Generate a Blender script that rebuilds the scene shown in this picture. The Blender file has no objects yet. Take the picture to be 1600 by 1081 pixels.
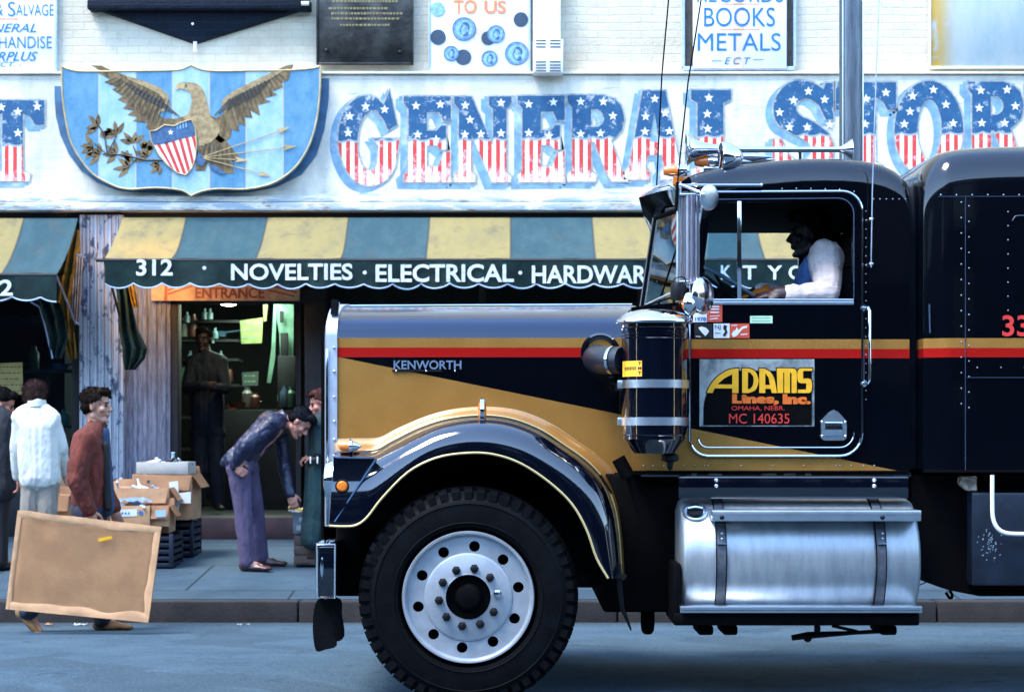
import bpy, bmesh, math, random
from mathutils import Vector, Matrix, noise
from mathutils.geometry import tessellate_polygon
random.seed(11)
SC = bpy.context.scene
COL = SC.collection
R = math.radians
# ------------------------------------------------------------------ camera
FPX, DIST, EYE, HORIZ, MIDX = 3059.0, 9.5, 1.35, 669.0, 800.0
cam_d = bpy.data.cameras.new("camera"); cam = bpy.data.objects.new("camera", cam_d); COL.objects.link(cam)
cam.location = (0, -DIST, EYE); cam.rotation_euler = (R(90), 0, 0)
cam_d.sensor_width = 36.0; cam_d.lens = FPX/1600*36.0
cam_d.shift_y = (HORIZ-540.5)/1600.0
cam_d.clip_start = 0.1; cam_d.clip_end = 600
cam_d.dof.use_dof = True; cam_d.dof.focus_distance = 9.7; cam_d.dof.aperture_fstop = 5.6
SC.camera = cam
# ------------------------------------------------------------------ sky and sun
SUN_EL, SUN_AZ = 62.0, -55.0     # azimuth: 0 = from the camera side, negative = from the left
SUN_STRENGTH, SKY_STRENGTH, EXPO = 1.1, 0.15, 2.8
w = bpy.data.worlds.new("World"); SC.world = w; w.use_nodes = True
wn = w.node_tree; bgn = wn.nodes["Background"]
sky = wn.nodes.new("ShaderNodeTexSky"); sky.sky_type = 'NISHITA'; sky.sun_disc = False
sky.sun_elevation = R(SUN_EL)
sky.air_density = 1.15; sky.dust_density = 0.0; sky.ozone_density = 1.0
_d = Vector((math.sin(R(SUN_AZ)), -math.cos(R(SUN_AZ)), 0))       # towards the sun, horizontally
sky.sun_rotation = math.atan2(_d.x, _d.y)
wn.links.new(sky.outputs[0], bgn.inputs[0]); bgn.inputs[1].default_value = SKY_STRENGTH
sd = bpy.data.lights.new("sun", 'SUN'); so = bpy.data.objects.new("sun", sd); COL.objects.link(so)
sd.energy = SUN_STRENGTH; sd.angle = R(24); sd.color = (1.0, 0.93, 0.84)
_v = Vector((_d.x*math.cos(R(SUN_EL)), _d.y*math.cos(R(SUN_EL)), math.sin(R(SUN_EL))))
so.rotation_euler = _v.to_track_quat('Z', 'Y').to_euler(); so.location = _v*30
vs = SC.view_settings; vs.view_transform = 'Standard'; vs.look = 'None'; vs.exposure = EXPO; vs.gamma = 1.0

# ------------------------------------------------------------------ measuring
def S(Y): return FPX/(DIST+Y)
def P(px, py, Y):
    s = S(Y); return Vector(((px-MIDX)/s, Y, EYE-(py-HORIZ)/s))
def L255(r, g, b):
    f = lambda c: (c/255/12.92) if c/255 <= .04045 else ((c/255+.055)/1.055)**2.4
    return (f(r), f(g), f(b))
# ------------------------------------------------------------------ objects
def split(bm):
    "the separate pieces of a mesh, each as a mesh of its own"
    bm.verts.ensure_lookup_table(); seen = set(); out = []
    for v in bm.verts:
        if v.index in seen: continue
        st = [v]; comp = []; seen.add(v.index)
        while st:
            q = st.pop(); comp.append(q)
            for e in q.link_edges:
                o = e.other_vert(q)
                if o.index not in seen: seen.add(o.index); st.append(o)
        out.append(comp)
    res = []
    for comp in out:
        n = NB(); mp = {v: n.verts.new(v.co) for v in comp}
        for f in {f for v in comp for f in v.link_faces}: n.faces.new([mp[v] for v in f.verts])
        res.append(n)
    bm.free(); return res
def parts(name, bm, mat, parent=None, angle=35, label=None):
    bm.verts.index_update(); L_ = [part(name, b, mat, parent, angle, label) for b in split(bm)]
    return L_[0]
ORD = ['leftmost', 'second', 'third', 'fourth', 'fifth', 'sixth', 'seventh', 'eighth', 'ninth', 'tenth', 'eleventh', 'twelfth', 'thirteenth', 'fourteenth', 'fifteenth', 'sixteenth']
def number_labels(items, where, row=''):
    "items: (object, x, colour and kind); labelled by their place from the left"
    items = sorted(items, key=lambda t: t[1])
    for i, (o, x, k) in enumerate(items):
        o['label'] = ('leftmost of a row, %s %s' % (k, where)) if i == 0 else ('%s from the left, %s %s' % (ORD[i], k, where))
def part(name, bm, mat, parent=None, angle=35, label=None):
    if isinstance(bm, bpy.types.Mesh): me = bm
    else:
        bmesh.ops.recalc_face_normals(bm, faces=bm.faces)
        me = bpy.data.meshes.new(name); bm.to_mesh(me); bm.free()
    me.name = name
    if not me.materials: me.materials.append(mat)
    for p in me.polygons: p.use_smooth = True
    me.set_sharp_from_angle(angle=R(angle))
    o = bpy.data.objects.new(name, me); COL.objects.link(o)
    if parent is not None:
        top = parent
        o.parent = parent
        off = Vector((0, 0, 0))
        while top is not None: off += top.location; top = top.parent
        o.location = -off if parent.type == 'EMPTY' else Vector((0, 0, 0))
    if label: o['label'] = label
    return o
def tag(o, label, cat, group=None):
    o['label'] = label; o['category'] = cat
    if group: o['group'] = group
    return o
def thing(name, label, cat, loc=(0, 0, 0), group=None):
    o = bpy.data.objects.new(name, None); COL.objects.link(o); o.location = loc
    o.empty_display_size = .2
    return tag(o, label, cat, group)
def struct(name, bm, mat, angle=35):
    o = part(name, bm, mat, None, angle); o['kind'] = 'structure'; return o
# ------------------------------------------------------------------ shapes
NB = bmesh.new
def box(bm, x0, x1, y0, y1, z0, z1, bev=0, seg=2):
    r = bmesh.ops.create_cube(bm, size=1)
    for v in r['verts']:
        v.co = Vector((x0 if v.co.x < 0 else x1, y0 if v.co.y < 0 else y1, z0 if v.co.z < 0 else z1))
    if bev:
        ed = set(e for v in r['verts'] for e in v.link_edges)
        bmesh.ops.bevel(bm, geom=list(ed), offset=bev, segments=seg, profile=.5, affect='EDGES')
    return bm
def pbox(bm, x0, x1, y0, y1, Y, dep, bev=0, seg=2):
    a = P(x0, y0, Y); b = P(x1, y1, Y)
    return box(bm, a.x, b.x, Y, Y+dep, b.z, a.z, bev, seg)
def prism(bm, loops, mp, off):
    "flat polygon (first loop outer, rest holes) mapped by mp, thickness vector off"
    flat = [p for l in loops for p in l]
    A = [bm.verts.new(mp(*p)) for p in flat]
    B = [bm.verts.new(mp(*p)+off) for p in flat] if off is not None else None
    tri = tessellate_polygon([[Vector((p[0], p[1], 0)) for p in l] for l in loops])
    for t in tri:
        try:
            bm.faces.new([A[i] for i in t])
            if B: bm.faces.new([B[i] for i in reversed(t)])
        except ValueError: pass
    if B:
        k = 0
        for l in loops:
            n = len(l)
            for i in range(n):
                a, b = k+i, k+(i+1) % n
                bm.faces.new((A[a], A[b], B[b], B[a]))
            k += n
    return bm
def flat(bm, loops, Y, th=.003, hole=False):
    if not isinstance(loops[0][0], (list, tuple)): loops = [loops]
    return prism(bm, loops, lambda u, v: P(u, v, Y), Vector((0, th, 0)) if th else None)
def crop(pts, sx, x0, y0=0, sy=None):
    sy = sy or sx
    return [(x0+sx*a, y0+sy*b) for a, b in pts]
def offset_poly(pts, d):
    "grow a closed polygon by d (sign from its own orientation)"
    n = len(pts); A = sum(pts[i][0]*pts[(i+1) % n][1]-pts[(i+1) % n][0]*pts[i][1] for i in range(n))
    s = 1 if A > 0 else -1; out = []
    for i in range(n):
        p0, p1, p2 = Vector(pts[i-1]), Vector(pts[i]), Vector(pts[(i+1) % n])
        e1 = (p1-p0); e2 = (p2-p1)
        if e1.length < 1e-6 or e2.length < 1e-6: out.append(tuple(p1)); continue
        e1.normalize(); e2.normalize()
        n1 = Vector((e1.y, -e1.x))*s; n2 = Vector((e2.y, -e2.x))*s
        m = n1+n2
        if m.length < .2: m = n1
        m.normalize(); k = 1/max(.5, m.dot(n1)); out.append(tuple(p1+m*d*k))
    return out
def basis(d):
    d = d.normalized(); a = Vector((0, 0, 1)) if abs(d.z) < .9 else Vector((1, 0, 0))
    u = d.cross(a).normalized(); return u, d.cross(u).normalized()
def loft(bm, rings, closed=True, caps=True):
    V = [[bm.verts.new(p) for p in r] for r in rings]
    n = len(V[0])
    for i in range(len(V)-1):
        for j in range(n if closed else n-1):
            k = (j+1) % n
            bm.faces.new((V[i][j], V[i][k], V[i+1][k], V[i+1][j]))
    if caps and closed:
        for r in (V[0], V[-1]):
            try: bm.faces.new(r)
            except ValueError: pass
    return bm
def tube(bm, pts, r, seg=10, closed=False):
    pts = [Vector(p) for p in pts]; n = len(pts)
    rs = r if isinstance(r, (list, tuple)) else [r]*n
    rings = []; u = None
    for i, p in enumerate(pts):
        if closed: d = pts[(i+1) % n]-pts[i-1]
        else: d = (pts[min(i+1, n-1)]-pts[max(i-1, 0)])
        d.normalize()
        if u is None: u, v = basis(d)
        else:
            u = (u-d*u.dot(d)).normalized(); v = d.cross(u)
        rings.append([p+(u*math.cos(a)+v*math.sin(a))*rs[i] for a in [2*math.pi*k/seg for k in range(seg)]])
    if closed: rings.append(rings[0][:])
    return loft(bm, rings, True, not closed)
def lathe(bm, prof, org, axis, seg=32):
    axis = Vector(axis).normalized(); u, v = basis(axis); org = Vector(org)
    rings = [[org+axis*h+(u*math.cos(a)+v*math.sin(a))*max(r, 1e-4) for a in [2*math.pi*k/seg for k in range(seg)]] for r, h in prof]
    return loft(bm, rings, True, False)
def ball(bm, c, r, rot=None, sub=3):
    q = bmesh.ops.create_icosphere(bm, subdivisions=sub, radius=1)
    if not isinstance(r, (list, tuple)): r = (r, r, r)
    for v in q['verts']:
        p = Vector((v.co.x*r[0], v.co.y*r[1], v.co.z*r[2]))
        if rot is not None: p = rot @ p
        v.co = p+Vector(c)
    return bm
def circ(cx, cy, r, n=20, ry=None):
    ry = ry or r
    return [(cx+r*math.cos(2*math.pi*k/n), cy+ry*math.sin(2*math.pi*k/n)) for k in range(n)]
def star(cx, cy, r, rot=0):
    return [(cx+(r if k % 2 == 0 else r*.42)*math.sin(math.pi*k/5+rot), cy-(r if k % 2 == 0 else r*.42)*math.cos(math.pi*k/5+rot)) for k in range(10)]
def arcpts(cx, cy, r, a0, a1, n=8):
    return [(cx+r*math.cos(R(a0+(a1-a0)*k/n)), cy+r*math.sin(R(a0+(a1-a0)*k/n))) for k in range(n+1)]
def smooth_line(pts, n=6, closed=False):
    P_ = [Vector(p) for p in pts]; out = []; m = len(P_)
    rng = range(m) if closed else range(m-1)
    for i in rng:
        p0 = P_[i-1] if (closed or i > 0) else P_[0]; p1 = P_[i]; p2 = P_[(i+1) % m]
        p3 = P_[(i+2) % m] if (closed or i+2 < m) else P_[-1]
        for k in range(n):
            t = k/n
            out.append(.5*((2*p1)+(p2-p0)*t+(2*p0-5*p1+4*p2-p3)*t*t+(3*p1-p0-3*p2+p3)*t**3))
    if not closed: out.append(P_[-1])
    return [tuple(v) for v in out]
_txt = {}
def text_mesh(s, bold=.0, shear=0):
    k = (s, bold, shear)
    if k in _txt: return _txt[k]
    cu = bpy.data.curves.new("t", 'FONT'); cu.body = s; cu.offset = bold; cu.shear = shear; cu.resolution_u = 4
    o = bpy.data.objects.new("t", cu); COL.objects.link(o)
    bpy.context.view_layer.update()
    me = bpy.data.meshes.new_from_object(o.evaluated_get(bpy.context.evaluated_depsgraph_get()))
    bpy.data.objects.remove(o); bpy.data.curves.remove(cu)
    V = [(v.co.x, v.co.y) for v in me.vertices]; Fc = [tuple(p.vertices) for p in me.polygons]
    bpy.data.meshes.remove(me)
    _txt[k] = (V, Fc); return _txt[k]
def text(bm, s, x0, x1, y0, y1, mp, bold=.0, shear=0):
    "lettering stretched to the rectangle x0..x1, y0 (top)..y1 (bottom); mp maps it into the scene"
    V, Fc = text_mesh(s, bold, shear)
    ax = min(v[0] for v in V); bx = max(v[0] for v in V); ay = min(v[1] for v in V); by = max(v[1] for v in V)
    vs_ = [bm.verts.new(mp(x0+(x1-x0)*(v[0]-ax)/(bx-ax), y1+(y0-y1)*(v[1]-ay)/(by-ay))) for v in V]
    for f in Fc:
        try: bm.faces.new([vs_[i] for i in f])
        except ValueError: pass
    return bm
def ptext(bm, s, x0, x1, y0, y1, Y, bold=.0, shear=0): return text(bm, s, x0, x1, y0, y1, lambda u, v: P(u, v, Y), bold, shear)
# ------------------------------------------------------------------ materials
def nd(nt, t, **k):
    n = nt.nodes.new(t)
    for a, b in k.items(): setattr(n, a, b)
    return n
def mth(nt, op, a, b=None, c=None):
    n = nt.nodes.new("ShaderNodeMath"); n.operation = op
    for i, x in enumerate((a, b, c)):
        if x is None: continue
        if isinstance(x, (int, float)): n.inputs[i].default_value = x
        else: nt.links.new(x, n.inputs[i])
    return n.outputs[0]
def mixc(nt, f, a, b):
    n = nt.nodes.new("ShaderNodeMix"); n.data_type = 'RGBA'
    for i, x in ((0, f), (6, a), (7, b)):
        if isinstance(x, (int, float)): n.inputs[i].default_value = x
        elif isinstance(x, tuple): n.inputs[i].default_value = (*x[:3], 1)
        else: nt.links.new(x, n.inputs[i])
    return n.outputs[2]
def ramp(nt, f, a, b):
    "smooth 0..1 between a and b"
    n = nt.nodes.new("ShaderNodeMapRange"); n.interpolation_type = 'SMOOTHSTEP'
    nt.links.new(f, n.inputs[0]); n.inputs[1].default_value = a; n.inputs[2].default_value = b
    return n.outputs[0]
def noi(nt, co, scale, detail=4, rough=.55, dist=0):
    n = nd(nt, "ShaderNodeTexNoise"); n.inputs['Scale'].default_value = scale; n.inputs['Detail'].default_value = detail
    n.inputs['Roughness'].default_value = rough; n.inputs['Distortion'].default_value = dist
    nt.links.new(co, n.inputs['Vector']); return n.outputs[0]
def scl(nt, co, s):
    n = nd(nt, "ShaderNodeMapping"); n.inputs['Scale'].default_value = s; nt.links.new(co, n.inputs[0]); return n.outputs[0]
def base_mat(name, rough=.5, metal=0, coat=0, spec=.5):
    m = bpy.data.materials.new(name); m.use_nodes = True; nt = m.node_tree; b = nt.nodes["Principled BSDF"]
    b.inputs['Roughness'].default_value = rough; b.inputs['Metallic'].default_value = metal
    b.inputs['Coat Weight'].default_value = coat; b.inputs['Coat Roughness'].default_value = .04
    b.inputs['Specular IOR Level'].default_value = spec
    co = nd(nt, "ShaderNodeTexCoord").outputs['Object']
    sp = nd(nt, "ShaderNodeSeparateXYZ"); nt.links.new(co, sp.inputs[0])
    return m, nt, b, co, sp
def bumpit(nt, b, h, strength=.3, dist=.01):
    n = nd(nt, "ShaderNodeBump"); n.inputs['Strength'].default_value = strength; n.inputs['Distance'].default_value = dist
    nt.links.new(h, n.inputs['Height']); nt.links.new(n.outputs[0], b.inputs['Normal'])
def setc(nt, b, c):
    if isinstance(c, tuple): b.inputs['Base Color'].default_value = (*c[:3], 1)
    else: nt.links.new(c, b.inputs['Base Color'])
_M = {}
def M(name, col, rough=.6, metal=0, var=.18, scale=9, bump=.15, bscale=60, coat=0, dirt=0, dcol=(.05, .045, .04), spec=.5, stretch=None):
    if name in _M: return _M[name]
    m, nt, b, co, sp = base_mat(name, rough, metal, coat, spec)
    cc = scl(nt, co, stretch) if stretch else co
    f = noi(nt, cc, scale, 5)
    c = mixc(nt, ramp(nt, f, .3, .7), tuple(x*(1-var) for x in col), tuple(min(1, x*(1+var)) for x in col))
    if dirt:
        g = noi(nt, cc, scale*.35, 8, .7)
        c = mixc(nt, mth(nt, 'MULTIPLY', ramp(nt, g, .5, .72), dirt), c, dcol)
    setc(nt, b, c)
    h = noi(nt, cc, bscale, 3)
    nt.links.new(mth(nt, 'MULTIPLY_ADD', h, .25*rough, rough*.87), b.inputs['Roughness'])
    if bump: bumpit(nt, b, h, bump, .01)
    _M[name] = m; return m
def emit(name, col, strength):
    m, nt, b, co, sp = base_mat(name, .5); setc(nt, b, col)
    b.inputs['Emission Color'].default_value = (*col, 1); b.inputs['Emission Strength'].default_value = strength; return m

# whitewashed brick
def brick_mat(name, c1, c2, mortar, sc=1.0, patch=None, bumpk=.5):
    m, nt, b, co, sp = base_mat(name, .8)
    cb = nd(nt, "ShaderNodeCombineXYZ"); nt.links.new(sp.outputs[0], cb.inputs[0]); nt.links.new(sp.outputs[2], cb.inputs[1])
    wob = nd(nt, "ShaderNodeVectorMath", operation='ADD')
    n3 = nd(nt, "ShaderNodeTexNoise"); n3.inputs['Scale'].default_value = 3; nt.links.new(co, n3.inputs[0])
    sc3 = nd(nt, "ShaderNodeVectorMath", operation='SCALE'); sc3.inputs[3].default_value = .03; nt.links.new(n3.outputs[1], sc3.inputs[0])
    nt.links.new(cb.outputs[0], wob.inputs[0]); nt.links.new(sc3.outputs[0], wob.inputs[1])
    br = nd(nt, "ShaderNodeTexBrick"); nt.links.new(wob.outputs[0], br.inputs[0]); br.inputs['Scale'].default_value = sc
    br.inputs['Brick Width'].default_value = .21; br.inputs['Row Height'].default_value = .074; br.inputs['Mortar Size'].default_value = .007
    br.inputs['Mortar Smooth'].default_value = .6
    br.inputs['Color1'].default_value = (*c1, 1); br.inputs['Color2'].default_value = (*c2, 1); br.inputs['Mortar'].default_value = (*mortar, 1)
    b.inputs['Specular IOR Level'].default_value = .15; big = noi(nt, co, 1.3, 8, .65)
    c = mixc(nt, mth(nt, 'MULTIPLY', ramp(nt, big, .42, .70), .55), br.outputs[0], tuple(x*k for x, k in zip(c1, (.66, .60, .50))))
    if patch:
        f2 = noi(nt, co, 5, 8, .7); c = mixc(nt, mth(nt, 'MULTIPLY', ramp(nt, f2, .56, .66), .6), c, patch)
    setc(nt, b, c)
    fine = noi(nt, co, 55, 5)
    h = mth(nt, 'SUBTRACT', mth(nt, 'MULTIPLY', fine, 1.3), br.outputs[1])
    bumpit(nt, b, h, bumpk, .02)
    return m
m_whitebrick = brick_mat("whitewashed_brick", (.66, .58, .44), (.60, .54, .42), (.53, .48, .39), patch=(.46, .42, .33), bumpk=.30)
m_navybrick = brick_mat("dark_navy_brick", (.004, .008, .016), (.007, .012, .022), (.010, .018, .028), bumpk=.4)
m_darkbrick = brick_mat("sooty_brick", (.010, .009, .008), (.007, .006, .006), (.007, .007, .006))
m_glass_dark = M("dark_window_glass", (.01, .014, .02), .06, 0, .1, bump=0)
def fascia_mat():
    m, nt, b, co, sp = base_mat("peeling_white_paint", .65)
    st = scl(nt, co, (.5, 1, 3.2))
    f = noi(nt, st, 6, 9, .72, .3)
    z = sp.outputs[2]
    low = ramp(nt, z, 3.72, 3.42)               # peels hardest along the bottom edge
    k = mth(nt, 'ADD', f, mth(nt, 'MULTIPLY', low, .17))
    c = mixc(nt, ramp(nt, noi(nt, co, 2.2, 6), .35, .7), (.78, .70, .57), (.58, .56, .48))
    stn = noi(nt, scl(nt, co, (1, 1, .35)), 2.6, 8, .7); c = mixc(nt, mth(nt, 'MULTIPLY', ramp(nt, stn, .45, .64), .6), c, (.42, .41, .35))
    c = mixc(nt, ramp(nt, k, .62, .66), c, (.34, .40, .44))
    k2 = mth(nt, 'ADD', noi(nt, scl(nt, co, (.4, 1, 2)), 9, 9, .75), mth(nt, 'MULTIPLY', low, .10))
    c = mixc(nt, ramp(nt, k2, .665, .70), c, (.24, .18, .13))
    setc(nt, b, c); bumpit(nt, b, k, .5, .012); return m
m_fascia = fascia_mat()
def letter_mat():
    m, nt, b, co, sp = base_mat("stars_and_stripes_paint", .55)
    x, z = sp.outputs[0], sp.outputs[2]
    # height of the join between blue and stripes rises gently to the right
    a = P(30, 224, 9.2); c_ = P(1250, 209, 9.2); k = (c_.z-a.z)/(c_.x-a.x)
    zs = mth(nt, 'SUBTRACT', z, mth(nt, 'MULTIPLY_ADD', x, k, a.z-k*a.x))
    per = .0795
    sc_ = mth(nt, 'ABSOLUTE', mth(nt, 'SINE', mth(nt, 'MULTIPLY', x, math.pi/.155)))
    zs = mth(nt, 'ADD', zs, mth(nt, 'MULTIPLY', sc_, .022))
    fr = mth(nt, 'FRACT', mth(nt, 'DIVIDE', mth(nt, 'ADD', x, 50), per))
    red = mth(nt, 'LESS_THAN', fr, .5)
    wear = noi(nt, scl(nt, co, (1, 1, .45)), 16, 8, .75)
    lowz = ramp(nt, zs, -.15, -.42)
    wk = mth(nt, 'ADD', wear, mth(nt, 'MULTIPLY', lowz, .20))
    redc = mixc(nt, ramp(nt, wk, .60, .74), (.60, .035, .025), (.72, .50, .50))
    stripe = mixc(nt, red, (.74, .74, .72), redc)
    blue = mixc(nt, ramp(nt, noi(nt, co, 12, 6, .7), .45, .8), (.004, .070, .17), (.022, .12, .22))
    c = mixc(nt, mth(nt, 'GREATER_THAN', zs, 0), stripe, blue)
    pe = noi(nt, co, 9, 10, .8); c = mixc(nt, mth(nt, 'MULTIPLY', ramp(nt, mth(nt, 'ADD', pe, mth(nt, 'MULTIPLY', lowz, .08)), .54, .62), .65), c, (.62, .64, .62))
    line = mth(nt, 'LESS_THAN', mth(nt, 'ABSOLUTE', mth(nt, 'ADD', zs, .006)), .010)
    c = mixc(nt, line, c, (.30, .34, .36))
    setc(nt, b, c); return m
m_letter = letter_mat()
m_lshadow = M("pale_blue_letter_shade", (.16, .30, .42), .6, 0, .22, 10, .05, dirt=.6, dcol=(.62, .66, .68))
m_lline = M("grey_letter_outline", (.33, .34, .31), .6, 0, .3, 20, 0)
m_white = M("white_paint", (.76, .76, .74), .5, 0, .05, 6, .04)
m_signwhite = M("weathered_white_signboard", (.78, .78, .75), .5, 0, .07, 3, .03, dirt=.22, dcol=(.5, .52, .52))
m_blueink = M("blue_sign_paint", (.012, .13, .34), .5, 0, .2, 14, 0)
m_orangeink = M("orange_sign_paint", (.70, .22, .08), .5, 0, .15, 14, 0)
m_tan = M("flat_tan", (.62, .50, .38), .6, 0, .1, 8, 0)  # one flat tan for the full-height strips on two signs
m_blackgap = M("black_shadow_gap", (.008, .008, .01), .9, 0, .2, 8, 0)
m_bronze = M("dark_bronze", (.06, .055, .05), .4, .85, .5, 5, .25, 30, dirt=.6, dcol=(.02, .03, .03))
m_bronzelit = M("polished_bronze_letters", (.30, .22, .10), .4, .9, .2, 9, 0)
m_coin = M("pale_blue_coin_paint", (.22, .40, .62), .5, 0, .25, 30, .1)
m_coinline = M("dark_blue_line_paint", (.04, .10, .20), .5, 0, .3, 30, 0)
m_navydot = M("dark_navy_dot_paint", (.025, .05, .085), .5, 0, .2, 10, 0)
m_eagle = M("tan_eagle_paint", (.17, .115, .055), .7, 0, .45, 26, 0, stretch=(1, 1, .5), spec=.2)
m_eaglelit = M("light_ochre_paint", (.34, .24, .12), .7, 0, .3, 22, 0, spec=.2)
m_eagledark = M("dark_brown_line_paint", (.055, .045, .035), .6, 0, .3, 20, 0)
m_goldline = M("ochre_line_paint", (.45, .32, .14), .5, 0, .2, 12, 0)
m_boardshadow = M("slate_blue_shadow", (.045, .12, .22), .6, 0, .3, 6, .05, dirt=.3, dcol=(.2, .3, .4))
def shield_mat():
    m, nt, b, co, sp = base_mat("blue_banded_board_paint", .5)
    x = sp.outputs[0]
    x0 = P(97+1.5, 0, 9.1).x; per = (P(151.4, 0, 9.1).x-P(95, 0, 9.1).x)*2*1.018
    fr = mth(nt, 'FRACT', mth(nt, 'DIVIDE', mth(nt, 'SUBTRACT', x, x0), per))
    k = mth(nt, 'LESS_THAN', fr, .5)
    n1 = noi(nt, scl(nt, co, (1.4, 1, .8)), 5, 9, .75)
    blue = mixc(nt, ramp(nt, n1, .35, .7), (.055, .19, .31), (.13, .28, .37))
    lite = mixc(nt, ramp(nt, n1, .35, .7), (.22, .39, .50), (.40, .52, .56))
    c = mixc(nt, k, lite, blue)
    f2 = mth(nt, 'ABSOLUTE', mth(nt, 'SUBTRACT', mth(nt, 'FRACT', mth(nt, 'ADD', mth(nt, 'MULTIPLY', fr, 2), .5)), .5))
    c = mixc(nt, mth(nt, 'LESS_THAN', f2, .018), c, (.42, .40, .30))
    setc(nt, b, c); return m
m_shield = shield_mat()
m_redpaint = M("red_stripe_paint", (.55, .04, .025), .5, 0, .2, 20, 0)
def awning_mat():
    m, nt, b, co, sp = base_mat("striped_awning_canvas", .85, spec=.2)
    fr = mth(nt, 'FRACT', mth(nt, 'DIVIDE', mth(nt, 'ADD', sp.outputs[0], 77.3-(798-800)/163.0+.773), 1.546))
    k = mth(nt, 'LESS_THAN', fr, .5)
    n1 = noi(nt, scl(nt, co, (2, 1, .6)), 3, 7, .7)
    ye = mixc(nt, ramp(nt, n1, .35, .72), (.43, .35, .15), (.35, .30, .15))
    bl = mixc(nt, ramp(nt, n1, .35, .72), (.055, .125, .15), (.085, .16, .18))
    c = mixc(nt, k, bl, ye)
    ns = noi(nt, scl(nt, co, (1.2, 1, .25)), 4, 8, .7)
    c = mixc(nt, mth(nt, 'MULTIPLY', ramp(nt, ns, .50, .68), .45), c, (.13, .13, .12))
    sm = mth(nt, 'ABSOLUTE', mth(nt, 'SUBTRACT', mth(nt, 'FRACT', mth(nt, 'ADD', mth(nt, 'MULTIPLY', fr, 2), .5)), .5)); c = mixc(nt, mth(nt, 'MULTIPLY', mth(nt, 'LESS_THAN', sm, .014), .6), c, (.06, .07, .07))
    setc(nt, b, c); bumpit(nt, b, noi(nt, co, 200, 2), .15, .002)
    b.inputs['Subsurface Weight'].default_value = 0
    return m
m_awning = awning_mat()
m_valance = M("dark_teal_canvas", (.007, .036, .034), .8, 0, .35, 8, .1, 120)
m_piping = M("pale_blue_piping", (.36, .46, .60), .6, 0, .15, 20, 0)
m_awntext = M("chalky_white_lettering", (.58, .62, .60), .7, 0, .2, 40, 0)
m_ochrecloth = M("ochre_canvas", (.34, .20, .03), .8, 0, .4, 10, .2)
m_steel = M("weathered_galvanised_steel", (.36, .40, .48), .35, .8, .2, 12, .1)
def column_mat():
    m, nt, b, co, sp = base_mat("patchy_corrugated_paint", .6)
    f = noi(nt, scl(nt, co, (1.5, 1, .8)), 7, 9, .72, .4)
    st = noi(nt, scl(nt, co, (30, 1, .9)), 2, 4)
    c = mixc(nt, ramp(nt, st, .35, .65), (.30, .31, .34), (.48, .49, .52))
    c = mixc(nt, ramp(nt, f, .52, .57), c, (.05, .07, .12)); rb = mth(nt, 'FRACT', mth(nt, 'MULTIPLY', mth(nt, 'ADD', sp.outputs[0], 30), 14.6)); c = mixc(nt, mth(nt, 'LESS_THAN', rb, .10), c, (.06, .06, .08))
    setc(nt, b, c); bumpit(nt, b, f, .4, .01); return m
m_column = column_mat()
m_purple = M("purple_grey_boards", (.15, .155, .20), .6, 0, .45, 14, .4, 30, dirt=.8, dcol=(.06, .06, .09), stretch=(6, 1, .5))
m_orangeboard = M("ochre_entrance_board", (.42, .25, .14), .6, 0, .25, 10, .15, 30, dirt=.3)
m_darkwood = M("dark_painted_wood", (.005, .0045, .006), .7, 0, .4, 9, .15)
m_maroon = M("maroon_step_paint", (.028, .009, .011), .7, 0, .4, 8, .2)
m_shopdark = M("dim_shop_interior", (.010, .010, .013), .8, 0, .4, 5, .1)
# ================================================================== SETTING
def road_mat():
    m, nt, b, co, sp = base_mat("worn_asphalt", .85, spec=.12)
    f = noi(nt, co, 2.2, 8, .65); g = noi(nt, co, 95, 5, .75); st = noi(nt, scl(nt, co, (.12, 1.2, 1)), 2.2, 7, .6, .5)
    c = mixc(nt, ramp(nt, f, .3, .7), (.040, .075, .105), (.060, .100, .134))
    c = mixc(nt, mth(nt, 'MULTIPLY', ramp(nt, st, .52, .66), .30), c, (.040, .066, .085))
    pt = noi(nt, co, .9, 3, .4, .6); c = mixc(nt, mth(nt, 'MULTIPLY', ramp(nt, pt, .56, .575), .45), c, (.030, .050, .066))
    oil = noi(nt, co, 3.3, 4, .6); c = mixc(nt, mth(nt, 'MULTIPLY', ramp(nt, oil, .64, .72), .6), c, (.016, .024, .030))
    gut = ramp(nt, mth(nt, 'ADD', sp.outputs[1], mth(nt, 'MULTIPLY', noi(nt, co, 4, 6, .7), .5)), 4.95, 5.45); c = mixc(nt, mth(nt, 'MULTIPLY', gut, .7), c, (.022, .026, .028))
    c = mixc(nt, mth(nt, 'MULTIPLY', ramp(nt, g, .52, .70), .75), c, (.20, .25, .27))
    c = mixc(nt, mth(nt, 'MULTIPLY', ramp(nt, g, .45, .25), .5), c, (.012, .018, .022))
    cr = nd(nt, "ShaderNodeTexVoronoi"); cr.feature = 'DISTANCE_TO_EDGE'; cr.inputs['Scale'].default_value = .8
    n3 = nd(nt, "ShaderNodeTexNoise"); n3.inputs['Scale'].default_value = 2.5; n3.inputs['Detail'].default_value = 6; nt.links.new(co, n3.inputs[0])
    ad = nd(nt, "ShaderNodeVectorMath", operation='ADD'); nt.links.new(co, ad.inputs[0]); nt.links.new(n3.outputs[1], ad.inputs[1])
    nt.links.new(ad.outputs[0], cr.inputs[0])
    c = mixc(nt, mth(nt, 'MULTIPLY', ramp(nt, cr.outputs[0], .007, .002), .45), c, (.02, .03, .035))
    setc(nt, b, c); bumpit(nt, b, g, .9, .012); return m
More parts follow.
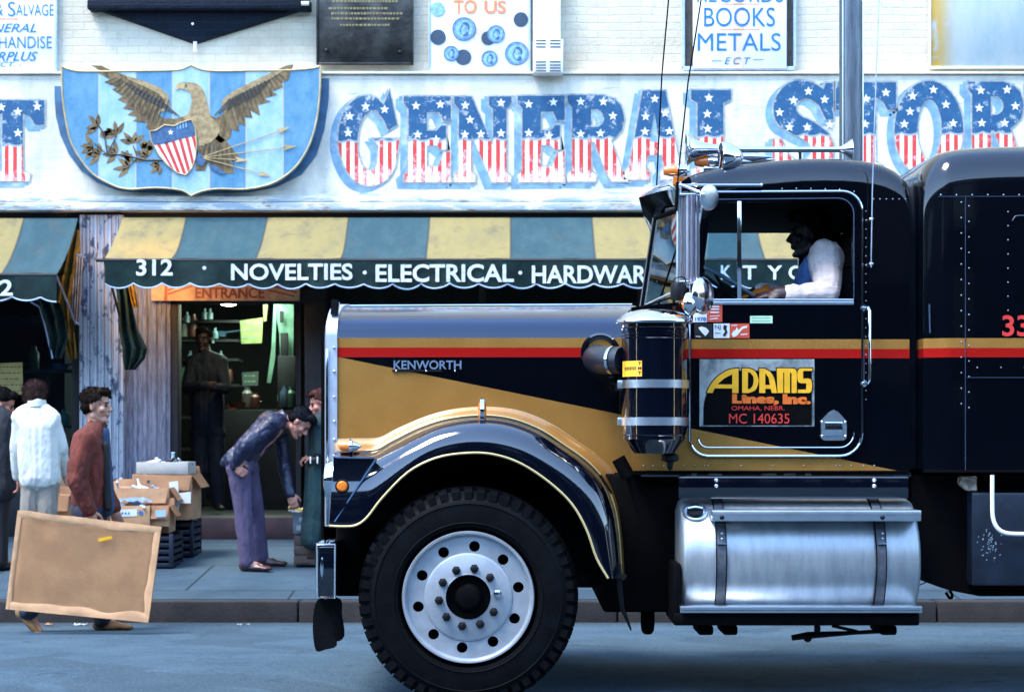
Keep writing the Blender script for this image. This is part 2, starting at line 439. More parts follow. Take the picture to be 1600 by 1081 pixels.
def pave_mat():
    m, nt, b, co, sp = base_mat("concrete_paving", .85, spec=.12)
    f = noi(nt, co, 1.6, 10, .75); g = noi(nt, co, 110, 3)
    c = mixc(nt, ramp(nt, f, .3, .7), (.028, .050, .070), (.046, .074, .096))
    s = noi(nt, co, 5, 8, .75); c = mixc(nt, mth(nt, 'MULTIPLY', ramp(nt, s, .56, .7), .5), c, (.026, .034, .038))
    br = nd(nt, "ShaderNodeTexBrick"); nt.links.new(co, br.inputs[0]); br.inputs['Scale'].default_value = 1
    br.inputs['Brick Width'].default_value = 1.7; br.inputs['Row Height'].default_value = 1.45; br.inputs['Mortar Size'].default_value = .010
    br.inputs['Color1'].default_value = (.9, .9, .9, 1); br.inputs['Color2'].default_value = (1.1, 1.1, 1.1, 1); br.inputs['Mortar'].default_value = (.3, .3, .3, 1)
    mu = nd(nt, "ShaderNodeMix", data_type='RGBA', blend_type='MULTIPLY'); mu.inputs[0].default_value = 1
    nt.links.new(c, mu.inputs[6]); nt.links.new(br.outputs[0], mu.inputs[7])
    vo = nd(nt, "ShaderNodeTexVoronoi"); vo.inputs['Scale'].default_value = 4.5; nt.links.new(co, vo.inputs[0])
    gum = mth(nt, 'MULTIPLY', mth(nt, 'LESS_THAN', vo.outputs[0], .085), mth(nt, 'GREATER_THAN', noi(nt, co, 1.1, 2), .5))
    c2_ = mixc(nt, mth(nt, 'MULTIPLY', gum, .7), mu.outputs[2], (.012, .018, .022))
    c2_ = mixc(nt, mth(nt, 'MULTIPLY', ramp(nt, g, .58, .75), .35), c2_, (.12, .15, .16))
    setc(nt, b, c2_); bumpit(nt, b, g, .45, .008); return m
KERB_Y, FRONT_Y = 5.2, 9.4
bm = NB()
ys = [-30, -8, 0, 1.5, 2.5, 3.5, 4.4, KERB_Y+.02, 24]
zs_ = [0, 0, 0, -.005, -.03, -.06, -.09, -.107, -.12]
loft(bm, [[Vector((x, y, z)) for y, z in zip(ys, zs_)] for x in (-80, -20, 0, 20, 80)], closed=False, caps=False)
struct('road', bm, road_mat())
bm = NB()
loft(bm, [[Vector((x, y, z)) for y, z in ((KERB_Y+.171, -.11), (KERB_Y+.17, .056), (7, .165), (FRONT_Y+.1, .30), (20, .30))] for x in (-80, 0, 80)], closed=False, caps=False)
struct('sidewalk', bm, pave_mat())
bm = NB()
x = -40.0
while x < 40:
    L = 2.4; box(bm, x, x+L-.012, KERB_Y, KERB_Y+.18, -.30, .052, .018, 2); x += L
struct('kerb', bm, M("granite_kerb", (.012, .010, .010), .9, 0, .35, 6, .4, 50, dirt=.5, dcol=(.04, .035, .03)))
bm = NB(); box(bm, -80, 80, -34, -30, -.5, .12)
struct('far_sidewalk', bm, M("concrete_far", (.25, .25, .24), .8))

# ================================================================== STORE BUILDING
W = 9.30       # upper wall plane
bld = thing('store_building', 'old whitewashed brick store building with dark shopfront, striped awnings and painted fascia', 'building', (0, W+.5, .3))
bm = NB()
zt = P(0, 118, W).z
box(bm, -26, 26, W, W+.6, zt, 16)
box(bm, -26, 26, W+.001, 22, 16.001, 16.2)
part('wall', bm, m_whitebrick, bld)
bm = NB()   # ledge above the painted fascia
box(bm, -26, 26, W-.10, W+.05, P(0, 127, W-.1).z, P(0, 117, W-.1).z, .012)
box(bm, -26, 26, W-.13, W+.05, P(0, 117, W-.1).z+.001, P(0, 113, W-.1).z, .006)
part('ledge', bm, m_fascia, bld)
bm = NB()
box(bm, -26, 26, 9.2, W+.5, P(0, 308, 9.2).z, P(0, 125, 9.2).z)
part('fascia', bm, m_fascia, bld)
bm = NB()
box(bm, -26, 26, 9.13, W+.4, P(0, 329, 9.13).z, P(0, 316, 9.13).z, .012)
box(bm, -26, 26, 9.16, W+.4, P(0, 316, 9.16).z+.002, P(0, 306, 9.16).z, .012)
part('cornice', bm, m_fascia, bld)
# soffit / lintel under the fascia, dark shop ceiling
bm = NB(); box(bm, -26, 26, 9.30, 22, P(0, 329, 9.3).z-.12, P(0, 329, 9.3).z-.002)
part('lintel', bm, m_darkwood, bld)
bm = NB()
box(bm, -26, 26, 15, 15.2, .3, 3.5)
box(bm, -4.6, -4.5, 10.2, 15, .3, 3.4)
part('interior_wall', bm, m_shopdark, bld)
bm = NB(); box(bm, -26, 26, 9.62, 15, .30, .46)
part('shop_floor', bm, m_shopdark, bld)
# stall risers and shop windows
def riser(x0, x1, y0, name='shop_window'):
    a = P(x0, 0, 9.5).x; b = P(x1, 0, 9.5).x
    f = NB()
    box(f, a, b, 9.5, 9.6, .3, .78, .01)
    box(f, a, b, 9.52, 9.58, 3.16, 3.3)
    n = max(1, int((b-a)/1.4))
    for i in range(n+1):
        xx = a+(b-a)*i/n; box(f, xx-.035, xx+.035, 9.49, 9.6, .781, 3.158, .006)
    o = part(name, f, m_darkwood, bld)
    g = NB(); box(g, a+.03, b-.03, 9.54, 9.55, .79, 3.15); part('pane', g, m_shopglass, o)
    s = NB()
    for zz in (.82, 1.35, 1.9):
        box(s, a+.05, b-.05, 9.75, 10.1, zz, zz+.03)
    sh = part('display_shelf', s, m_darkwood, bld)
m_shopglass = None
def glass_mat(name, tint=(.8, .9, 1), rough=.02, alpha=.35):
    m = bpy.data.materials.new(name); m.use_nodes = True; nt = m.node_tree; nt.nodes.clear()
    out = nd(nt, "ShaderNodeOutputMaterial"); g = nd(nt, "ShaderNodeBsdfGlossy"); g.inputs['Roughness'].default_value = rough
    t = nd(nt, "ShaderNodeBsdfTransparent"); t.inputs[0].default_value = (*tint, 1)
    mx = nd(nt, "ShaderNodeMixShader"); fr = nd(nt, "ShaderNodeFresnel"); fr.inputs[0].default_value = 1.5
    k = mth(nt, 'MULTIPLY_ADD', fr.outputs[0], 1.0, alpha)
    nt.links.new(k, mx.inputs[0]); nt.links.new(t.outputs[0], mx.inputs[1]); nt.links.new(g.outputs[0], mx.inputs[2]); nt.links.new(mx.outputs[0], out.inputs[0])
    return m
m_shopglass = glass_mat("shop_glass", (.75, .85, .95), .03, .0)
riser(-900, 118, 0); riser(505, 1500, 0); riser(1500, 2600, 0)
# goods in the windows (seen as dim shapes)
rg = random.Random(4)
gcols = [(.10, .03, .02), (.03, .06, .10), (.12, .10, .05), (.05, .05, .05), (.03, .08, .06), (.16, .15, .14)]
def good(x, y, z, name=None):
    k = rg.choice(['box', 'jar', 'pan']); c = rg.choice(gcols); f = NB()
    if k == 'box':
        a = rg.uniform(.08, .16); h = rg.uniform(.1, .3); box(f, x-a, x+a, y-.08, y+.08, z, z+h, .006)
        box(f, x-a*.8, x+a*.8, y-.083, y-.079, z+h*.3, z+h*.75); nm, ct = 'goods_box', 'box'
    elif k == 'jar':
        h = rg.uniform(.12, .28); lathe(f, [(.001, 0), (.05, 0), (.055, .01), (.055, h*.7), (.03, h*.85), (.03, h), (.001, h)], (x, y, z), (0, 0, 1), 12); nm, ct = 'jar', 'jar'
    else:
        lathe(f, [(.001, .0), (.09, .0), (.11, .06), (.105, .06), (.085, .01)], (x, y, z), (0, 0, 1), 14); tube(f, [(x+.1, y, z+.05), (x+.26, y, z+.07)], .01, 6); nm, ct = 'cooking_pan', 'pan'
    return part(nm, f, M('goods_%d' % gcols.index(c), c, .4, 0, .3), None), ct, c
cn = {0: 'dull red', 1: 'dark blue', 2: 'olive brown', 3: 'charcoal', 4: 'dark green', 5: 'pale grey'}
for (xa, xb) in ((-30, 105),):
    for zz, wn_ in ((.85, 'bottom'), (1.38, 'middle'), (1.93, 'top')):
        px_ = xa; wl = []
        while px_ < xb:
            X = P(px_, 0, 9.9).x
            o, ct, c = good(X, 9.9, zz)
            tag(o, 'x', ct, 'goods in the left shop window'); wl.append((o, X, 'dim %s %s' % (cn[gcols.index(c)], ct)))
            px_ += rg.uniform(34, 52)
        number_labels(wl, 'on %s shelf, left window' % wn_)

# fluted pilasters
def pilaster(name, x0, x1, Y, mat, ribs, top=336, lab=None):
    a = P(x0, 0, Y); b = P(x1, 0, Y); z1 = P(0, top, Y).z; n = ribs*6
    prof = []
    for i in range(n+1):
        t = i/n; ph = (t*ribs) % 1
        d = -.018 if .12 < ph < .62 else 0
        prof.append((a.x+(b.x-a.x)*t, Y+d))
    prof += [(b.x, Y+.3), (a.x, Y+.3)]
    f = NB(); loft(f, [[Vector((q[0], q[1], z)) for q in prof] for z in (.28, z1)])
    return part(name, f, mat, bld, 20, lab)
pilaster('pilaster', 124, 192, 9.24, m_column, 6, lab='white and purple pilaster with dark flaked patches')
pilaster('pilaster', 192, 266, 9.34, m_purple, 5, lab='purple grey boarded pilaster')
f = NB(); box(f, P(124, 0, 9.2).x-.02, P(192, 0, 9.2).x+.02, 9.17, 9.5, .28, .52, .01); part('plinth', f, m_maroon, bld)
# door frame
f = NB()
pbox(f, 264, 278, 470, 812, 9.36, .2, .006); pbox(f, 476, 508, 470, 812, 9.36, .2, .006); pbox(f, 264, 508, 452, 474, 9.37, .15, .006)
door_fr = part('door_frame', f, m_darkwood, bld)
f = NB(); box(f, P(262, 0, 9.3).x, P(508, 0, 9.3).x, 9.25, 9.75, .28, .50, .015); part('doorstep', f, m_maroon, bld)
# open door leaf, folded inwards, with glass
f = NB(); xx = P(470, 0, 9.6).x
box(f, xx-.05, xx, 9.62, 9.72, .5, 2.9); box(f, xx-.05, xx, 10.4, 10.5, .5, 2.9); box(f, xx-.05, xx, 9.72, 10.4, .5, 1.0); box(f, xx-.05, xx, 9.72, 10.4, 2.75, 2.9)
dl = part('door', f, m_darkwood, bld)
f = NB(); box(f, xx-.03, xx-.02, 9.72, 10.4, 1.0, 2.75); part('pane', f, m_shopglass, dl)

# building opposite, behind the camera: seen only as reflections
opp = thing('opposite_building', 'long dark brick building across the street behind the camera', 'building', (0, -34, 0))
f = NB(); box(f, -90, 90, -46, -34, 0, 15); part('wall', f, m_darkbrick, opp)
for k in range(18):
    for lv in range(4):
        f = NB(); xx = -54+k*6.2; zz = 1+lv*3.6
        box(f, xx, xx+2.2, -34.02, -33.9, zz, zz+2.2)
        part('window', f, m_glass_dark, opp)
rf = NB(); box(rf, -90.3, 90.3, -34.5, -33.5, 14.6, 15.2, .05); part('cornice', rf, m_darkbrick, opp)

for nm, sx_ in (('left', -1), ('right', 1)):      # unseen blocks added at both street ends to stop horizon glare
    t = thing('horizon_block', 'dark brick block added out of frame to the %s to hide the bright horizon' % nm, 'building', (sx_*100, -6, 0))
    f = NB(); box(f, sx_*100-5, sx_*100+5, -33.9, 24, 0, 17); part('wall', f, m_darkbrick, t)
    f = NB(); xx = sx_*100-sx_*5.05
    for k in range(8):
        for lv in range(4): box(f, xx-.06, xx+.06, -30+k*6.4, -28+k*6.4, 2+lv*3.7, 4.2+lv*3.7)
    parts('window', f, m_glass_dark, t)
t = thing('adjoining_buildings', 'dark brick house fronts adjoining the store out of frame', 'building', (0, 10, 0))
for a_, b_ in ((-95, -26.1), (26.1, 95)):
    f = NB(); box(f, a_, b_, 9.4, 22, .1, 15); part('wall', f, m_darkbrick, t)
# ---------- entrance board, lamp, interior
ent = thing('entrance_sign', 'ochre board lettered ENTRANCE in dark red above the shop doorway', 'sign', P(350, 470, 9.2))
f = NB(); pbox(f, 236, 468, 425, 470, 9.24, .05, .006); part('board', f, m_orangeboard, ent)
f = NB(); ptext(f, 'ENTRANCE', 305, 413, 449, 466, 9.236, .02); part('lettering', f, M("dark_red_lettering", (.20, .03, .02), .6), ent)
f = NB()
for q in ([(256, 470), (258, 436), (262, 436), (261, 470)], [(262, 458), (300, 446), (300, 448), (262, 461)], [(262, 452), (306, 436), (306, 438), (262, 455)],
          [(418, 452), (460, 462), (460, 464), (418, 454)], [(418, 444), (464, 456), (464, 458), (418, 446)]):
    flat(f, q, 9.236, .002)
part('painted_scroll', f, M("dark_red_lettering", (.20, .03, .02)), ent)
lamp = thing('ceiling_lamp', 'lit oval ceiling lamp glowing inside the shop doorway', 'lamp', P(357, 470, 10.2))
f = NB(); ball(f, P(357, 473, 10.2), (.09, .09, .032)); part('globe', f, emit("lit_lamp_glass", (1, .93, .62), 9), lamp)
f = NB(); q = P(357, 467, 10.2); lathe(f, [(.001, 0), (.07, 0), (.06, .03), (.012, .035), (.012, .30), (.001, .30)], q, (0, 0, 1), 20); part('fitting', f, m_steel, lamp)
ld = bpy.data.lights.new("lamp_light", 'POINT'); ld.energy = .15; ld.color = (1, .9, .6); ld.shadow_soft_size = .1
lo = bpy.data.objects.new("lamp_light", ld); COL.objects.link(lo); lo.location = P(357, 486, 10.2); lo.parent = None
# bulb hidden under the awning that warms the entrance board
blb = thing('light_bulb', 'bare warm bulb under the awning beside the entrance board', 'lamp', P(243, 440, 8.85))
f = NB(); ball(f, P(240, 428, 8.8), .035); part('bulb', f, emit("warm_bulb_glass", (1, .62, .22), 12), blb)
f = NB(); q = P(240, 428, 8.8); lathe(f, [(.001, .03), (.02, .03), (.02, .09), (.005, .10), (.005, .22), (.001, .22)], q, (0, 0, 1), 12); part('socket', f, m_darkwood, blb)
ld = bpy.data.lights.new("bulb_light", 'POINT'); ld.energy = 3.6; ld.color = (1, .50, .16); ld.shadow_soft_size = .06
lo = bpy.data.objects.new("bulb_light", ld); COL.objects.link(lo); lo.location = P(240, 442, 8.75)
# fluorescent tube inside the shop
ft = thing('fluorescent_light', 'greenish fluorescent tube fixed to the shop ceiling inside', 'lamp', P(440, 440, 12.4))
f = NB(); q = P(440, 455, 12.4); tube(f, [q+Vector((0, -.6, 0)), q+Vector((0, .6, 0))], .02, 10); part('tube', f, emit("fluorescent_glow", (.75, 1, .72), 12), ft)
f = NB(); box(f, q.x-.06, q.x+.06, 11.75, 13.05, q.z+.03, q.z+.09, .008); part('housing', f, m_white, ft)
ld = bpy.data.lights.new("shop_light", 'AREA'); ld.energy = 8; ld.color = (.72, 1, .78); ld.shape = 'RECTANGLE'; ld.size = .5; ld.size_y = 1.3
lo = bpy.data.objects.new("shop_light", ld); COL.objects.link(lo); lo.location = P(400, 470, 12.0)
m_mint = M("mint_poster_paper", (.13, .26, .19), .6, 0, .25, 9, .05)
m_yelp = M("yellow_green_paper", (.16, .19, .06), .6, 0, .25, 9, .05)
def poster(name, pts, Y, mat, lab, lines=4, lm=None):
    t = thing(name, lab, 'poster', P(pts[0][0], pts[2][1], Y)); f = NB(); flat(f, pts, Y, .006); part('sheet', f, mat, t)
    xs = [p[0] for p in pts]; ys_ = [p[1] for p in pts]; f = NB()
    for i in range(lines):
        yy = min(ys_)+(max(ys_)-min(ys_))*(i+.7)/(lines+.6); xx = min(xs)+4
        while xx < max(xs)-6:
            ww = rg.uniform(2, 7); flat(f, [(xx, yy), (xx+ww, yy), (xx+ww, yy+1.6), (xx, yy+1.6)], Y-.003, None); xx += ww+2.2
    part('scribble', f, lm or m_eagledark, t); return t
poster('poster', [(375, 501), (411, 496), (409, 536), (377, 537)], 12.6, m_yelp, 'yellow green poster hanging inside the shop, seen through the doorway', 3, m_mint)
poster('poster', [(378, 582), (404, 580), (403, 602), (379, 603)], 12.6, M("dim_green_paper", (.04, .055, .045), .7), 'dim grey green notice low on the shop counter inside', 2, m_mint)
t = thing('display_case', 'glass display cabinet with mint green lit panels inside the doorway', 'cabinet', P(443, 812, 12.2))
f = NB(); flat(f, [(428, 472), (459, 472), (458, 560), (448, 590), (438, 560), (436, 520)], 12.2, .03); part('panel', f, m_mint, t)
f = NB(); flat(f, [(411, 476), (418, 476), (416, 502), (412, 502)], 12.1, .02); part('strip', f, m_yelp, t)
f = NB(); flat(f, [(428, 472), (432, 472), (430, 560), (423, 598), (417, 598), (424, 545)], 12.15, .02); part('edge_strip', f, m_mint, t)
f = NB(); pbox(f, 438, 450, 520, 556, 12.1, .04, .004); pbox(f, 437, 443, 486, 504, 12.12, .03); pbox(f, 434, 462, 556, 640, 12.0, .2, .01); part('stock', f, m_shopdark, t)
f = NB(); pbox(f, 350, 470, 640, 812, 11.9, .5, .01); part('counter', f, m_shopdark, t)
# shelves with goods inside
gl_ = []
for (xx, yy, Yq) in ((286, 526, 12.7), (302, 526, 12.7), (340, 526, 12.7), (284, 596, 12.7), (348, 596, 12.7), (362, 646, 12.7), (372, 637, 12.0), (386, 637, 12.0), (398, 637, 12.0), (445, 637, 11.95), (455, 637, 11.95)):
    q = P(xx, yy, Yq); o, ct, c = good(q.x, Yq, q.z); tag(o, 'x', ct, 'stock inside the doorway'); gl_.append((o, xx, 'dim %s %s' % (cn[gcols.index(c)], ct)))
number_labels(gl_, 'inside the doorway')
t2 = thing('shop_shelves', 'dark shop shelves inside the doorway behind the standing person', 'shelves', P(320, 812, 12.8))
f = NB()
for yy in (500, 530, 560, 600, 650, 700): pbox(f, 268, 372, yy, yy+4, 12.6, .4)
part('shelf', f, m_darkwood, t2)
bl = []
for i, (xx, yy) in enumerate(((320, 490), (328, 490), (325, 520), (336, 520), (330, 527), (345, 556), (342, 590), (292, 495), (297, 556), (462, 610), (438, 618))):
    f = NB(); q = P(xx, yy+9, 12.5); lathe(f, [(.001, 0), (.035, 0), (.035, .07), (.015, .09), (.015, .12), (.001, .12)], q, (0, 0, 1), 12)
    o = part('bottle', f, M("glinting_goods", (.10, .16, .18), .3, 0, .3), None)
    tag(o, 'x', 'bottle', 'bottles inside the shop'); bl.append((o, xx, 'small pale bottle'))
number_labels(bl, 'on the dark shelves inside the doorway')

# ---------- awnings
def awning(px0, px1, Y0, Y1, row0, row1, rowv, lab, side):
    x0, x1 = px0, px1
    a = thing('awning', lab, 'awning', (x0, Y0, P(0, row1, Y1).z))
    z0 = P(0, row0, Y0).z; z1 = P(0, row1, Y1).z; zv = P(0, rowv, Y1).z
    f = NB(); n = max(8, int((x1-x0)/.1)); mN = 10
    rings = []
    for i in range(n+1):
        X = x0+(x1-x0)*i/n; r = []
        for j in range(mN+1):
            t = j/mN
            sag = -.055*math.sin(math.pi*t)*(1+.6*math.sin(X*4.06+.8))+.010*math.sin(X*9+t*3)*t-.012*abs(noise.noise(Vector((X*2.2, t*2.5, 1))))*math.sin(math.pi*t)
            r.append(Vector((X, Y0+(Y1-Y0)*t, z0+(z1-z0)*t+sag)))
        rings.append(r)
    loft(f, rings, closed=False, caps=False)
    f2 = bmesh.ops.solidify(f, geom=f.faces[:], thickness=.004)
    part('canopy', f, m_awning, a, 60)
    # valance with scalloped foot
    f = NB(); per = .262; n = int((x1-x0)/.02); rings = []; foot = []
    for i in range(n+1):
        X = x0+(x1-x0)*i/n; ph = ((X-x0)/per) % 1
        zb = zv+.030-(.045+.016*noise.noise(Vector((X*1.7, 3, 0))))*math.sin(math.pi*ph)**.7+.012*noise.noise(Vector((X*1.1, 7, 0)))
        r = []
        for j in range(6):
            t = j/5; yy = Y1-.012+t*(.022*math.sin(X*5.3+1)+.014*math.sin(X*11.7))
            r.append(Vector((X, yy, (z1-.008)+(zb-z1+.008)*t)))
        foot.append(r[-1]+Vector((0, -.003, 0))); rings.append(r)
    loft(f, rings, closed=False, caps=False)
    bmesh.ops.solidify(f, geom=f.faces[:], thickness=.004)
    va = part('valance', f, m_valance, a, 60)
    f = NB(); tube(f, foot, .0075, 6); part('piping', f, m_piping, va)
    f = NB(); tube(f, [(x0-.08, Y1, z1-.01), (x1, Y1, z1-.01)], .016, 8); part('front_bar', f, m_darkwood, a)
    return a, z0, z1, zv
def valance_text(items, a, Y1, x0w):
    f = NB()
    for s, p0, p1, r0, r1 in items:
        def mp(u, v):
            q = P(u, v, Y1-.02); X = q.x
            return Vector((X, Y1-.022+.0*X+ (.5)*(.022*math.sin(X*5.3+1)+.014*math.sin(X*11.7))-.008, q.z))
        if s == '.': prism(f, [circ(p0, (r0+r1)/2, 3, 12)], mp, None)
        else: text(f, s, p0, p1, r0, r1, mp, .022)
    bmesh.ops.subdivide_edges(f, edges=[e for e in f.edges if e.calc_length() > .05], cuts=1)
    part('lettering', f, m_awntext, a)
xl = P(195, 0, 9.25).x
aw, z0, z1, zv = awning(xl, 6.2, 9.16, 8.33, 340, 405, 448, 'green and yellow striped awning with white lettering over the entrance', 1)
valance_text([('312', 213, 270, 405, 431), ('.', 320, 320, 417, 421), ('NOVELTIES', 361, 551, 412, 438), ('.', 570, 570, 424, 428),
              ('ELECTRICAL', 587, 803, 413, 441), ('.', 813, 813, 424, 428), ('HARDWARE', 831, 1027, 415, 443),
              ('K', 1126, 1142, 415, 437), ('T', 1160, 1182, 415, 437), ('Y', 1199, 1222, 415, 437), ('O', 1232, 1256, 415, 437)], aw, 8.33, xl)
# side arm, brace and folded curtain at its left end
f = NB(); q0 = P(162, 402, 8.33); tube(f, [q0, P(176, 452, 8.6), P(192, 512, 9.1)], .013, 8); part('arm', f, m_darkwood, aw)
def cloth(bm, rows, Y, dep=.05):
    "hanging gathered cloth between left/right pixel edges per row"
    rings = []
    for (yy, xa, xb) in rows:
        n = 26; r = []
        for i in range(n+1):
            t = i/n; q = P(xa+(xb-xa)*t, yy, Y); q.y += dep*math.sin(t*15+yy*.03); r.append(q)
        rings.append(r)
    loft(bm, rings, closed=False, caps=False); bmesh.ops.solidify(bm, geom=bm.faces[:], thickness=.006)
f = NB(); cloth(f, [(430, 178, 196), (470, 182, 206), (512, 184, 216), (545, 192, 230), (560, 193, 226), (578, 196, 210)], 8.95); part('side_curtain', f, m_valance, aw)
f = NB(); cloth(f, [(436, 194, 208), (455, 198, 212), (480, 206, 216)], 9.05, .02); part('side_lining', f, m_ochrecloth, aw)
xr = P(125, 0, 9.25).x
al, *_ = awning(-9.0, xr, 9.16, 8.30, 341, 428, 468, 'green and yellow striped awning at the far left, lettered with a 2', 0)
valance_text([('2', -1, 20, 437, 462)], al, 8.30, 0)
f = NB(); cloth(f, [(360, 118, 124), (390, 100, 124), (430, 92, 122), (470, 86, 118), (520, 96, 118), (560, 108, 120)], 9.12, .05); part('side_lining', f, m_ochrecloth, al)
f = NB(); cloth(f, [(455, 50, 68), (475, 56, 96), (500, 66, 104), (530, 76, 108), (560, 80, 96)], 8.9, .04); part('side_curtain', f, m_valance, al)
f = NB(); tube(f, [P(48, 472, 8.88), P(62, 480, 8.88), P(72, 515, 8.88), P(82, 560, 8.88)], .008, 6); part('curtain_piping', f, m_piping, al)
f = NB(); tube(f, [P(88, 432, 8.3), P(104, 470, 8.7), P(118, 506, 9.1)], .012, 8); part('arm', f, m_steel, al)
g = thing('folding_bracket', 'folded silver lattice bracket fixed to the pilaster between the awnings', 'bracket', P(120, 505, 9.15))
for k in range(4):
    f = NB(); tube(f, [P(117+4*k*.95, 396+k*1.5, 9.12-.004*k), P(112+4*k*.9, 496+k*4, 9.12-.004*k)], .0075, 6); part('rod', f, m_steel, g)
f = NB(); tube(f, [P(117, 397, 9.11), P(129, 400, 9.11)], .007, 6); tube(f, [P(112, 497, 9.11), P(124, 508, 9.11)], .007, 6); part('link', f, m_steel, g)

# ---------- painted letters on the fascia
E_ = [(0,1),(1,1),(1,.72),(.84,.72),(.76,.82),(.49,.82),(.49,.6),(.7,.6),(.8,.66),(.9,.66),(.9,.38),(.8,.38),(.7,.43),(.49,.43),(.49,.18),(.74,.18),(.86,.34),(1,.36),(1,.06),(1.02,0),(.03,0),(0,.08),(.1,.13),(.1,.86),(0,.92)]
N_ = [(0,1),(.3,1),(.68,.42),(.68,.86),(.61,.9),(.61,1),(1,1),(1,.92),(.91,.86),(.91,.12),(1,.06),(.98,0),(.66,0),(.3,.56),(.3,.12),(.37,.08),(.36,0),(0,0),(0,.08),(.08,.13),(.08,.86),(0,.92)]
R_ = [(0,1),(.62,1),(.8,.96),(.92,.88),(.97,.74),(.93,.6),(.82,.52),(.74,.48),(.97,.06),(1.05,0),(.76,0),(.68,.08),(.46,.46),(.4,.46),(.4,.12),(.5,.07),(.48,0),(0,0),(0,.08),(.08,.13),(.08,.86),(0,.92)]
Rh = [(.4,.84),(.52,.84),(.6,.79),(.63,.73),(.6,.67),(.52,.63),(.4,.63)]
A_ = [(.3,1),(.68,1),(.92,.14),(1,.08),(1,0),(.6,0),(.6,.08),(.66,.14),(.62,.28),(.38,.28),(.34,.14),(.42,.08),(.4,0),(-.02,0),(0,.08),(.08,.14)]
Ah = [(.41,.42),(.58,.42),(.49,.76)]
L_ = [(0,1),(.62,1),(.62,.9),(.5,.86),(.5,.18),(.8,.18),(.88,.34),(1,.34),(1,0),(0,0),(0,.1),(.1,.14),(.1,.86),(0,.9)]
T_ = [(0,1),(1,1),(1,.70),(.86,.70),(.78,.80),(.66,.84),(.66,.12),(.78,.08),(.76,0),(.24,0),(.22,.08),(.34,.12),(.34,.84),(.22,.8),(.14,.7),(0,.7)]
S_ = smooth_line([(.84,.93),(.66,1.0),(.42,1.03),(.2,.97),(.05,.84),(.01,.68),(.1,.54),(.34,.44),(.56,.36),(.64,.27),(.58,.17),(.4,.14),(.24,.22)],4)+[(.13,.38),(0,.38),(0,0),(.1,0),(.16,.07)]+smooth_line([(.3,.0),(.55,-.02),(.8,.02),(.96,.14),(1.0,.3),(.92,.44),(.7,.56),(.46,.64),(.38,.72),(.44,.81),(.6,.83),(.76,.76)],4)+[(.88,.6),(1,.6),(1,1),(.88,1)]
G_ = [(.86,1.04),(.98,.66),(.84,.60)]+smooth_line([(.76,.72),(.6,.82),(.45,.77),(.35,.62),(.32,.42),(.38,.22),(.5,.14),(.62,.17),(.67,.28),(.67,.42)],3)+[(.6,.5),(1.02,.5),(.99,.36)]+smooth_line([(.95,.18),(.85,.06),(.66,-.02),(.45,-.03),(.24,.05),(.09,.22),(.01,.42),(.02,.62),(.1,.8),(.25,.93),(.45,.99),(.62,.97),(.76,.88)],3)
O_ = circ(.5,.5,.5,36,.53); Oh = circ(.51,.5,.18,28,.33)
FY = 9.2
sign = thing('painted_store_sign', 'stars and stripes lettering reading GENERAL STORE painted along the white fascia', 'sign', P(800, 308, FY))
def letter(ch, outer, holes, x0, x1, y0, y1, stars, sh=True):
    mp = lambda pts: [(x0+(x1-x0)*a, y1-(y1-y0)*b) for a, b in pts]
    o = mp(outer); hs = [mp(h) for h in holes]
    lab = 'letter %s with white stars on blue above red stripes' % ch
    f = NB(); flat(f, [o]+hs, FY-.009, .003); L = part('letter', f, m_letter, sign, label=lab)
    f = NB(); flat(f, [offset_poly(o, 2.6)]+[offset_poly(h, -2.2) for h in hs], FY-.0058, .003); part('outline', f, m_lline, L)
    f = NB(); s1 = [(a-10, b+7) for a, b in offset_poly(o, 3)]
    flat(f, [s1]+[[(a-10, b+7) for a, b in offset_poly(h, -3)] for h in hs], FY-.0028, .0026); part('drop_shade', f, m_lshadow, L)
    f = NB(); s2 = [(a-4, b+3) for a, b in offset_poly(o, 3.5)]
    flat(f, [s2]+[[(a-4, b+3) for a, b in offset_poly(h, -3)] for h in hs], FY-.0034, .0005); part('drop_shade', f, m_lshadow, L)
    f = NB()
    for (sx, sy) in stars: flat(f, star(sx, sy, 7.6), FY-.0118, .0025)
    if stars: parts('star', f, m_white, L)
c2 = lambda l: [(480+.325*a, .325*b) for a, b in l]
c3 = lambda l: [(950+.40625*a, .40625*b) for a, b in l]
letter('G', G_, [], 528, 622, 148, 286, c2([(281,513),(372,527),(205,560),(197,640)]))
letter('E', E_, [], 631, 704, 151, 285, c2([(523,510),(640,503),(531,648),(620,672)]))
letter('N', N_, [], 710, 799, 151, 285, c2([(760,508),(783,577),(932,495),(758,648),(835,646),(932,642)]))
letter('E', E_, [], 809, 882, 150, 285, c2([(1065,502),(1184,492),(1065,640),(1162,655)]))
letter('R', R_, [Rh], 887, 978, 149, 284, c2([(1315,490),(1424,490),(1470,558),(1315,645),(1410,642)]))
letter('A', A_, [Ah], 976, 1070, 142, 281, c3([(180,381),(145,449),(220,436),(142,507),(236,505)]))
letter('L', L_, [], 1080, 1180, 141, 281, c3([(388,377),(382,439),(384,496)]))
letter('S', S_, [], 1208, 1302, 130, 272, c3([(771,352),(714,387),(833,384),(660,433),(698,490),(766,490),(853,480)]))
letter('T', T_, [], 1306, 1400, 129, 271, c3([(912,352),(993,381),(1069,357),(989,478)]))
letter('O', O_, [Oh], 1398, 1505, 131, 275, c3([(1252,346),(1172,371),(1300,403),(1162,430),(1140,478),(1328,475)]))
letter('R', R_, [Rh], 1512, 1602, 128, 268, c3([(1434,349),(1535,346),(1428,416),(1567,409),(1438,474),(1526,474)]))
letter('E', E_, [], 1612, 1690, 128, 268, [(1630, 145), (1665, 143), (1632, 190)])
letter('T', T_, [], -30, 69, 157, 283, [(2, 168), (28, 175), (58, 167), (28, 208)])

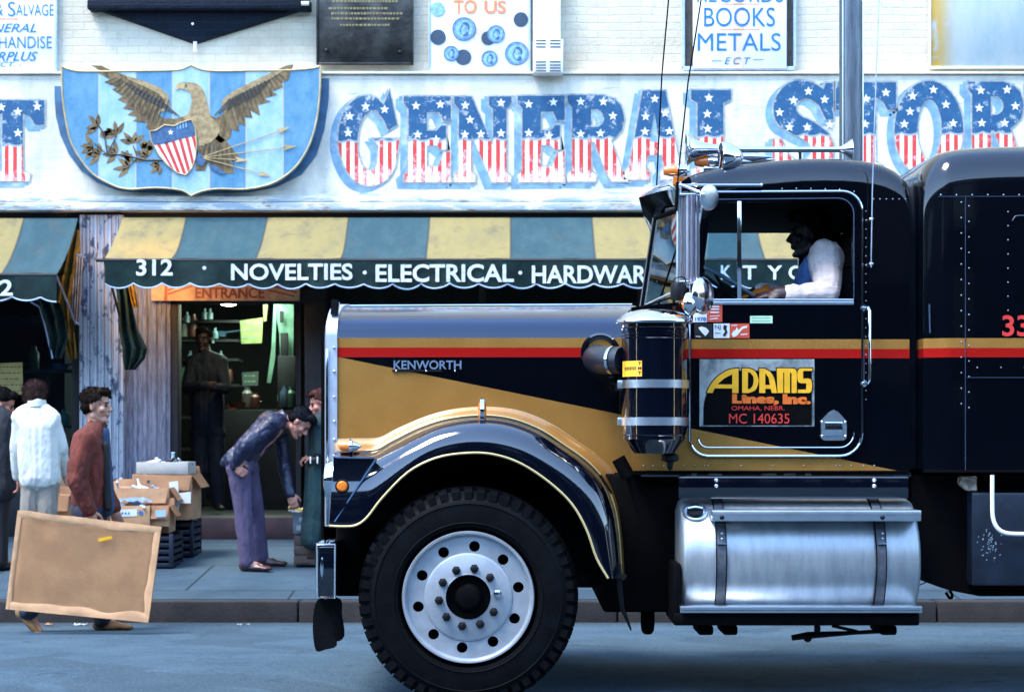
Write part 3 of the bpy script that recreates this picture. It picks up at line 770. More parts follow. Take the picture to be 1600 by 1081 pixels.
# ---------- eagle shield board
BY = 9.06
eg = thing('eagle_sign', 'blue banded shield board painted with a tan eagle, olive leaves and arrows', 'sign', P(300, 305, BY))
ccp = lambda l: [(.325*a, .325*b) for a, b in l]
bo = smooth_line([(297,322),(350,340),(430,345),(600,343),(800,340),(870,335),(918,315)],3)[:-1]+smooth_line([(918,315),(965,335),(1040,343),(1200,341),(1400,338),(1500,330),(1542,318)],3)[:-1]+smooth_line([(1542,318),(1537,450),(1522,580),(1490,690),(1440,780),(1380,840),(1300,885),(1180,910),(1050,908),(970,920),(918,942)],3)[:-1]+smooth_line([(918,942),(870,915),(750,903),(620,910),(540,890),(450,840),(390,770),(340,680),(315,570),(300,450),(297,322)],3)[:-1]
bo = ccp(bo)
f = NB(); flat(f, bo, BY, .10); part('board', f, m_shield, eg)
f = NB(); tube(f, [P(a, b, BY) for a, b in bo], .009, 6, True); part('rim', f, m_goldline, eg)
f = NB(); flat(f, ccp([(297,415),(262,415),(262,470),(268,560),(290,650),(330,740),(390,820),(470,880),(560,915),(640,925),(918,935),(1200,925),(1330,900),(1450,840),(1520,750),(1560,620),(1580,480),(1582,378),(1540,378),(1500,600),(918,800),(330,600)]), FY-.012, .008); part('painted_shadow', f, m_boardshadow, eg)  # dark drop shadow of the board, painted flat on the fascia behind it
EY = BY-.003
def lay(name, pts, mat, lvl=0, th=.0022, c=ccp, par=None):
    f = NB()
    for p in (pts if isinstance(pts[0][0], (list, tuple)) else [pts]): flat(f, c(p), EY-.0026*lvl, th)
    return part(name, f, mat, par or eg)
wingL = [(437,315),(490,317),(520,333),(600,362),(700,393),(770,424),(808,458),(818,497),(802,528),(772,541),(766,556),(792,571),(840,572),(885,560),(915,600),(800,650),(735,640),(700,612),(712,592),(640,583),(662,563),(612,553),(642,533),(590,522),(612,500),(566,480),(590,463),(540,432),(562,420),(502,396),(532,385),(473,352),(487,345)]
wingR = [(1412,312),(1380,315),(1300,350),(1200,400),(1120,440),(1076,475),(1064,500),(1076,530),(1070,552),(1040,568),(1010,556),(1000,640),(1060,690),(1108,662),(1114,622),(1150,632),(1144,590),(1182,606),(1172,562),(1214,568),(1202,532),(1250,556),(1240,505),(1302,490),(1270,474),(1332,456),(1308,440),(1362,420),(1350,400),(1386,385),(1396,350)]
bodyE = smooth_line([(850,408),(870,398),(910,397),(945,403),(975,432),(992,475),(1002,525),(1012,560),(1050,600),(1052,640),(1020,680),(975,700),(940,690),(925,600),(900,585),(880,565),(905,545),(920,500),(918,460),(905,440),(880,432),(868,424)],3,True)
tail = [(975,660),(1040,640),(1090,680),(1122,720),(1156,762),(1108,776),(1128,832),(1085,836),(1035,800),(1000,785),(985,822),(942,822),(938,740)]
egl = lay('eagle', [wingL, wingR, tail], m_eagle, 0)
lay('plumage', bodyE, m_eaglelit, 1, par=egl)
lay('wing_edge', [[(600,362),(700,393),(770,424),(808,458),(818,497),(802,528),(772,541),(766,556),(760,540),(785,510),(788,480),(760,450),(690,415),(620,385)], [(1120,440),(1076,475),(1064,500),(1076,530),(1070,552),(1090,540),(1096,505),(1110,485),(1180,440),(1300,380),(1380,330),(1300,350),(1200,400)]], m_eaglelit, 1, par=egl)
lay('beak', [(845,412),(842,428),(852,436),(862,424),(880,432),(886,420),(905,410),(880,400),(858,402)], m_goldline, 2, par=egl)
lay('eye', circ(893,411,5,8), m_eagledark, 3, par=egl)
fe = []
rf_ = random.Random(2)
for i in range(15):     # feather lines of the left wing
    t = i/14; a = Vector((560+250*t, 372+110*t)); b = Vector((500+260*t, 395+235*t))
    b = a+(b-a)*.95; n = Vector((3, 1)); fe.append([tuple(a), tuple(a+n*1.4), tuple(b+n*.6), tuple(b)])
for i in range(11):
    t = i/10; a = Vector((600+170*t, 400+85*t)); b = a+Vector((95, 75)); fe.append([tuple(a), tuple(a+Vector((4, -4))), tuple(b), tuple(b+Vector((-3, 3)))])
for i in range(15):
    t = i/14; a = Vector((1340-240*t, 352+125*t)); b = Vector((1378-240*t, 388+235*t)); b = a+(b-a)*.95; n = Vector((-3, 1)); fe.append([tuple(a), tuple(a+n*1.4), tuple(b+n*.6), tuple(b)])
for i in range(11):
    t = i/10; a = Vector((1300-190*t, 385+90*t)); b = a+Vector((-80, 80)); fe.append([tuple(a), tuple(a+Vector((-4, -4))), tuple(b), tuple(b+Vector((3, 3)))])
for i in range(7):
    a = Vector((985+i*20, 690+i*4)); b = Vector((960+i*27, 815-abs(i-4)*8)); fe.append([tuple(a), (a.x+6, a.y), (b.x+4, b.y), tuple(b)])
lay('feather_lines', fe, m_eagledark, 2, par=egl)
lay('talon', [[(955,735),(975,745),(990,770),(975,800),(945,790),(940,760)], [(1000,790),(1040,800),(1088,836),(1060,838),(1015,815)]], m_coinline, 3, par=egl)
sh = [(720,632),(750,628),(790,602),(840,606),(872,590),(920,575),(938,610),(946,690),(940,760),(922,810),(892,842),(850,830),(800,790),(760,740),(728,680)]
es = lay('small_shield', sh, m_white, 3)
lay('chief', [(720,632),(750,628),(790,602),(840,606),(872,590),(920,575),(934,600),(943,652),(870,668),(800,690),(735,698),(726,672)], m_coinline, 4, par=es)
st = []
for i in range(6):
    a = 752+i*32; st.append([(a, 694-i*7), (a+15, 691-i*7), (a+15+ (840-a)*.42+22, 815+ (6 if i<3 else -6)*i*.3), (a+ (840-a)*.42+20, 812)])
st = [[(752,694),(768,690),(836,815),(818,800)],[(790,688),(806,684),(868,834),(850,828)],[(824,680),(840,676),(896,836),(880,838)],[(858,670),(873,666),(914,815),(902,828)],[(890,662),(905,658),(932,775),(924,800)],[(920,655),(936,652),(944,700),(940,730)]]
lay('red_stripes', st, m_redpaint, 4, par=es)
lay('shield_star', star(820,637,15), m_white, 5, par=es)
lay('chief_bars', [[(848+k*14,592-k*3),(853+k*14,591-k*3),(856+k*14,622-k*3),(851+k*14,623-k*3)] for k in range(4)], m_coin, 5, par=es)
f = NB(); tube(f, [P(.325*a, .325*b, EY-.013) for a, b in sh], .006, 6, True); part('shield_rim', f, m_goldline, es)
lv = []
for (cx, cy, rr, a0) in ((472,610,62,200),(505,630,30,60),(448,705,66,170),(482,745,60,200),(560,650,60,230),(640,690,58,250),(560,745,58,200),(622,805,66,190),(600,760,40,300),(710,755,62,220),(768,795,50,150),(700,715,40,280)):
    for k in range(4):
        a = R(a0+k*42-60+rf_.uniform(-10, 10)); d = Vector((math.cos(a), math.sin(a))); n = Vector((-d.y, d.x)); c = Vector((cx, cy)); L_n = rr*rf_.uniform(.95, 1.25)
        lv.append([tuple(c), tuple(c+d*L_n*.35+n*13), tuple(c+d*L_n*.7+n*10), tuple(c+d*L_n), tuple(c+d*L_n*.7-n*9), tuple(c+d*L_n*.35-n*13)])
br_ = lay('olive_branch', lv, m_eagle, 0)
f = NB(); tube(f, [P(.325*a, .325*b, EY-.004) for a, b in ((470,600),(500,640),(515,740),(600,745),(700,770),(790,770))], .007, 6); tube(f, [P(.325*a, .325*b, EY-.004) for a, b in ((455,690),(515,742),(560,650))], .005, 6); tube(f, [P(.325*a, .325*b, EY-.004) for a, b in ((640,700),(660,760),(610,810))], .005, 6); part('stem', f, m_eagledark, br_)
for (tx, ty) in ((1395,612),(1428,703),(1195,772),(1306,848)):
    a = Vector((965, 758)); b = Vector((tx, ty)); d = (b-a).normalized(); n = Vector((-d.y, d.x)); h = b-d*62
    lay('arrow', [[tuple(a+n*2), tuple(h+n*2), tuple(h-n*2), tuple(a-n*2)], [tuple(b), tuple(h-d*4+n*14), tuple(h+d*8), tuple(h-d*4-n*14)]], m_goldline, 4)

# ---------- small boards along the top
def sboard(name, lab, x0, x1, y0, y1, Y, mat, frame=None, cat='sign'):
    t = thing(name, lab, cat, P((x0+x1)/2, y1, Y)); f = NB(); pbox(f, x0, x1, y0, y1, Y, .03, .003); part('board', f, mat, t)
    if frame:
        g_ = NB(); e = 3
        for (a, b, c, d) in ((x0-e, x0, y0-e, y1+e), (x1, x1+e, y0-e, y1+e), (x0, x1, y1, y1+e), (x0, x1, y0-e, y0)):
            pbox(g_, a, b, c, d, Y-.012, .05, .003)
        part('frame', g_, frame, t)
    return t
def letters(t, items, Y, mat, bold=.02, shear=0):
    f = NB()
    for s, a, b, c, d in items: ptext(f, s, a, b, c, d, Y, bold, shear)
    return part('lettering', f, mat, t)
def rules(t, rects, Y, mat, nm='rule'):
    f = NB()
    for a, b, c, d in rects: flat(f, [(a, c), (b, c), (b, d), (a, d)], Y, None)
    return part(nm, f, mat, t)
t = sboard('merchandise_sign', 'white signboard lettered in blue SALVAGE and MERCHANDISE at the far left', -70, 86, -30, 111, 9.26, m_signwhite, m_piping)
letters(t, [('S', 12, 24, 3, 26), ('ALVAGE', 25, 84, 7, 25), ('&', -8, 5, 5, 25), ('MERCHANDISE', -55, 81, 57, 76)], 9.255, m_blueink, .0)
letters(t, [('GENERAL', -40, 57, 37, 51), ('SURPLUS', -30, 59, 81, 96), ('- ECT. -', -18, 34, 97, 105)], 9.255, m_blueink, .01, .35)
rules(t, [(-40, 29, 29, 31)], 9.255, m_orangeink)
t = sboard('bronze_plaque', 'dark bronze memorial plaque with raised gold lines on the white wall', 497, 643, -60, 98, 9.22, m_bronze, m_bronze, 'plaque')
f = NB()
for i, yy in enumerate((-40, -28, -12, 4, 15, 23, 31, 41)):
    xx = 508+rf_.uniform(0, 25); xe = 625-rf_.uniform(0, 20)
    while xx < xe:
        ww = rf_.uniform(2, 6); flat(f, [(xx, yy-3), (xx+ww, yy-3), (xx+ww*.9, yy), (xx+.3, yy)], 9.215, .003); xx += ww+1.4
part('raised_lines', f, m_bronzelit, t)
f = NB()
for (a, b) in ((510, 79), (625, 82)): ball(f, P(a, b, 9.217), .02, None, 2)
part('bolt', f, m_bronze, t)
t = sboard('coin_sign', 'white signboard with pale blue painted coins and orange lettering TO US', 672, 826, -60, 113, 9.24, m_signwhite, m_piping)
letters(t, [('TO', 709, 745, 0, 22), ('US', 757, 791, 1, 22)], 9.235, m_orangeink, .03)
rules(t, [(740, 757, -60, 113)], 9.238, m_tan, 'tan_strip')
for (cx, cy, r_, k) in ((725,45.5,18.5,1),(775,53.6,14,1),(807.6,84,18.5,1),(705,84,12,1),(765,92,12.7,1),(763,60,11,0),(724,90,12.4,0),(684.5,58.5,12,0),(814,31,11.5,0),(684,14.6,11,1)):
    f = NB(); lv_ = 9.232 if k else 9.2345
    flat(f, circ(cx, cy, r_, 26), lv_, .002); c = part('coin', f, m_coin if k else m_navydot, t)
    if k and r_ > 11:
        f = NB(); flat(f, [circ(cx, cy, r_*.99, 26), circ(cx, cy, r_*.90, 26)], lv_-.0015, .001); flat(f, [circ(cx, cy, r_*.82, 26), circ(cx, cy, r_*.77, 26)], lv_-.0015, .001)
        u = r_/18.5
        for hp in ([(-2,-10),(4,-11),(8,-7),(9,-1),(7,2),(6,2),(5,-3),(2,-6),(-2,-7)], [(-4,-6),(-2,-7),(-3,-2),(-6,2),(-4,3),(-5,6),(-2,8),(-3,9),(-6,7),(-6,4),(-7.5,2.5)], [(3,5),(6,4),(8,10),(4,12),(-3,11),(1,8)], [(2,-2),(4,-3),(4,1),(3,2)]):
            flat(f, [(cx+a*u, cy+b*u) for a, b in hp], lv_-.0015, .001)
        part('profile', f, m_coinline, c)
vt = thing('vent_box', 'white louvred vent box on the wall beside the coin signboard', 'vent', P(856, 115, 9.1))
f = NB(); pbox(f, 833, 880, 62, 114, 9.02, .26, .008); part('housing', f, m_white, vt)
f = NB()
for yy in (63.5, 68.5, 73.5, 97, 102, 106.5, 111):
    for (a, b) in ((837, 853), (859, 876)): pbox(f, a, b, yy-.9, yy+.9, 9.016, .006)
part('louvre', f, m_eagledark, vt)
f = NB(); pbox(f, 833, 876, -60, 61.5, 9.16, .13, .006); part('duct', f, m_signwhite, vt)
t = thing('books_sign', 'white signboard lettered RECORDS, BOOKS, METALS in blue, hung in a window', 'sign', P(1156, 110, 9.24))
f = NB(); pbox(f, 1069, 1081, -60, 104, 9.27, .04); pbox(f, 1231, 1241, -60, 104, 9.27, .04); parts('window_slot', f, m_eagledark, t)
f = NB(); pbox(f, 1068, 1242, 104, 110, 9.22, .09, .004); pbox(f, 1066, 1070, -60, 104, 9.24, .07); pbox(f, 1240, 1244, -60, 104, 9.24, .07); part('sill', f, m_piping, t)
f = NB(); pbox(f, 1083, 1229, -60, 107, 9.20, .03, .003); part('board', f, m_signwhite, t)
rules(t, [(1146, 1162, -60, 107)], 9.1985, m_tan, 'tan_strip')
letters(t, [('RECORDS', 1089, 1224, -22, 4), ('BOOKS', 1100, 1211, 12, 42), ('METALS', 1090, 1220, 52, 80)], 9.196, m_blueink, .0)
letters(t, [('E C T', 1132, 1173, 90, 101)], 9.196, m_coinline, .005, .3)
rules(t, [(1127, 1187, 6, 7.4), (1125, 1187, 45.3, 46.7)], 9.196, m_orangeink); rules(t, [(1112, 1128, 95, 96), (1177, 1193, 93, 94)], 9.196, m_coinline, 'dash')
def stain_mat():
    m, nt, b, co, sp = base_mat("stained_blue_panel", .5)
    f = noi(nt, scl(nt, co, (1.6, 1, .6)), 3, 8, .7)
    c = mixc(nt, ramp(nt, f, .3, .7), (.27, .35, .37), (.38, .42, .41))
    x0 = P(1458, 0, 9.25).x; x1 = P(1500, 0, 9.25).x
    k = mth(nt, 'MULTIPLY', ramp(nt, sp.outputs[0], x1, x0), ramp(nt, noi(nt, scl(nt, co, (1, 1, .5)), 6, 8, .75), .28, .46))
    c = mixc(nt, k, c, (.42, .26, .03))
    k2 = ramp(nt, noi(nt, co, 4, 9, .8), .64, .7); c = mixc(nt, mth(nt, 'MULTIPLY', k2, .6), c, (.58, .46, .2))
    setc(nt, b, c); return m
t = sboard('boarded_window', 'window boarded with a pale blue panel stained yellow, upper right', 1455, 1680, -60, 104, 9.24, stain_mat(), m_signwhite, 'window')
# dark triangle over the eagle board, built as a shallow brick wedge
t = thing('dark_wedge', 'dark brick wedge tapering to a point above the eagle board', 'bracket', P(305, 70, W))
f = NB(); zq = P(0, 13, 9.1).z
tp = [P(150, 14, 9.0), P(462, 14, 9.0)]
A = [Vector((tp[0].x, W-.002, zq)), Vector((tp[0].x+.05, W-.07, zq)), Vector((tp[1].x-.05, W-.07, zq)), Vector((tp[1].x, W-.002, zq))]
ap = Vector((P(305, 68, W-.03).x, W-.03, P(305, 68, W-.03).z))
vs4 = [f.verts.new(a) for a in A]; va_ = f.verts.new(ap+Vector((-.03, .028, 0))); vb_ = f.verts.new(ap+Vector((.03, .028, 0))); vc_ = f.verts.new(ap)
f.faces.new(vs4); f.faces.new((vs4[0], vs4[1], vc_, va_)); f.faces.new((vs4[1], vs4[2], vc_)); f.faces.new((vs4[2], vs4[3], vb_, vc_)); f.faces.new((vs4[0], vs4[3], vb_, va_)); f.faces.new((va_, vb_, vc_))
part('wedge', f, m_navybrick, t)
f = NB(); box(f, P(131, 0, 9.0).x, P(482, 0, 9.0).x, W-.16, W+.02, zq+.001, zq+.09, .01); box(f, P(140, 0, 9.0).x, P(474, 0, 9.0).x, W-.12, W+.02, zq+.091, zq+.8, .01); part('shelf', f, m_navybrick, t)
f = NB(); q = P(305, 66, W-.05); tube(f, [q, q+Vector((0, 0, -.09))], .018, 10); part('white_fixture', f, m_white, t)
f = NB(); q = P(476, 6, W-.17); tube(f, [q+Vector((-.03, 0, 0)), q+Vector((.04, 0, .0))], .02, 10); part('white_cap', f, m_white, t)
f = NB(); ball(f, P(301, 38, W-.16), .012, None, 2); part('bolt', f, m_white, t)
# yellow handwritten notice in the left window
poster('window_notice', [(-20, 568), (35, 566), (36, 616), (-19, 618)], 9.5, M("yellow_card", (.35, .28, .09), .7), 'yellow handwritten notice in the dark left shop window', 5)
# ================================================================== TRUCK
def chrome(name, rough=.08, col=(.62, .66, .70), bump=0, dirt=.0):
    return M(name, col, rough, 1, .06, 14, bump, 90, dirt=dirt, dcol=(.25, .24, .22))
m_chrome = chrome("polished_chrome")
m_alu = chrome("brushed_aluminium", .30, (.62, .66, .70), 0, .0)
m_rimal = M('forged_wheel_aluminium', (.34, .37, .40), .40, .5, .10, 12, .02, 60, dirt=.35, dcol=(.15, .15, .15))
m_satin = M("satin_steel_trim", (.42, .47, .54), .38, .55, .08, 10, .0)
def tank_mat():
    m, nt, b, co, sp = base_mat("brushed_tank_aluminium", .36, .62)
    f = noi(nt, scl(nt, co, (3, .6, .6)), 6, 7, .7); g = noi(nt, scl(nt, co, (1, 8, 8)), 30, 3)
    c = mixc(nt, ramp(nt, f, .3, .7), (.28, .31, .33), (.38, .41, .42))
    s = noi(nt, co, 7, 9, .8); c = mixc(nt, mth(nt, 'MULTIPLY', ramp(nt, s, .66, .74), .6), c, (.14, .12, .10))
    setc(nt, b, c); nt.links.new(mth(nt, 'MULTIPLY_ADD', f, .25, .24), b.inputs['Roughness']); bumpit(nt, b, g, .10, .004); return m
m_tank = tank_mat()
m_rubber = M("worn_tyre_rubber", (.0018, .0022, .003), .6, 0, .35, 9, .12, 60, dirt=.5, dcol=(.007, .009, .012), spec=.07)
m_blackmat = M("black_chassis_paint", (.0010, .0010, .0014), .75, 0, .4, 12, .1, spec=.06)
m_darksteel = M("dark_greasy_steel", (.006, .0065, .008), .5, .3, .4, 12, .2, spec=.2)
m_navy = M("deep_navy_paint", (.0008, .0018, .006), .09, 0, .15, 4, .015, 9, coat=1, spec=.6)
m_interior = M("black_cab_trim", (.002, .0025, .004), .8, 0, .3, 10, .05, spec=.1)
m_amber = M("amber_lens", (.72, .17, .012), .15, 0, .1, 20, .1, 90, coat=1)
m_redlens = M("red_reflector", (.45, .03, .02), .2, 0, .1, 20, 0)
m_strap = M("grey_rubbered_strap", (.06, .07, .085), .5, .2, .3, 20, .2)
m_yellow = M("bright_yellow_lettering", (.72, .36, .008), .45, 0, .1, 20, 0)
m_orangelet = M("orange_lettering", (.62, .12, .008), .45, 0, .15, 16, 0)
m_redlet = M("red_lettering", (.55, .03, .02), .45, 0, .12, 20, 0)
GOLD, GOLD2 = (.29, .132, .024), (.34, .162, .034)
def striped(name, z_top, z_mid, z_bot, Y, p, q):
    "navy body with a gold and a red band, and gold under the slanting line p..q (pixels at depth Y)"
    m, nt, b, co, sp = base_mat(name, .22, 0, 1, .1)
    x, z = sp.outputs[0], sp.outputs[2]
    a, c_ = P(*p, Y), P(*q, Y); k = (c_.z-a.z)/(c_.x-a.x)
    zl = mth(nt, 'MULTIPLY_ADD', x, k, a.z-k*a.x)
    under = mth(nt, 'MULTIPLY', mth(nt, 'LESS_THAN', z, zl), mth(nt, 'LESS_THAN', z, z_bot-.001))
    gold = mth(nt, 'MULTIPLY', mth(nt, 'GREATER_THAN', z, z_mid), mth(nt, 'LESS_THAN', z, z_top))
    red = mth(nt, 'MULTIPLY', mth(nt, 'GREATER_THAN', z, z_bot), mth(nt, 'LESS_THAN', z, z_mid))
    g = noi(nt, co, 5, 4); fl = noi(nt, co, 260, 2)
    gc = mixc(nt, ramp(nt, g, .3, .7), GOLD, GOLD2); gc = mixc(nt, mth(nt, 'MULTIPLY', ramp(nt, fl, .45, .75), .35), gc, (.62, .45, .18))
    gm = mth(nt, 'MAXIMUM', under, gold)
    c = mixc(nt, gm, (.0005, .0010, .0028), gc)
    c = mixc(nt, red, c, (.30, .008, .006))
    setc(nt, b, c)
    nt.links.new(mth(nt, 'MULTIPLY', gm, .35), b.inputs['Metallic'])
    nt.links.new(mth(nt, 'MULTIPLY_ADD', gm, .18, .2), b.inputs['Roughness'])
    bumpit(nt, b, noi(nt, co, 2.5, 3), .05, .02)
    return m
m_hood = striped("striped_hood_paint", 1.812, 1.760, 1.711, .45, (525, 557), (972, 648))
m_cab = striped("striped_cab_paint", 1.794, 1.746, 1.700, .28, (1079, 669), (1416, 738))
m_sleeper = striped("striped_sleeper_paint", 1.794, 1.746, 1.700, .15, (-4000, 1500), (4000, 1500))
m_goldp, nt, b_, co_, _s = base_mat("gold_metallic_paint", .36, .35, 1)
_gc = mixc(nt, ramp(nt, noi(nt, co_, 5, 4), .3, .7), GOLD, GOLD2); _gc = mixc(nt, mth(nt, 'MULTIPLY', ramp(nt, noi(nt, co_, 260, 2), .45, .75), .35), _gc, (.62, .45, .18)); setc(nt, b_, _gc)
m_goldpin = M("gold_pinstripe", (.50, .38, .16), .35, .2, .1, 20, 0)

YC = 1.22                                     # centre line of the truck
def my(Y): return 2*YC-Y
def mirror(bm):
    g = bm.copy()
    for v in g.verts: v.co.y = 2*YC-v.co.y
    bmesh.ops.reverse_faces(g, faces=g.faces[:]); return g
trk = thing('truck_tractor', 'black conventional truck tractor with gold and red stripes driving past the store', 'truck', (P(1080, 0, 0).x, YC, 0))
def tp_(name, bm, mat, par=None, angle=35, label=None): return part(name, bm, mat, par or trk, angle, label)
def both(name, bm, mat, par=None, angle=35):
    g = mirror(bm); a = tp_(name, bm, mat, par, angle); tp_(name, g, mat, par, angle); return a

# ---- fender outline (photo pixels)
FO = [(522,707),(556,706),(587,704),(613,690),(658,668),(702,655),(753,650),(800,655.6),(845,673),(880,696),(916,722),(942,752),(959,796),(966,849),(968,905)]
FL = [(514,822),(536,823),(556,821),(573,809),(597,778),(637,738),(681,715.6),(729,708),(771,710),(814,724.5),(858,753.5),(893,787),(916,827),(932,872),(950,903)]
FOs = smooth_line(FO, 4); FLs = smooth_line(FL, 4); NF = len(FOs)
def fpt(i, k, Y, ext=0):
    O = Vector(FOs[i]); Lp = Vector(FLs[i]); d = (O-Lp).normalized()
    return P(*(O+(Lp-O)*k+d*ext), Y)
flare = NB(); loft(flare, [[fpt(i, 0, .447, 22), fpt(i, 0, .44, 15), fpt(i, 0, .41, 9), fpt(i, 0, .36, 4), fpt(i, 0, .30, .5)] for i in range(NF)], closed=False, caps=False)
both('fender_flare', flare, m_goldp, angle=70)
fend = NB()
rings = []
for i in range(NF):
    t = i/(NF-1)
    bulge = .06 if i > 9 else .10
    rings.append([fpt(i, 0, .301, .6), fpt(i, 0, .27, 2.4), fpt(i, .02, .25, 1.2), fpt(i, .05, .235), fpt(i, .07, .20, 2), fpt(i, .12, .12, 3), fpt(i, .24, .05, 2), fpt(i, .42, .015), fpt(i, .7, .0), fpt(i, 1, .0), fpt(i, 1, .03), fpt(i, .94, .05), fpt(i, .5, .06)])
loft(fend, rings, closed=False, caps=False)
fo = both('fender', fend, m_navy, angle=50)
f = NB(); tube(f, [fpt(i, .992, -.003) for i in range(NF)], .0062, 6); tp_('gold_pinstripe', f, m_goldpin, fo)
f = NB(); tube(f, [fpt(i, .012, .262, 3.5) for i in range(6, NF)], .004, 6); tp_('pale_pinstripe', f, m_goldpin, fo)
# headlamp pod in the front of the fender
f = NB(); pbox(f, 519, 586, 716, 734, .0-.004, .3, .012)
f = NB()
loft(f, [[P(521, 714, y) for y in (.02, .4)]+[P(518, 812, y) for y in (.4, .02)], [P(583, 714, y) for y in (.02, .4)]+[P(530, 812, y) for y in (.4, .02)]])
both('headlamp_pod', f, m_navy)
f = NB(); lathe(f, [(.001, 0), (.085, 0), (.10, .03), (.10, .12), (.06, .2), (.001, .2)], P(509, 750, .16), (1, 0, 0), 28)
_k = 1
f2_ = NB(); m_podglint = M('blue_glint_edge', (.02, .05, .10), .12, .5, .2, 10, 0)
for a_, b_, r_ in (((588, 717), (523, 815), .006),): tube(f2_, [P(*a_, .012), P(*b_, .004)], r_, 8)
tube(f2_, [P(524, 715, .012), P(586, 716, .012)], .005, 8)
tp_('pod_edge_highlight', f2_, m_podglint)  # lighter blue tubes paint the highlights along the pod edges
hb = both('headlight', f, m_chrome)
f = NB(); lathe(f, [(.001, -.012), (.05, -.008), (.083, 0.002), (.083, .01), (.001, .012)], P(509, 750, .16), (1, 0, 0), 28); tp_('lens', f, glass_mat("lamp_glass", (.9, .95, 1), .05, .25), hb)
f = NB(); lathe(f, [(.001, -.012), (.020, -.010), (.028, 0), (.030, .012), (.001, .014)], P(534.5, 759.5, .005), (0, 1, 0), 24); al_ = tp_('side_marker', f, m_amber, label='round amber lamp on the front of the fender')
f = NB(); lathe(f, [(.028, -.004), (.034, -.002), (.034, .012), (.028, .012)], P(534.5, 759.5, .006), (0, 1, 0), 24); tp_('bezel', f, m_darksteel, al_)
# bullet marker on the front of the hood flare, and the lollipop lamp on the crown
f = NB(); lathe(f, [(.001, 0), (.020, .004), (.024, .02), (.026, .055)], P(530, 697, .25), (1, 0, 0), 18); o = tp_('bullet_marker', f, m_amber, label='amber bullet marker on the fender front')
f = NB(); lathe(f, [(.027, .05), (.030, .056), (.030, .066), (.024, .07), (.020, .09), (.001, .112)], P(530, 697, .25), (1, 0, 0), 18); pbox(f, 546, 549, 686, 700, .245, .012); tp_('chrome_tail', f, m_chrome, o)
f = NB(); lathe(f, [(.001, -.022), (.045, -.018), (.062, -.004), (.062, .004), (.045, .018), (.001, .022)], P(753.5, 643, .16), (1, 0, 0), 28); o = tp_('turn_signal', f, m_amber, label='amber turn signal standing on the fender crown')
f = NB(); lathe(f, [(.058, -.012), (.067, -.010), (.067, .010), (.058, .012)], P(753.5, 643, .16), (1, 0, 0), 28); tp_('chrome_ring', f, m_chrome, o)
f = NB(); tube(f, [P(753.5, 660, .15), P(752, 671, .12)], [.014, .024], 12); tp_('stem', f, m_darksteel, o)

# ---- hood
side_top = 528
hs = [(526, side_top), (1002, side_top), (1002, 738), (946, 738)]+[(a, b+6) for a, b in reversed([p for p in FO if p[0] <= 930])]+[(526, 712)]
f = NB(); prism(f, [hs], lambda u, v: P(u, v, .45), Vector((0, .02, 0)))
hood = both('hood_side', f, m_hood)
def hood_ring(px, grow=0):
    rows = [(.45, 528), (.455, 520), (.47, 511), (.50, 502), (.55, 494), (.63, 487), (.75, 481.5), (.95, 478), (1.22, 477)]
    k = (px-527)/473.0; L_ = []
    for y, r in rows:
        q = P(px, r+(1-k)*2*(528-r)/50, y); z = q.z+grow; X = q.x
        L_.append(Vector((P(px, 0, .45).x, y-grow*.8, z)))
    return L_+[Vector((p.x, 2*YC-p.y, p.z)) for p in reversed(L_[:-1])]
f = NB(); loft(f, [hood_ring(p) for p in (526, 600, 700, 800, 900, 1002)], closed=False, caps=False)
m_top, nt_, bt_, ct_, _s = base_mat("sky_tinted_hood_paint", .14, 0, .45, .35); setc(nt_, bt_, (.0012, .007, .030))  # bluer base colour stands in for sky reflected on the hood top
_bn = nd(nt_, "ShaderNodeBump"); _bn.inputs['Strength'].default_value = .35; _bn.inputs['Distance'].default_value = .012
nt_.links.new(noi(nt_, scl(nt_, ct_, (.12, 6, 6)), 2.2, 2, .5), _bn.inputs['Height']); nt_.links.new(_bn.outputs[0], bt_.inputs['Normal']); nt_.links.new(_bn.outputs[0], bt_.inputs['Coat Normal'])
tp_('hood_top', f, m_top, angle=60)
f = NB(); a = [Vector((q.x, q.y, q.z+.004)) for q in (hood_ring(527)[8], hood_ring(1002)[8])]; tube(f, a, .006, 6); tp_('hood_hinge', f, m_chrome)
# radiator shell with rivets, cap and ornament
f = NB(); r0 = hood_ring(510, .012); r1 = hood_ring(527, .012)
lowz = P(0, 822, .45).z
def close(r): return r+[Vector((r[-1].x, r[-1].y, lowz)), Vector((r[0].x, r[0].y, lowz))]
rr0 = [Vector((p.x, YC+(p.y-YC)*.985, p.z-.006)) for p in r0]; rr_ = [Vector((p.x-.012, YC+(p.y-YC)*.94, p.z-.03)) for p in r0]
loft(f, [close(rr_), close(rr0), close(r0), close(r1)])
rad = tp_('radiator_shell', f, m_satin, angle=40)
f = NB()
for yy in (543, 580, 620, 658, 686, 712, 745, 780, 805): ball(f, P(522, yy, .436), .0075, None, 2)
tp_('rivets', f, m_chrome, rad)
f = NB(); pbox(f, 509, 513, 545, 820, .43, .03, .003); tp_('edge_moulding', f, m_chrome, rad)
f = NB(); q = r0[4].x-.03
for k in range(17): box(f, q-.012, q, .62+k*.075, .63+k*.075, .75, 1.83, 0)
tp_('grille_bars', f, m_chrome, rad)
f = NB(); box(f, q-.004, q+.01, .52, 1.92, .72, 1.86); tp_('grille_back', f, m_blackmat, rad)
f = NB(); loft(f, [[P(516, 492, .5), P(528, 492, .5), P(530, 469, .5), P(518, 467, .5)], [P(516, 492, .5)+Vector((0, .05, 0)), P(528, 492, .5)+Vector((0, .05, 0)), P(530, 469, .5)+Vector((0, .05, 0)), P(518, 467, .5)+Vector((0, .05, 0))]])
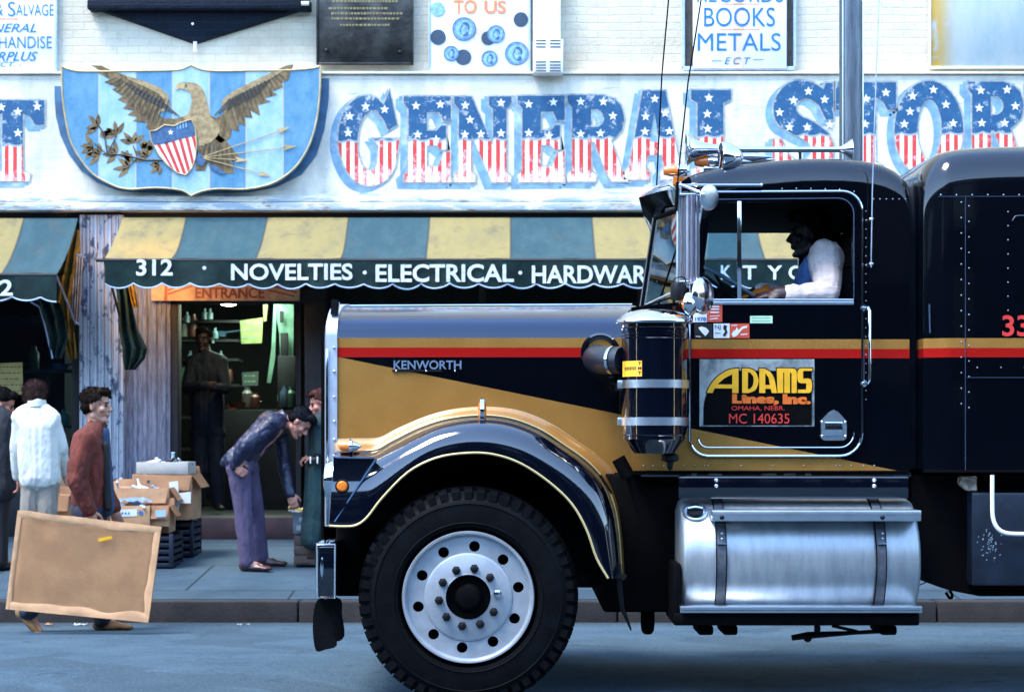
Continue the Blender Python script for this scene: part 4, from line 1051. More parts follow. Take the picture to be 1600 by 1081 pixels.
bmesh.ops.bevel(f, geom=f.edges[:], offset=.004, segments=2, affect='EDGES'); tp_('ornament', f, m_chrome, rad)
# maker's lettering on the hood
f = NB(); pbox(f, 613, 691, 577.5, 580.5, .443, .008); 
nb = tp_('nameplate', f, m_darksteel)
f = NB(); ptext(f, 'KENWORTH', 615, 721, 563, 577, .441, .02); tp_('lettering', f, M("polished_letters", (.30, .42, .58), .25, .7, .1, 20, 0), nb)
f = NB()
for a in (619, 666, 711): ball(f, P(a, 579.5, .440), .005, None, 2)
tp_('rivets', f, m_chrome, nb)
f = NB(); tube(f, [P(940+a*30, 541+ (1-math.sqrt(max(0, 1-(a*1.0-1)**2)))*0, .44) for a in (0, .5, 1)], .001, 4)
f.free()

# ---- engine bay, inner fender, chassis
f = NB(); box(f, P(560, 0, .5).x, P(1062, 0, .5).x, .475, my(.475), P(0, 712, .5).z-.6, P(0, 668, .5).z, .01); tp_('inner_fender', f, m_blackmat)
f = NB(); box(f, P(527, 0, .5).x, P(566, 0, .5).x, .42, my(.42), .50, .93, .01)
tp_('lower_bulkhead', f, m_blackmat); f = NB(); box(f, P(940, 0, .5).x, P(1066, 0, .5).x, .40, my(.40), .42, 1.12, .02); tp_('rear_bulkhead', f, m_blackmat)
f = NB()
for y in (.78, my(.78)-.09): box(f, P(508, 0, .8).x, P(2260, 0, .8).x, y, y+.09, .72, .98, .008)
parts('frame_rail', f, m_darksteel, trk)
f = NB(); box(f, P(720, 0, 1.2).x, P(1100, 0, 1.2).x, .9, 1.5, .50, 1.2, .06); tp_('engine', f, m_darksteel)
f = NB(); tube(f, [(P(731, 0, 0).x, .2, .53), (P(731, 0, 0).x, my(.2), .53)], .06, 14); tp_('front_axle', f, m_darksteel)
f = NB(); pbox(f, 1060, 1420, 744, 779, .16, .06, .008); pbox(f, 1000, 1424, 738, 745, .30, .3, .004); o = tp_('step_skirt', f, m_navy)
f = NB()
for a, b in ((1119, 750), (1119, 759), (1366, 750), (1366, 759)): ball(f, P(a, b, .157), .011, None, 2)
for a in (1080, 1106, 1190, 1225, 1258): pbox(f, a, a+rf_.uniform(8, 24), 739, 743, .295, .02, .003)
tp_('bolts', f, m_alu, o)
# bumper
f = NB(); box(f, P(496, 0, 0).x, P(524, 0, 0).x, 0.0, 2*YC, P(0, 934, 0).z, P(0, 852, 0).z, .012)
bmp = tp_('bumper', f, m_navy)
f = NB()
pts = [P(495.5, 851, -.004), P(496, 934, -.004), P(523, 934, -.004), P(523.5, 851, -.004)]
tube(f, pts, .0045, 6, True); tp_('chrome_edge', f, m_alu, bmp)
f = NB(); box(f, P(495, 0, 0).x-.004, P(524, 0, 0).x, 0.0, 2*YC, P(0, 851, 0).z, P(0, 851, 0).z+.006, .002)
box(f, P(495, 0, 0).x-.006, P(495, 0, 0).x-.001, 0.0, 2*YC, P(0, 934, 0).z, P(0, 851, 0).z+.006, .001); tp_('chrome_face', f, m_chrome, bmp)
f = NB(); lathe(f, [(.001, 0), (.03, .002), (.04, .01), (.04, .02), (.001, .02)], P(503, 887, -.006), (0, 1, .0), 16)
for v in f.verts: v.co.x = P(503, 0, 0).x+(v.co.x-P(503, 0, 0).x)*.25; v.co.z = P(0, 887, 0).z+(v.co.z-P(0, 887, 0).z)*1.5
tp_('side_reflector', f, m_chrome, bmp)
# rubber flaps hanging under the bumper
def flap(pts, Y, th=.016):
    f = NB(); flat(f, pts, Y, th); 
    for v in f.verts: v.co.y += .05*math.sin(v.co.z*9+v.co.x*5)*max(0, .35-v.co.z)
    return f
tp_('rubber_flap', flap(smooth_line([(497,936),(509,937),(520,965),(522,985),(526,1008),(509,1014),(494,1016),(489,990),(489,970),(491,950)], 3, True), .12), m_rubber)
tp_('rubber_flap', flap(smooth_line([(508,936),(532,936),(534,960),(538,993),(524,1001),(514,980)], 3, True), .34), m_rubber)
f = NB(); tube(f, [P(966, 880, .08), P(968, 905, .08), P(972, 950, .09), P(980, 968, .1), (P(986, 984, .1))], [.013, .014, .012, .008, .004], 8); pbox(f, 964, 979, 898, 903, .05, .05); tp_('fender_stay', f, m_darksteel)
f = NB(); lathe(f, [(.001, 0), (.02, .004), (.032, .02), (.036, .05), (.036, .38)], P(1012, 991, .55), (0, 0, 1), 20); tp_('air_dryer', f, m_blackmat)
f = NB(); tube(f, [P(966, 716, .2), P(982, 745, .2)], .035, 12); tube(f, [P(982, 740, .2), P(1000, 800, .22)], .02, 10); tube(f, [P(938, 742, .22), P(956, 771, .2)], .006, 6); tp_('hose', f, m_blackmat)

# ---- wheels
def make_wheel(par, cx, cz, Y0, s):
    "s=+1: outer face at Y0 looking to the camera"
    X = cx; R0 = .537
    root = NB()
    prof = [(.335, .03), (.345, .006), (.37, .0), (.41, -.004+.012), (.45, .004), (.475, .014), (.49, .026), (.497, .034), (.515, .05), (.522, .075), (.524, .14), (.522, .205), (.515, .23), (.48, .262), (.41, .278), (.35, .27), (.335, .25)]
    lathe(root, [(r, h*s) for r, h in prof], (X, Y0, cz), (0, 1, 0), 96)
    ty = part('tyre', root, m_rubber, par, 30)
    f = NB()   # tread and shoulder blocks
    for k in range(52):
        a = 2*math.pi*k/52; da = 2*math.pi/52*.31
        def pt(r, y, ang): return Vector((X+r*math.cos(ang), Y0+y*s, cz+r*math.sin(ang)))
        for (y0, y1, sh_) in ((.012, .062, 0), (.07, .125, .03), (.155, .21, -.03), (.218, .268, 0)):
            ro0 = .514 if y0 < .05 else .537; ro1 = .537 if y1 < .25 else .514
            ri0 = .475 if y0 < .05 else .515; ri1 = .515 if y1 < .25 else .475
            b0, b1 = a-da+sh_, a+da+sh_
            V = [f.verts.new(pt(*q)) for q in ((ri0, y0, b0), (ro0, y0, b0), (ro1, y1, b0), (ri1, y1, b0), (ri0, y0+(.0), b1), (ro0, y0, b1), (ro1, y1, b1), (ri1, y1, b1))]
            for q in ((0, 1, 2, 3), (7, 6, 5, 4), (0, 4, 5, 1), (1, 5, 6, 2), (2, 6, 7, 3), (3, 7, 4, 0)): f.faces.new([V[i] for i in q])
    part('tread', f, m_rubber, ty, 30)
    f = NB()
    for rr in (.455, .362): 
        tube(f, [(X+rr*math.cos(t), Y0+s*(.004 if rr > .4 else -.0005), cz+rr*math.sin(t)) for t in [2*math.pi*i/72 for i in range(72)]], .0035, 6, True)
    part('sidewall_ring', f, m_rubber, ty)
    # disc with ten hand holes
    r_hole, n = .248, 10
    f = NB(); NA = 200
    a0 = math.radians(83)
    holes = [circ(r_hole*math.cos(a0+k*math.pi/5), r_hole*math.sin(a0+k*math.pi/5), .0265, 20) for k in range(n)]
    mp = lambda u, v: Vector((X+u, Y0+s*(.028+.03*(.30-math.hypot(u, v))), cz+v))
    for k in range(n):
        b0 = a0+(k-.5)*math.pi/5; ang = [b0+math.pi/5*j/14 for j in range(15)]
        sec = [(.300*math.cos(t), .300*math.sin(t)) for t in ang]+[(.205*math.cos(t), .205*math.sin(t)) for t in reversed(ang)]
        prism(f, [sec, holes[k]], mp, None)
        loft(f, [[mp(*q)+Vector((0, d, 0)) for q in holes[k]] for d in (0, .02*s)], True, False)
    bmesh.ops.remove_doubles(f, verts=f.verts[:], dist=1e-4)
    rim = part('rim', f, m_rimal, par, 25)
    f = NB(); lathe(f, [(.298, .032*s), (.300, .014*s), (.309, .004*s), (.318, .003*s), (.322, .010*s), (.322, .04*s), (.298, .06*s)], (X, Y0, cz), (0, 1, 0), 96); part('rim_lip', f, m_rimal, rim, 40)
    f = NB(); lathe(f, [(.216, .036*s), (.213, .024*s), (.203, .019*s), (.12, .019*s), (.110, .016*s), (.108, .05*s), (.213, .05*s)], (X, Y0, cz), (0, 1, 0), 96); part('hub_disc', f, m_rimal, rim, 40)
    for k in range(10):
        a = R(78+36*k); q = (X+.143*math.cos(a), Y0+.016*s, cz+.143*math.sin(a)); f = NB()
        lathe(f, [(.022, 0), (.022, -.006*s), (.0165, -.008*s), (.0165, -.030*s), (.012, -.036*s), (.001, -.038*s)], q, (0, 1, 0), 6)
        part('lug_nut', f, m_chrome if k == 8 else m_darksteel, rim, 30)
    f = NB(); lathe(f, [(.108, .03*s), (.108, .045*s), (.07, .05*s), (.062, .02*s), (.056, .0), (.050, -.012*s), (.03, -.016*s), (.001, -.018*s)], (X, Y0, cz), (0, 1, 0), 40); part('hub_cap', f, m_blackmat, rim, 40)
    f = NB(); lathe(f, [(.30, .10*s), (.30, .16*s), (.001, .16*s)], (X, Y0, cz), (0, 1, 0), 48); part('brake_drum', f, m_blackmat, rim, 40)
def wheel(px, Y0, s, lab=None):
    X = P(px, 0, 0).x
    e = bpy.data.objects.new('wheel', None); COL.objects.link(e); e.parent = trk; e.location = -trk.location
    make_wheel(e, X, .53, Y0, s); return e
wheel(731.5, 0.0, 1); wheel(731.5, 2*YC, -1)
wheel(2050, 0.0, 1); wheel(2050, 2*YC, -1)

# ---- fuel tank with steps
TA, TB, TZ, TY, TR = P(1057, 0, .3).x, P(1424, 0, .3).x, P(0, 872, .32).z, .32, .30
f = NB(); lathe(f, [(.001, 0), (.25, .0), (.288, .012), (.30, .03), (.30, TB-TA-.03), (.288, TB-TA-.012), (.25, TB-TA), (.001, TB-TA)], (TA, TY, TZ), (1, 0, 0), 72)
tank = tp_('fuel_tank', f, m_tank, angle=45)
f = NB()
for a in (1119.5, 1370):
    x0, x1 = P(a, 0, .0).x, P(a+17, 0, .0).x
    lathe(f, [(.302, 0), (.307, 0), (.307, x1-x0), (.302, x1-x0)], (x0, TY, TZ), (1, 0, 0), 72)
parts('strap', f, m_strap, tank, 45)
f = NB()
for a in (1119.5, 1370):
    for d in (0, 15.5): lathe(f, [(.302, 0), (.310, 0), (.310, .004), (.302, .004)], (P(a+d, 0, 0).x, TY, TZ), (1, 0, 0), 72)
tp_('strap_edge', f, m_blackmat, tank, 45)
f = NB()
for a in (1128, 1379):
    for b in (833, 841): ball(f, P(a, b, .025), .006, None, 2)
    pbox(f, a-7, a+7, 848, 850, .008, .02)
tp_('strap_bolts', f, m_alu, tank)
f = NB(); pbox(f, 1113, 1439.5, 797, 814, -.03, .17, .004); st_ = tp_('upper_step', f, m_alu, tank)
f = NB()
for a in (1128, 1379): ball(f, P(a, 808, -.031), .012, None, 2)
parts('step_bolt', f, m_darksteel, st_)
f = NB(); pbox(f, 1063, 1441, 947, 952.5, -.02, .30, .002); pbox(f, 1063, 1441, 952.6, 957, -.012, .02, .001); tp_('lower_step', f, m_alu, tank)
f = NB(); pbox(f, 1053, 1437, 957, 977, .02, .5, .01); pbox(f, 1052, 1064, 880, 976, .03, .3, .01)
for a, b in ((1091, 1115), (1130, 1153), (1376, 1402)): pbox(f, a, b, 977, 992, .1, .3, .012)
tp_('tank_cradle', f, m_blackmat, tank)
f = NB(); tube(f, [P(1237, 996, .25), P(1262, 992, .25), P(1336, 988, .25), P(1400, 984, .3)], [.014, .018, .010, .012], 8); ball(f, P(1262, 996, .25), .022, None, 2); tube(f, [P(1277, 977, .25), P(1277, 992, .25)], .016, 8); tube(f, [P(1300, 977, .25), P(1340, 986, .25)], .009, 6); tp_('air_line', f, m_darksteel, tank)
f = NB(); q = P(1087, 786, .1); ax = Vector((0, q.y-TY, q.z-TZ)).normalized(); c0 = Vector((q.x, TY, TZ))+ax*.296
lathe(f, [(.001, 0), (.062, 0), (.062, .012), (.054, .014), (.052, .006), (.001, .006)], c0, ax, 28); cp = tp_('filler_recess', f, m_alu, tank)
f = NB(); lathe(f, [(.04, .0), (.04, .022), (.034, .026), (.001, .026)], c0, ax, 24); tp_('filler_cap', f, m_darksteel, cp)
f = NB(); u_, v_ = basis(ax); tube(f, [c0+ax*.032+Vector((-.035, 0, 0)), c0+ax*.04, c0+ax*.032+Vector((.035, 0, 0))], .007, 6); tp_('cap_handle', f, m_alu, cp)

# ---- cab
roof_pts = smooth_line([(1066,283),(1076,276.5),(1120,264),(1194,254),(1255,249),(1315,248.6),(1368,254),(1397,264),(1414,277),(1421,296)], 4)
def roofrow(px):
    for (a, b) in zip(roof_pts, roof_pts[1:]):
        if a[0] <= px <= b[0]: return a[1]+(b[1]-a[1])*(px-a[0])/max(1e-6, b[0]-a[0])
    return roof_pts[0][1] if px < roof_pts[0][0] else roof_pts[-1][1]
CY = .28
def rring(p):
    px, r = p; q = P(px, r, .46); X = P(px, 0, CY).x; z = q.z; L_ = []
    drop = min(.135, max(.02, z-2.38))
    for y, dz in ((CY, -1.0), (CY+.004, -.72), (CY+.018, -.46), (CY+.045, -.26), (CY+.085, -.12), (CY+.14, -.045), (CY+.25, 0), (.9, .04), (YC, .06)):
        L_.append(Vector((X, y, z+dz*drop)))
    return L_+[Vector((p_.x, 2*YC-p_.y, p_.z)) for p_ in reversed(L_[:-1])]
f = NB(); rr = [rring(p) for p in roof_pts]; loft(f, rr, closed=False, caps=False)
bmesh.ops.solidify(f, geom=f.faces[:], thickness=.012)
roof = tp_('roof', f, m_navy, angle=60)
top_line = []
for p in roof_pts[::2]:
    v = rring(p)[0]; top_line.append((v.x, v.z))
px_ = lambda a, b: (P(a, b, CY).x, P(a, b, CY).z)
win = [px_(*p) for p in [(1112, 316), (1310, 313)]+arcpts(1312, 335, 20, -80, 0, 5)+[(1333, 470), (1093, 470)]]
outer = [px_(986, 738), px_(986, 480), px_(1064, 472), px_(1082, 470), px_(1095, 330)]+top_line+[px_(1421, 738)]
def side(Y, winp):
    f = NB(); prism(f, [outer, winp], lambda u, v: Vector((u, Y, v)), Vector((0, .035, 0))); return f
tp_('cab_side', side(CY, win), m_cab)
win2 = [(a, b+(.045 if b > 2.2 else 0)) for a, b in win]
tp_('cab_side', side(my(CY)-.035, win2), m_cab)
f = NB()   # cowl top, firewall, floor, back wall, dash
xa = P(986, 0, CY).x; xw = P(1064, 0, CY).x; xb = P(1421, 0, CY).x
box(f, xa, xw+.02, CY+.036, my(CY)-.036, P(0, 486, CY).z, P(0, 481, CY).z, .004)
box(f, xa, xa+.02, CY+.036, my(CY)-.036, 1.12, P(0, 482, CY).z)
box(f, xb-.03, xb-.002, CY+.036, my(CY)-.036, 1.12, 2.52)
box(f, xa, xb, CY+.036, my(CY)-.036, 1.12, 1.16)
tp_('cab_shell', f, m_navy)
f = NB(); box(f, xw+.02, xw+.30, CY+.05, my(CY)-.05, 1.62, P(0, 473, CY).z, .03); tp_('dashboard', f, m_interior)
f = NB(); box(f, xb-.35, xb-.05, CY+.2, CY+.72, 1.45, 2.18, .06); box(f, xb-.75, xb-.2, CY+.2, CY+.72, 1.36, 1.50, .05); tp_('seat', f, m_interior)
f = NB(); box(f, xb-.05, xb-.031, CY+.05, my(CY)-.05, 1.2, 2.45, .01); tp_('back_trim', f, m_interior)
f = NB(); box(f, xw+.1, xb-.03, CY+.06, my(CY)-.06, 2.505, 2.52); tp_('headliner', f, m_interior)
# windscreen: two panes meeting at a centre post further forward
zb_, zt_ = P(0, 472, CY).z, P(0, 316, CY).z
A0, A1 = Vector((P(1082, 0, CY).x, CY+.02, zb_)), Vector((P(1098, 0, CY).x, CY+.02, zt_))
C0, C1 = Vector((P(1003, 462, YC).x, YC, zb_+.02)), Vector((P(1024, 0, YC).x, YC, zt_+.02))
def m2(v): return Vector((v.x, 2*YC-v.y, v.z))
m_wind = glass_mat("windscreen_glass", (.42, .58, .70), .01, .30)
for fn in (lambda v: v, m2):
    f = NB(); vs_ = [f.verts.new(fn(v)) for v in (A0, C0, C1, A1)]; f.faces.new(vs_); bmesh.ops.solidify(f, geom=f.faces[:], thickness=.006); tp_('windscreen', f, m_wind)
    f = NB(); tube(f, [fn(v) for v in (A0, C0, C1, A1)], .014, 8, True); tp_('windscreen_seal', f, m_blackmat)
f = NB(); tube(f, [C0, C1], .016, 8); tp_('centre_post', f, m_navy)
for fn in (lambda v: v, m2):
    f = NB(); a = A0.lerp(C0, .55)+Vector((-.03, -.03, .0)); b = A0.lerp(C0, .35).lerp(A1.lerp(C1, .25), .62)+Vector((-.03, -.02, 0)); tube(f, [fn(a), fn(b)], .006, 6); tube(f, [fn(a+Vector((-.08, -.02, -.05))), fn(a)], .009, 6); tp_('wiper', f, m_blackmat)
# cowl in front of the screen
f = NB(); vs_ = [f.verts.new(v) for v in (Vector((xa, CY+.04, P(0, 482, CY).z)), Vector((P(1000, 0, YC).x, YC, zb_)), Vector((xa, my(CY+.04), P(0, 482, CY).z)), m2(A0), C0, A0)]
f.faces.new((vs_[0], vs_[1], vs_[4], vs_[5])); f.faces.new((vs_[1], vs_[2], vs_[3], vs_[4])); tp_('cowl', f, m_navy)
# sun visor
f = NB(); rings = []
VN = [P(1056, 296, CY), P(1064, 285, CY), P(1076, 277, CY), P(1080, 283, CY), P(1066, 326, CY), P(1058, 322, CY)]
VC = [P(998, 309, YC), P(1006, 302, YC), P(1040, 283, YC), P(1056, 280, YC), P(1040, 326, YC), P(1024, 325, YC)]
for t in (-.02, 0, .25, .5, .75, 1):
    rings.append([Vector((a_.x+(c_.x-a_.x)*(max(0, t) ** .8), CY+(YC-CY)*t, a_.z+(c_.z-a_.z)*(max(0, t) ** .8))) for a_, c_ in zip(VN, VC)])
rings += [[Vector((v.x, 2*YC-v.y, v.z)) for v in r] for r in reversed(rings[:-1])]
loft(f, rings); tp_('sun_visor', f, m_navy, angle=25)
# door seams, trim, sill, rivets
def rrect(pts, r): return pts
dpath = [(1116, 300), (1316, 299)]+arcpts(1316, 330, 31, -88, 0, 7)+[(1347, 676)]+arcpts(1312, 677, 35, 0, 90, 7)+arcpts(1106, 684, 28, 90, 180, 6)+[(1078, 520), (1080, 440), (1092, 360)]+arcpts(1118, 324, 22, 200, 262, 4)
door = tp_('door', (lambda f: (flat(f, [[(a, b) for a, b in offset_poly(dpath, -1.5)], [(a, b) for a, b in [(1106, 313), (1310, 310)]+arcpts(1312, 335, 24, -85, 0, 5)+[(1337, 474), (1089, 474), (1096, 380)]]], CY-.012, .0115), f)[1])(NB()), m_cab)
f = NB(); tube(f, [P(a, b, CY-.012) for a, b in dpath], .0068, 8, True); tp_('chrome_trim', f, m_chrome, door)
ins = [(a, b) for a, b in offset_poly(dpath, -13) if b > 650]
f = NB(); tube(f, [P(a, b, CY-.013) for a, b in ins], .0035, 6); tp_('inner_seam', f, m_chrome, door)
f = NB(); tube(f, [P(a, b, CY-.013) for a, b in [(1112, 312), (1308, 310)]+arcpts(1310, 334, 24, -85, 0, 5)+[(1334, 466)]], .003, 6); tp_('window_bead', f, M("blue_reflecting_rubber", (.02, .04, .08), .2), door)
f = NB(); pbox(f, 1092, 1334, 467, 470.5, CY-.022, .03, .002); pbox(f, 1092, 1334, 470.6, 476, CY-.018, .02, .002); tp_('window_sill', f, m_alu, door)
f = NB(); pbox(f, 1152, 1158.5, 314, 468, CY-.008, .02, .003); tp_('vent_bar', f, m_chrome, door)
f = NB(); pbox(f, 1152, 1158.5, 306, 468, my(CY)-.03, .02, .003)
tp_('vent_bar', (lambda g: (box(g, P(1152, 0, CY).x, P(1158, 0, CY).x, my(CY)-.03, my(CY)-.01, P(0, 468, CY).z, P(0, 300, CY).z), g)[1])(NB()), m_blackmat)
f.free()
f = NB(); vg = [(1100, 470), (1112, 318), (1152, 317), (1152, 470)]; flat(f, vg, CY+.01, .003); tp_('vent_glass', f, glass_mat('vent_window_glass', (.80, .9, .96), .01, .02), door)
f = NB(); hb_ = [P(1347, 481, CY-.01), P(1357, 481, CY-.05), P(1359, 486, CY-.06), P(1359, 594, CY-.06), P(1357, 598, CY-.05), P(1347, 599, CY-.01)]; tube(f, hb_, .0085, 10)
for b in (481, 599): lathe(f, [(.001, -.01), (.018, -.008), (.018, .004), (.001, .004)], P(1349, b, CY-.004), (0, 1, 0), 14)
tp_('grab_handle', f, m_chrome)
f = NB(); flat(f, smooth_line([(1284,656),(1303,640),(1321,656)], 3)+[(1323,662),(1323,682)]+arcpts(1316, 681, 7, 20, 90, 3)+arcpts(1290, 681, 7, 90, 160, 3)+[(1283,662)], CY-.026, .013)
o = tp_('door_latch', f, m_alu, door)
f = NB(); pbox(f, 1289, 1317, 659, 681, CY-.034, .01, .004); tp_('paddle', f, m_chrome, o)
f = NB()
for a, b in ((1284, 659), (1321, 659), (1284, 681), (1321, 681)): ball(f, P(a, b, CY-.028), .007, None, 2)
parts('latch_screw', f, m_chrome, o)
f = NB()
for i in range(9): ball(f, P(1222+i*22.5, 294.5+abs(i-1)*.4+(0 if i < 5 else (i-4)*3.2), CY-.003 if i < 6 else CY+.004), .0036, None, 1)
for i in range(6): ball(f, P(1365+i*10, 311, CY-.001), .0034, None, 1)
for a in (1005, 1020, 1037, 1051, 1068, 1085, 1101, 1106, 1158, 1207, 1256, 1306, 1312, 1330, 1349, 1366): ball(f, P(a, 727, CY-.001), .004, None, 1)
for i in range(22): ball(f, P(1353, 330+i*14, CY-.001), .003, None, 1)
tp_('rivets', f, m_alu)
f = NB(); pbox(f, 1066, 1192, 287.5, 291.5, CY-.035, .035, .002); ball(f, P(1190, 289, CY-.03), .008, None, 2); tp_('drip_rail', f, m_chrome)
f = NB(); pbox(f, 986, 1420, 735, 738.5, CY-.004, .01, .001); tp_('sill_edge', f, m_blackmat)
# sticker group and company panel on the door
DY = CY-.0135
def mirror_panel():
    m, nt, b, co, sp = base_mat("silver_foil_panel", .45, .35)
    f = noi(nt, scl(nt, co, (1, 1, .7)), 9, 6, .6, .5)
    c = mixc(nt, ramp(nt, f, .35, .65), (.06, .08, .09), (.34, .38, .36)); setc(nt, b, c); bumpit(nt, b, noi(nt, co, 6, 4), .4, .02)
    return m
pan = tp_('company_panel', (lambda g: (flat(g, [(1093, 561), (1272.5, 561), (1272.5, 666), (1093, 666)], DY, .002), g)[1])(NB()), mirror_panel(), door)
f = NB(); flat(f, [(1099, 664.3)]+arcpts(1165, 640, 66, 180, 250, 8)+[(1148, 579), (1268.5, 579), (1268.5, 664.3)], DY-.0014, None); tp_('black_field', f, m_blackmat, pan)
f = NB()   # hand drawn round-topped letters
def strokes(bm, path, wd, Y):
    p = [Vector(q) for q in path]; Lp = []; Rp = []
    for i, q in enumerate(p):
        d = (p[min(i+1, len(p)-1)]-p[max(i-1, 0)]).normalized(); n = Vector((-d.y, d.x)); Lp.append(q+n*wd/2); Rp.append(q-n*wd/2)
    for i in range(len(p)-1): 
        vs_ = [bm.verts.new(P(*v, Y)) for v in (Lp[i], Lp[i+1], Rp[i+1], Rp[i])]; bm.faces.new(vs_)
Z = (1080, 555, .1625)
zc = lambda l: [(Z[0]+a*Z[2], Z[1]+b*Z[2]) for a, b in l]
adams = [
 ([(150,360)]+smooth_line([(160,330),(210,250),(280,185),(360,140),(455,125)],5)+[(455,362),(395,362),(395,318),(225,318),(205,362)], [(250,280),(395,280),(395,182),(320,220)]),
 ([(490,125)]+smooth_line([(550,125),(610,150),(645,220),(645,270),(615,335),(550,362)],4)+[(490,362)], [(545,165)]+smooth_line([(565,165),(595,200),(600,245),(590,295),(560,325)],3)+[(545,325)]),
 ([(655,125)]+smooth_line([(700,128),(760,160),(800,230),(825,362)],4)+[(775,362),(765,322),(712,322),(712,362),(655,362)], [(712,170),(745,215),(757,285),(712,285)]),
 ([(822,125)]+smooth_line([(900,125),(985,128),(1010,150),(1015,185)],4)+[(1015,362),(965,362),(965,175),(950,165),(950,362),(895,362),(895,165),(885,165),(885,362),(830,362)], None),
 ([(1165,125),(1165,150),(1080,150),(1075,165),(1078,225),(1120,222)]+smooth_line([(1145,228),(1158,250),(1162,300),(1155,345),(1135,362)],3)+[(1025,362),(1025,330),(1105,328),(1108,270),(1060,268)]+smooth_line([(1035,262),(1022,235),(1022,170),(1035,135),(1060,125)],3), None)]
o2 = NB()
for ou, ho in adams:
    ou = zc(ou); ls = [ou]+([zc(ho)] if ho else []); flat(f, ls, DY-.0044, None)
    ls = [offset_poly(ou, 1.5)]+([offset_poly(zc(ho), -.9)] if ho else []); flat(o2, ls, DY-.0030, None)
tp_('lettering', f, m_yellow, pan); tp_('lettering_edge', o2, m_blackmat, pan)
f = NB(); ptext(f, 'Lines,', 1144, 1217, 615.5, 633, DY-.0044, .07); ptext(f, 'Inc.', 1223, 1267, 615.5, 631.5, DY-.0044, .07); tp_('lettering', f, m_orangelet, pan)
f = NB(); ptext(f, 'OMAHA, NEBR.', 1143, 1226, 634, 642, DY-.0044, .0); ptext(f, 'MC 140635', 1139, 1233.5, 646, 661.5, DY-.0044, .0); tp_('lettering', f, m_redlet, pan)
def sticker(x0, x1, y0, y1, mat, parts, Y=DY, lab=None):
    g = NB(); flat(g, [(x0, y0), (x1, y0), (x1, y1), (x0, y1)], Y, .0012); o = tp_('sticker', g, mat, door, label=lab)
    for nm, mt, fn in parts:
        g = NB(); fn(g); tp_(nm, g, mt, o)
    return o
m_stred = M("orange_red_sticker", (.62, .07, .03), .5, 0, .08); m_stgreen = M("pale_green_sticker", (.45, .68, .45), .5, 0, .08); m_stblack = M("black_sticker", (.01, .012, .015), .4); m_stwhite = M("white_sticker", (.72, .74, .74), .5, 0, .05); m_styel = M("yellow_sticker", (.78, .42, .02), .5, 0, .06)
sticker(1105, 1128.5, 473, 503, m_stred, [('print', m_stwhite, lambda g: [flat(g, [(1110, a), (1124, a), (1124-(a-477)*.1, a+2), (1110, a+2)], DY-.0015, None) for a in (478, 482, 487)]+[flat(g, [(1109, 494), (1125, 492.5), (1125, 493.5), (1109, 495)], DY-.0015, None), flat(g, [(1109, 498), (1122, 496.5), (1122, 498), (1109, 499.5)], DY-.0015, None)])], lab='orange red sticker with white print')
sticker(1083, 1104.5, 489, 503.5, m_stwhite, [('lettering', m_blueink, lambda g: ptext(g, '1978', 1086, 1103.5, 495.5, 502, DY-.0015, .03))], lab='white sticker printed 1978')
carol = [(1091,512),(1096,510),(1103,512),(1108,517),(1106,521),(1102,525),(1098,521),(1094,516)]
sticker(1085, 1113.5, 505.5, 528, m_stblack, [('map_print', m_stwhite, lambda g: [flat(g, carol, DY-.0015, None), flat(g, [(1087, 525), (1095, 525.5), (1095, 526.5), (1087, 526)], DY-.0015, None)])], lab='black sticker with a white state outline')
sticker(1115, 1140, 505.5, 528, m_stwhite, [('print', m_stblack, lambda g: [ptext(g, 'NJ', 1117, 1126, 507.5, 516, DY-.0015, 0), flat(g, [(1131,507.5),(1136,509),(1135,514),(1137,519),(1133,526),(1129,524),(1133,518),(1130,513)], DY-.0015, None), flat(g, [(1117, 520), (1126, 520), (1126, 521), (1117, 521)], DY-.0015, None)])], lab='white sticker lettered NJ with a black state outline')
sticker(1140.5, 1171, 505.5, 528, m_stred, [('map_print', m_stwhite, lambda g: [flat(g, [(1143,522),(1146,517),(1150,515),(1151,511),(1154,516),(1160,510),(1168,509),(1167,512),(1160,514),(1156,519),(1152,524),(1146,527)], DY-.0015, None), flat(g, [(1157, 522), (1168, 521), (1168, 522.5), (1157, 523.5)], DY-.0015, None), flat(g, [(1143, 508), (1152, 507.5), (1152, 508.7), (1143, 509.2)], DY-.0015, None)])], lab='orange sticker with a white state outline')
sticker(1172, 1207, 493.5, 505, m_stgreen, [('print', M("grey_green_print", (.2, .35, .25), .5), lambda g: [flat(g, [(1175, a), (1204, a), (1204, a+1.2), (1175, a+1.2)], DY-.0015, None) for a in (496, 501)])], lab='pale green sticker')

# ---- air cleaner on the cowl
AY, AX = .085, P(1022.5, 0, .085).x
zz = lambda r: P(0, r, AY).z
f = NB(); lathe(f, [(.001, zz(709)), (.10, zz(708)), (.145, zz(690)), (.160, zz(686)), (.160, zz(520)), (.163, zz(519)), (.163, zz(514)), (.157, zz(512)), (.157, zz(507)), (.001, zz(506.5))], (AX, AY, 0), (0, 0, 1), 48)
ac = tp_('air_cleaner', f, m_navy, angle=30)
f = NB(); lathe(f, [(.150, zz(507.5)), (.188, zz(506)), (.190, zz(503)), (.180, zz(498)), (.14, zz(489)), (.08, zz(484.5)), (.001, zz(483.5))], (AX, AY, 0), (0, 0, 1), 48); tp_('rain_cap', f, m_chrome, ac, 45)
for r0_, r1_ in ((594, 606.5), (652, 664.5)):
    f = NB(); lathe(f, [(.1605, zz(r1_)), (.167, zz(r1_)), (.167, zz(r0_)), (.1605, zz(r0_))], (AX, AY, 0), (0, 0, 1), 48); pbox(f, 965, 974, r0_, r1_, AY-.02, .05, .003); tp_('band', f, m_alu, ac)
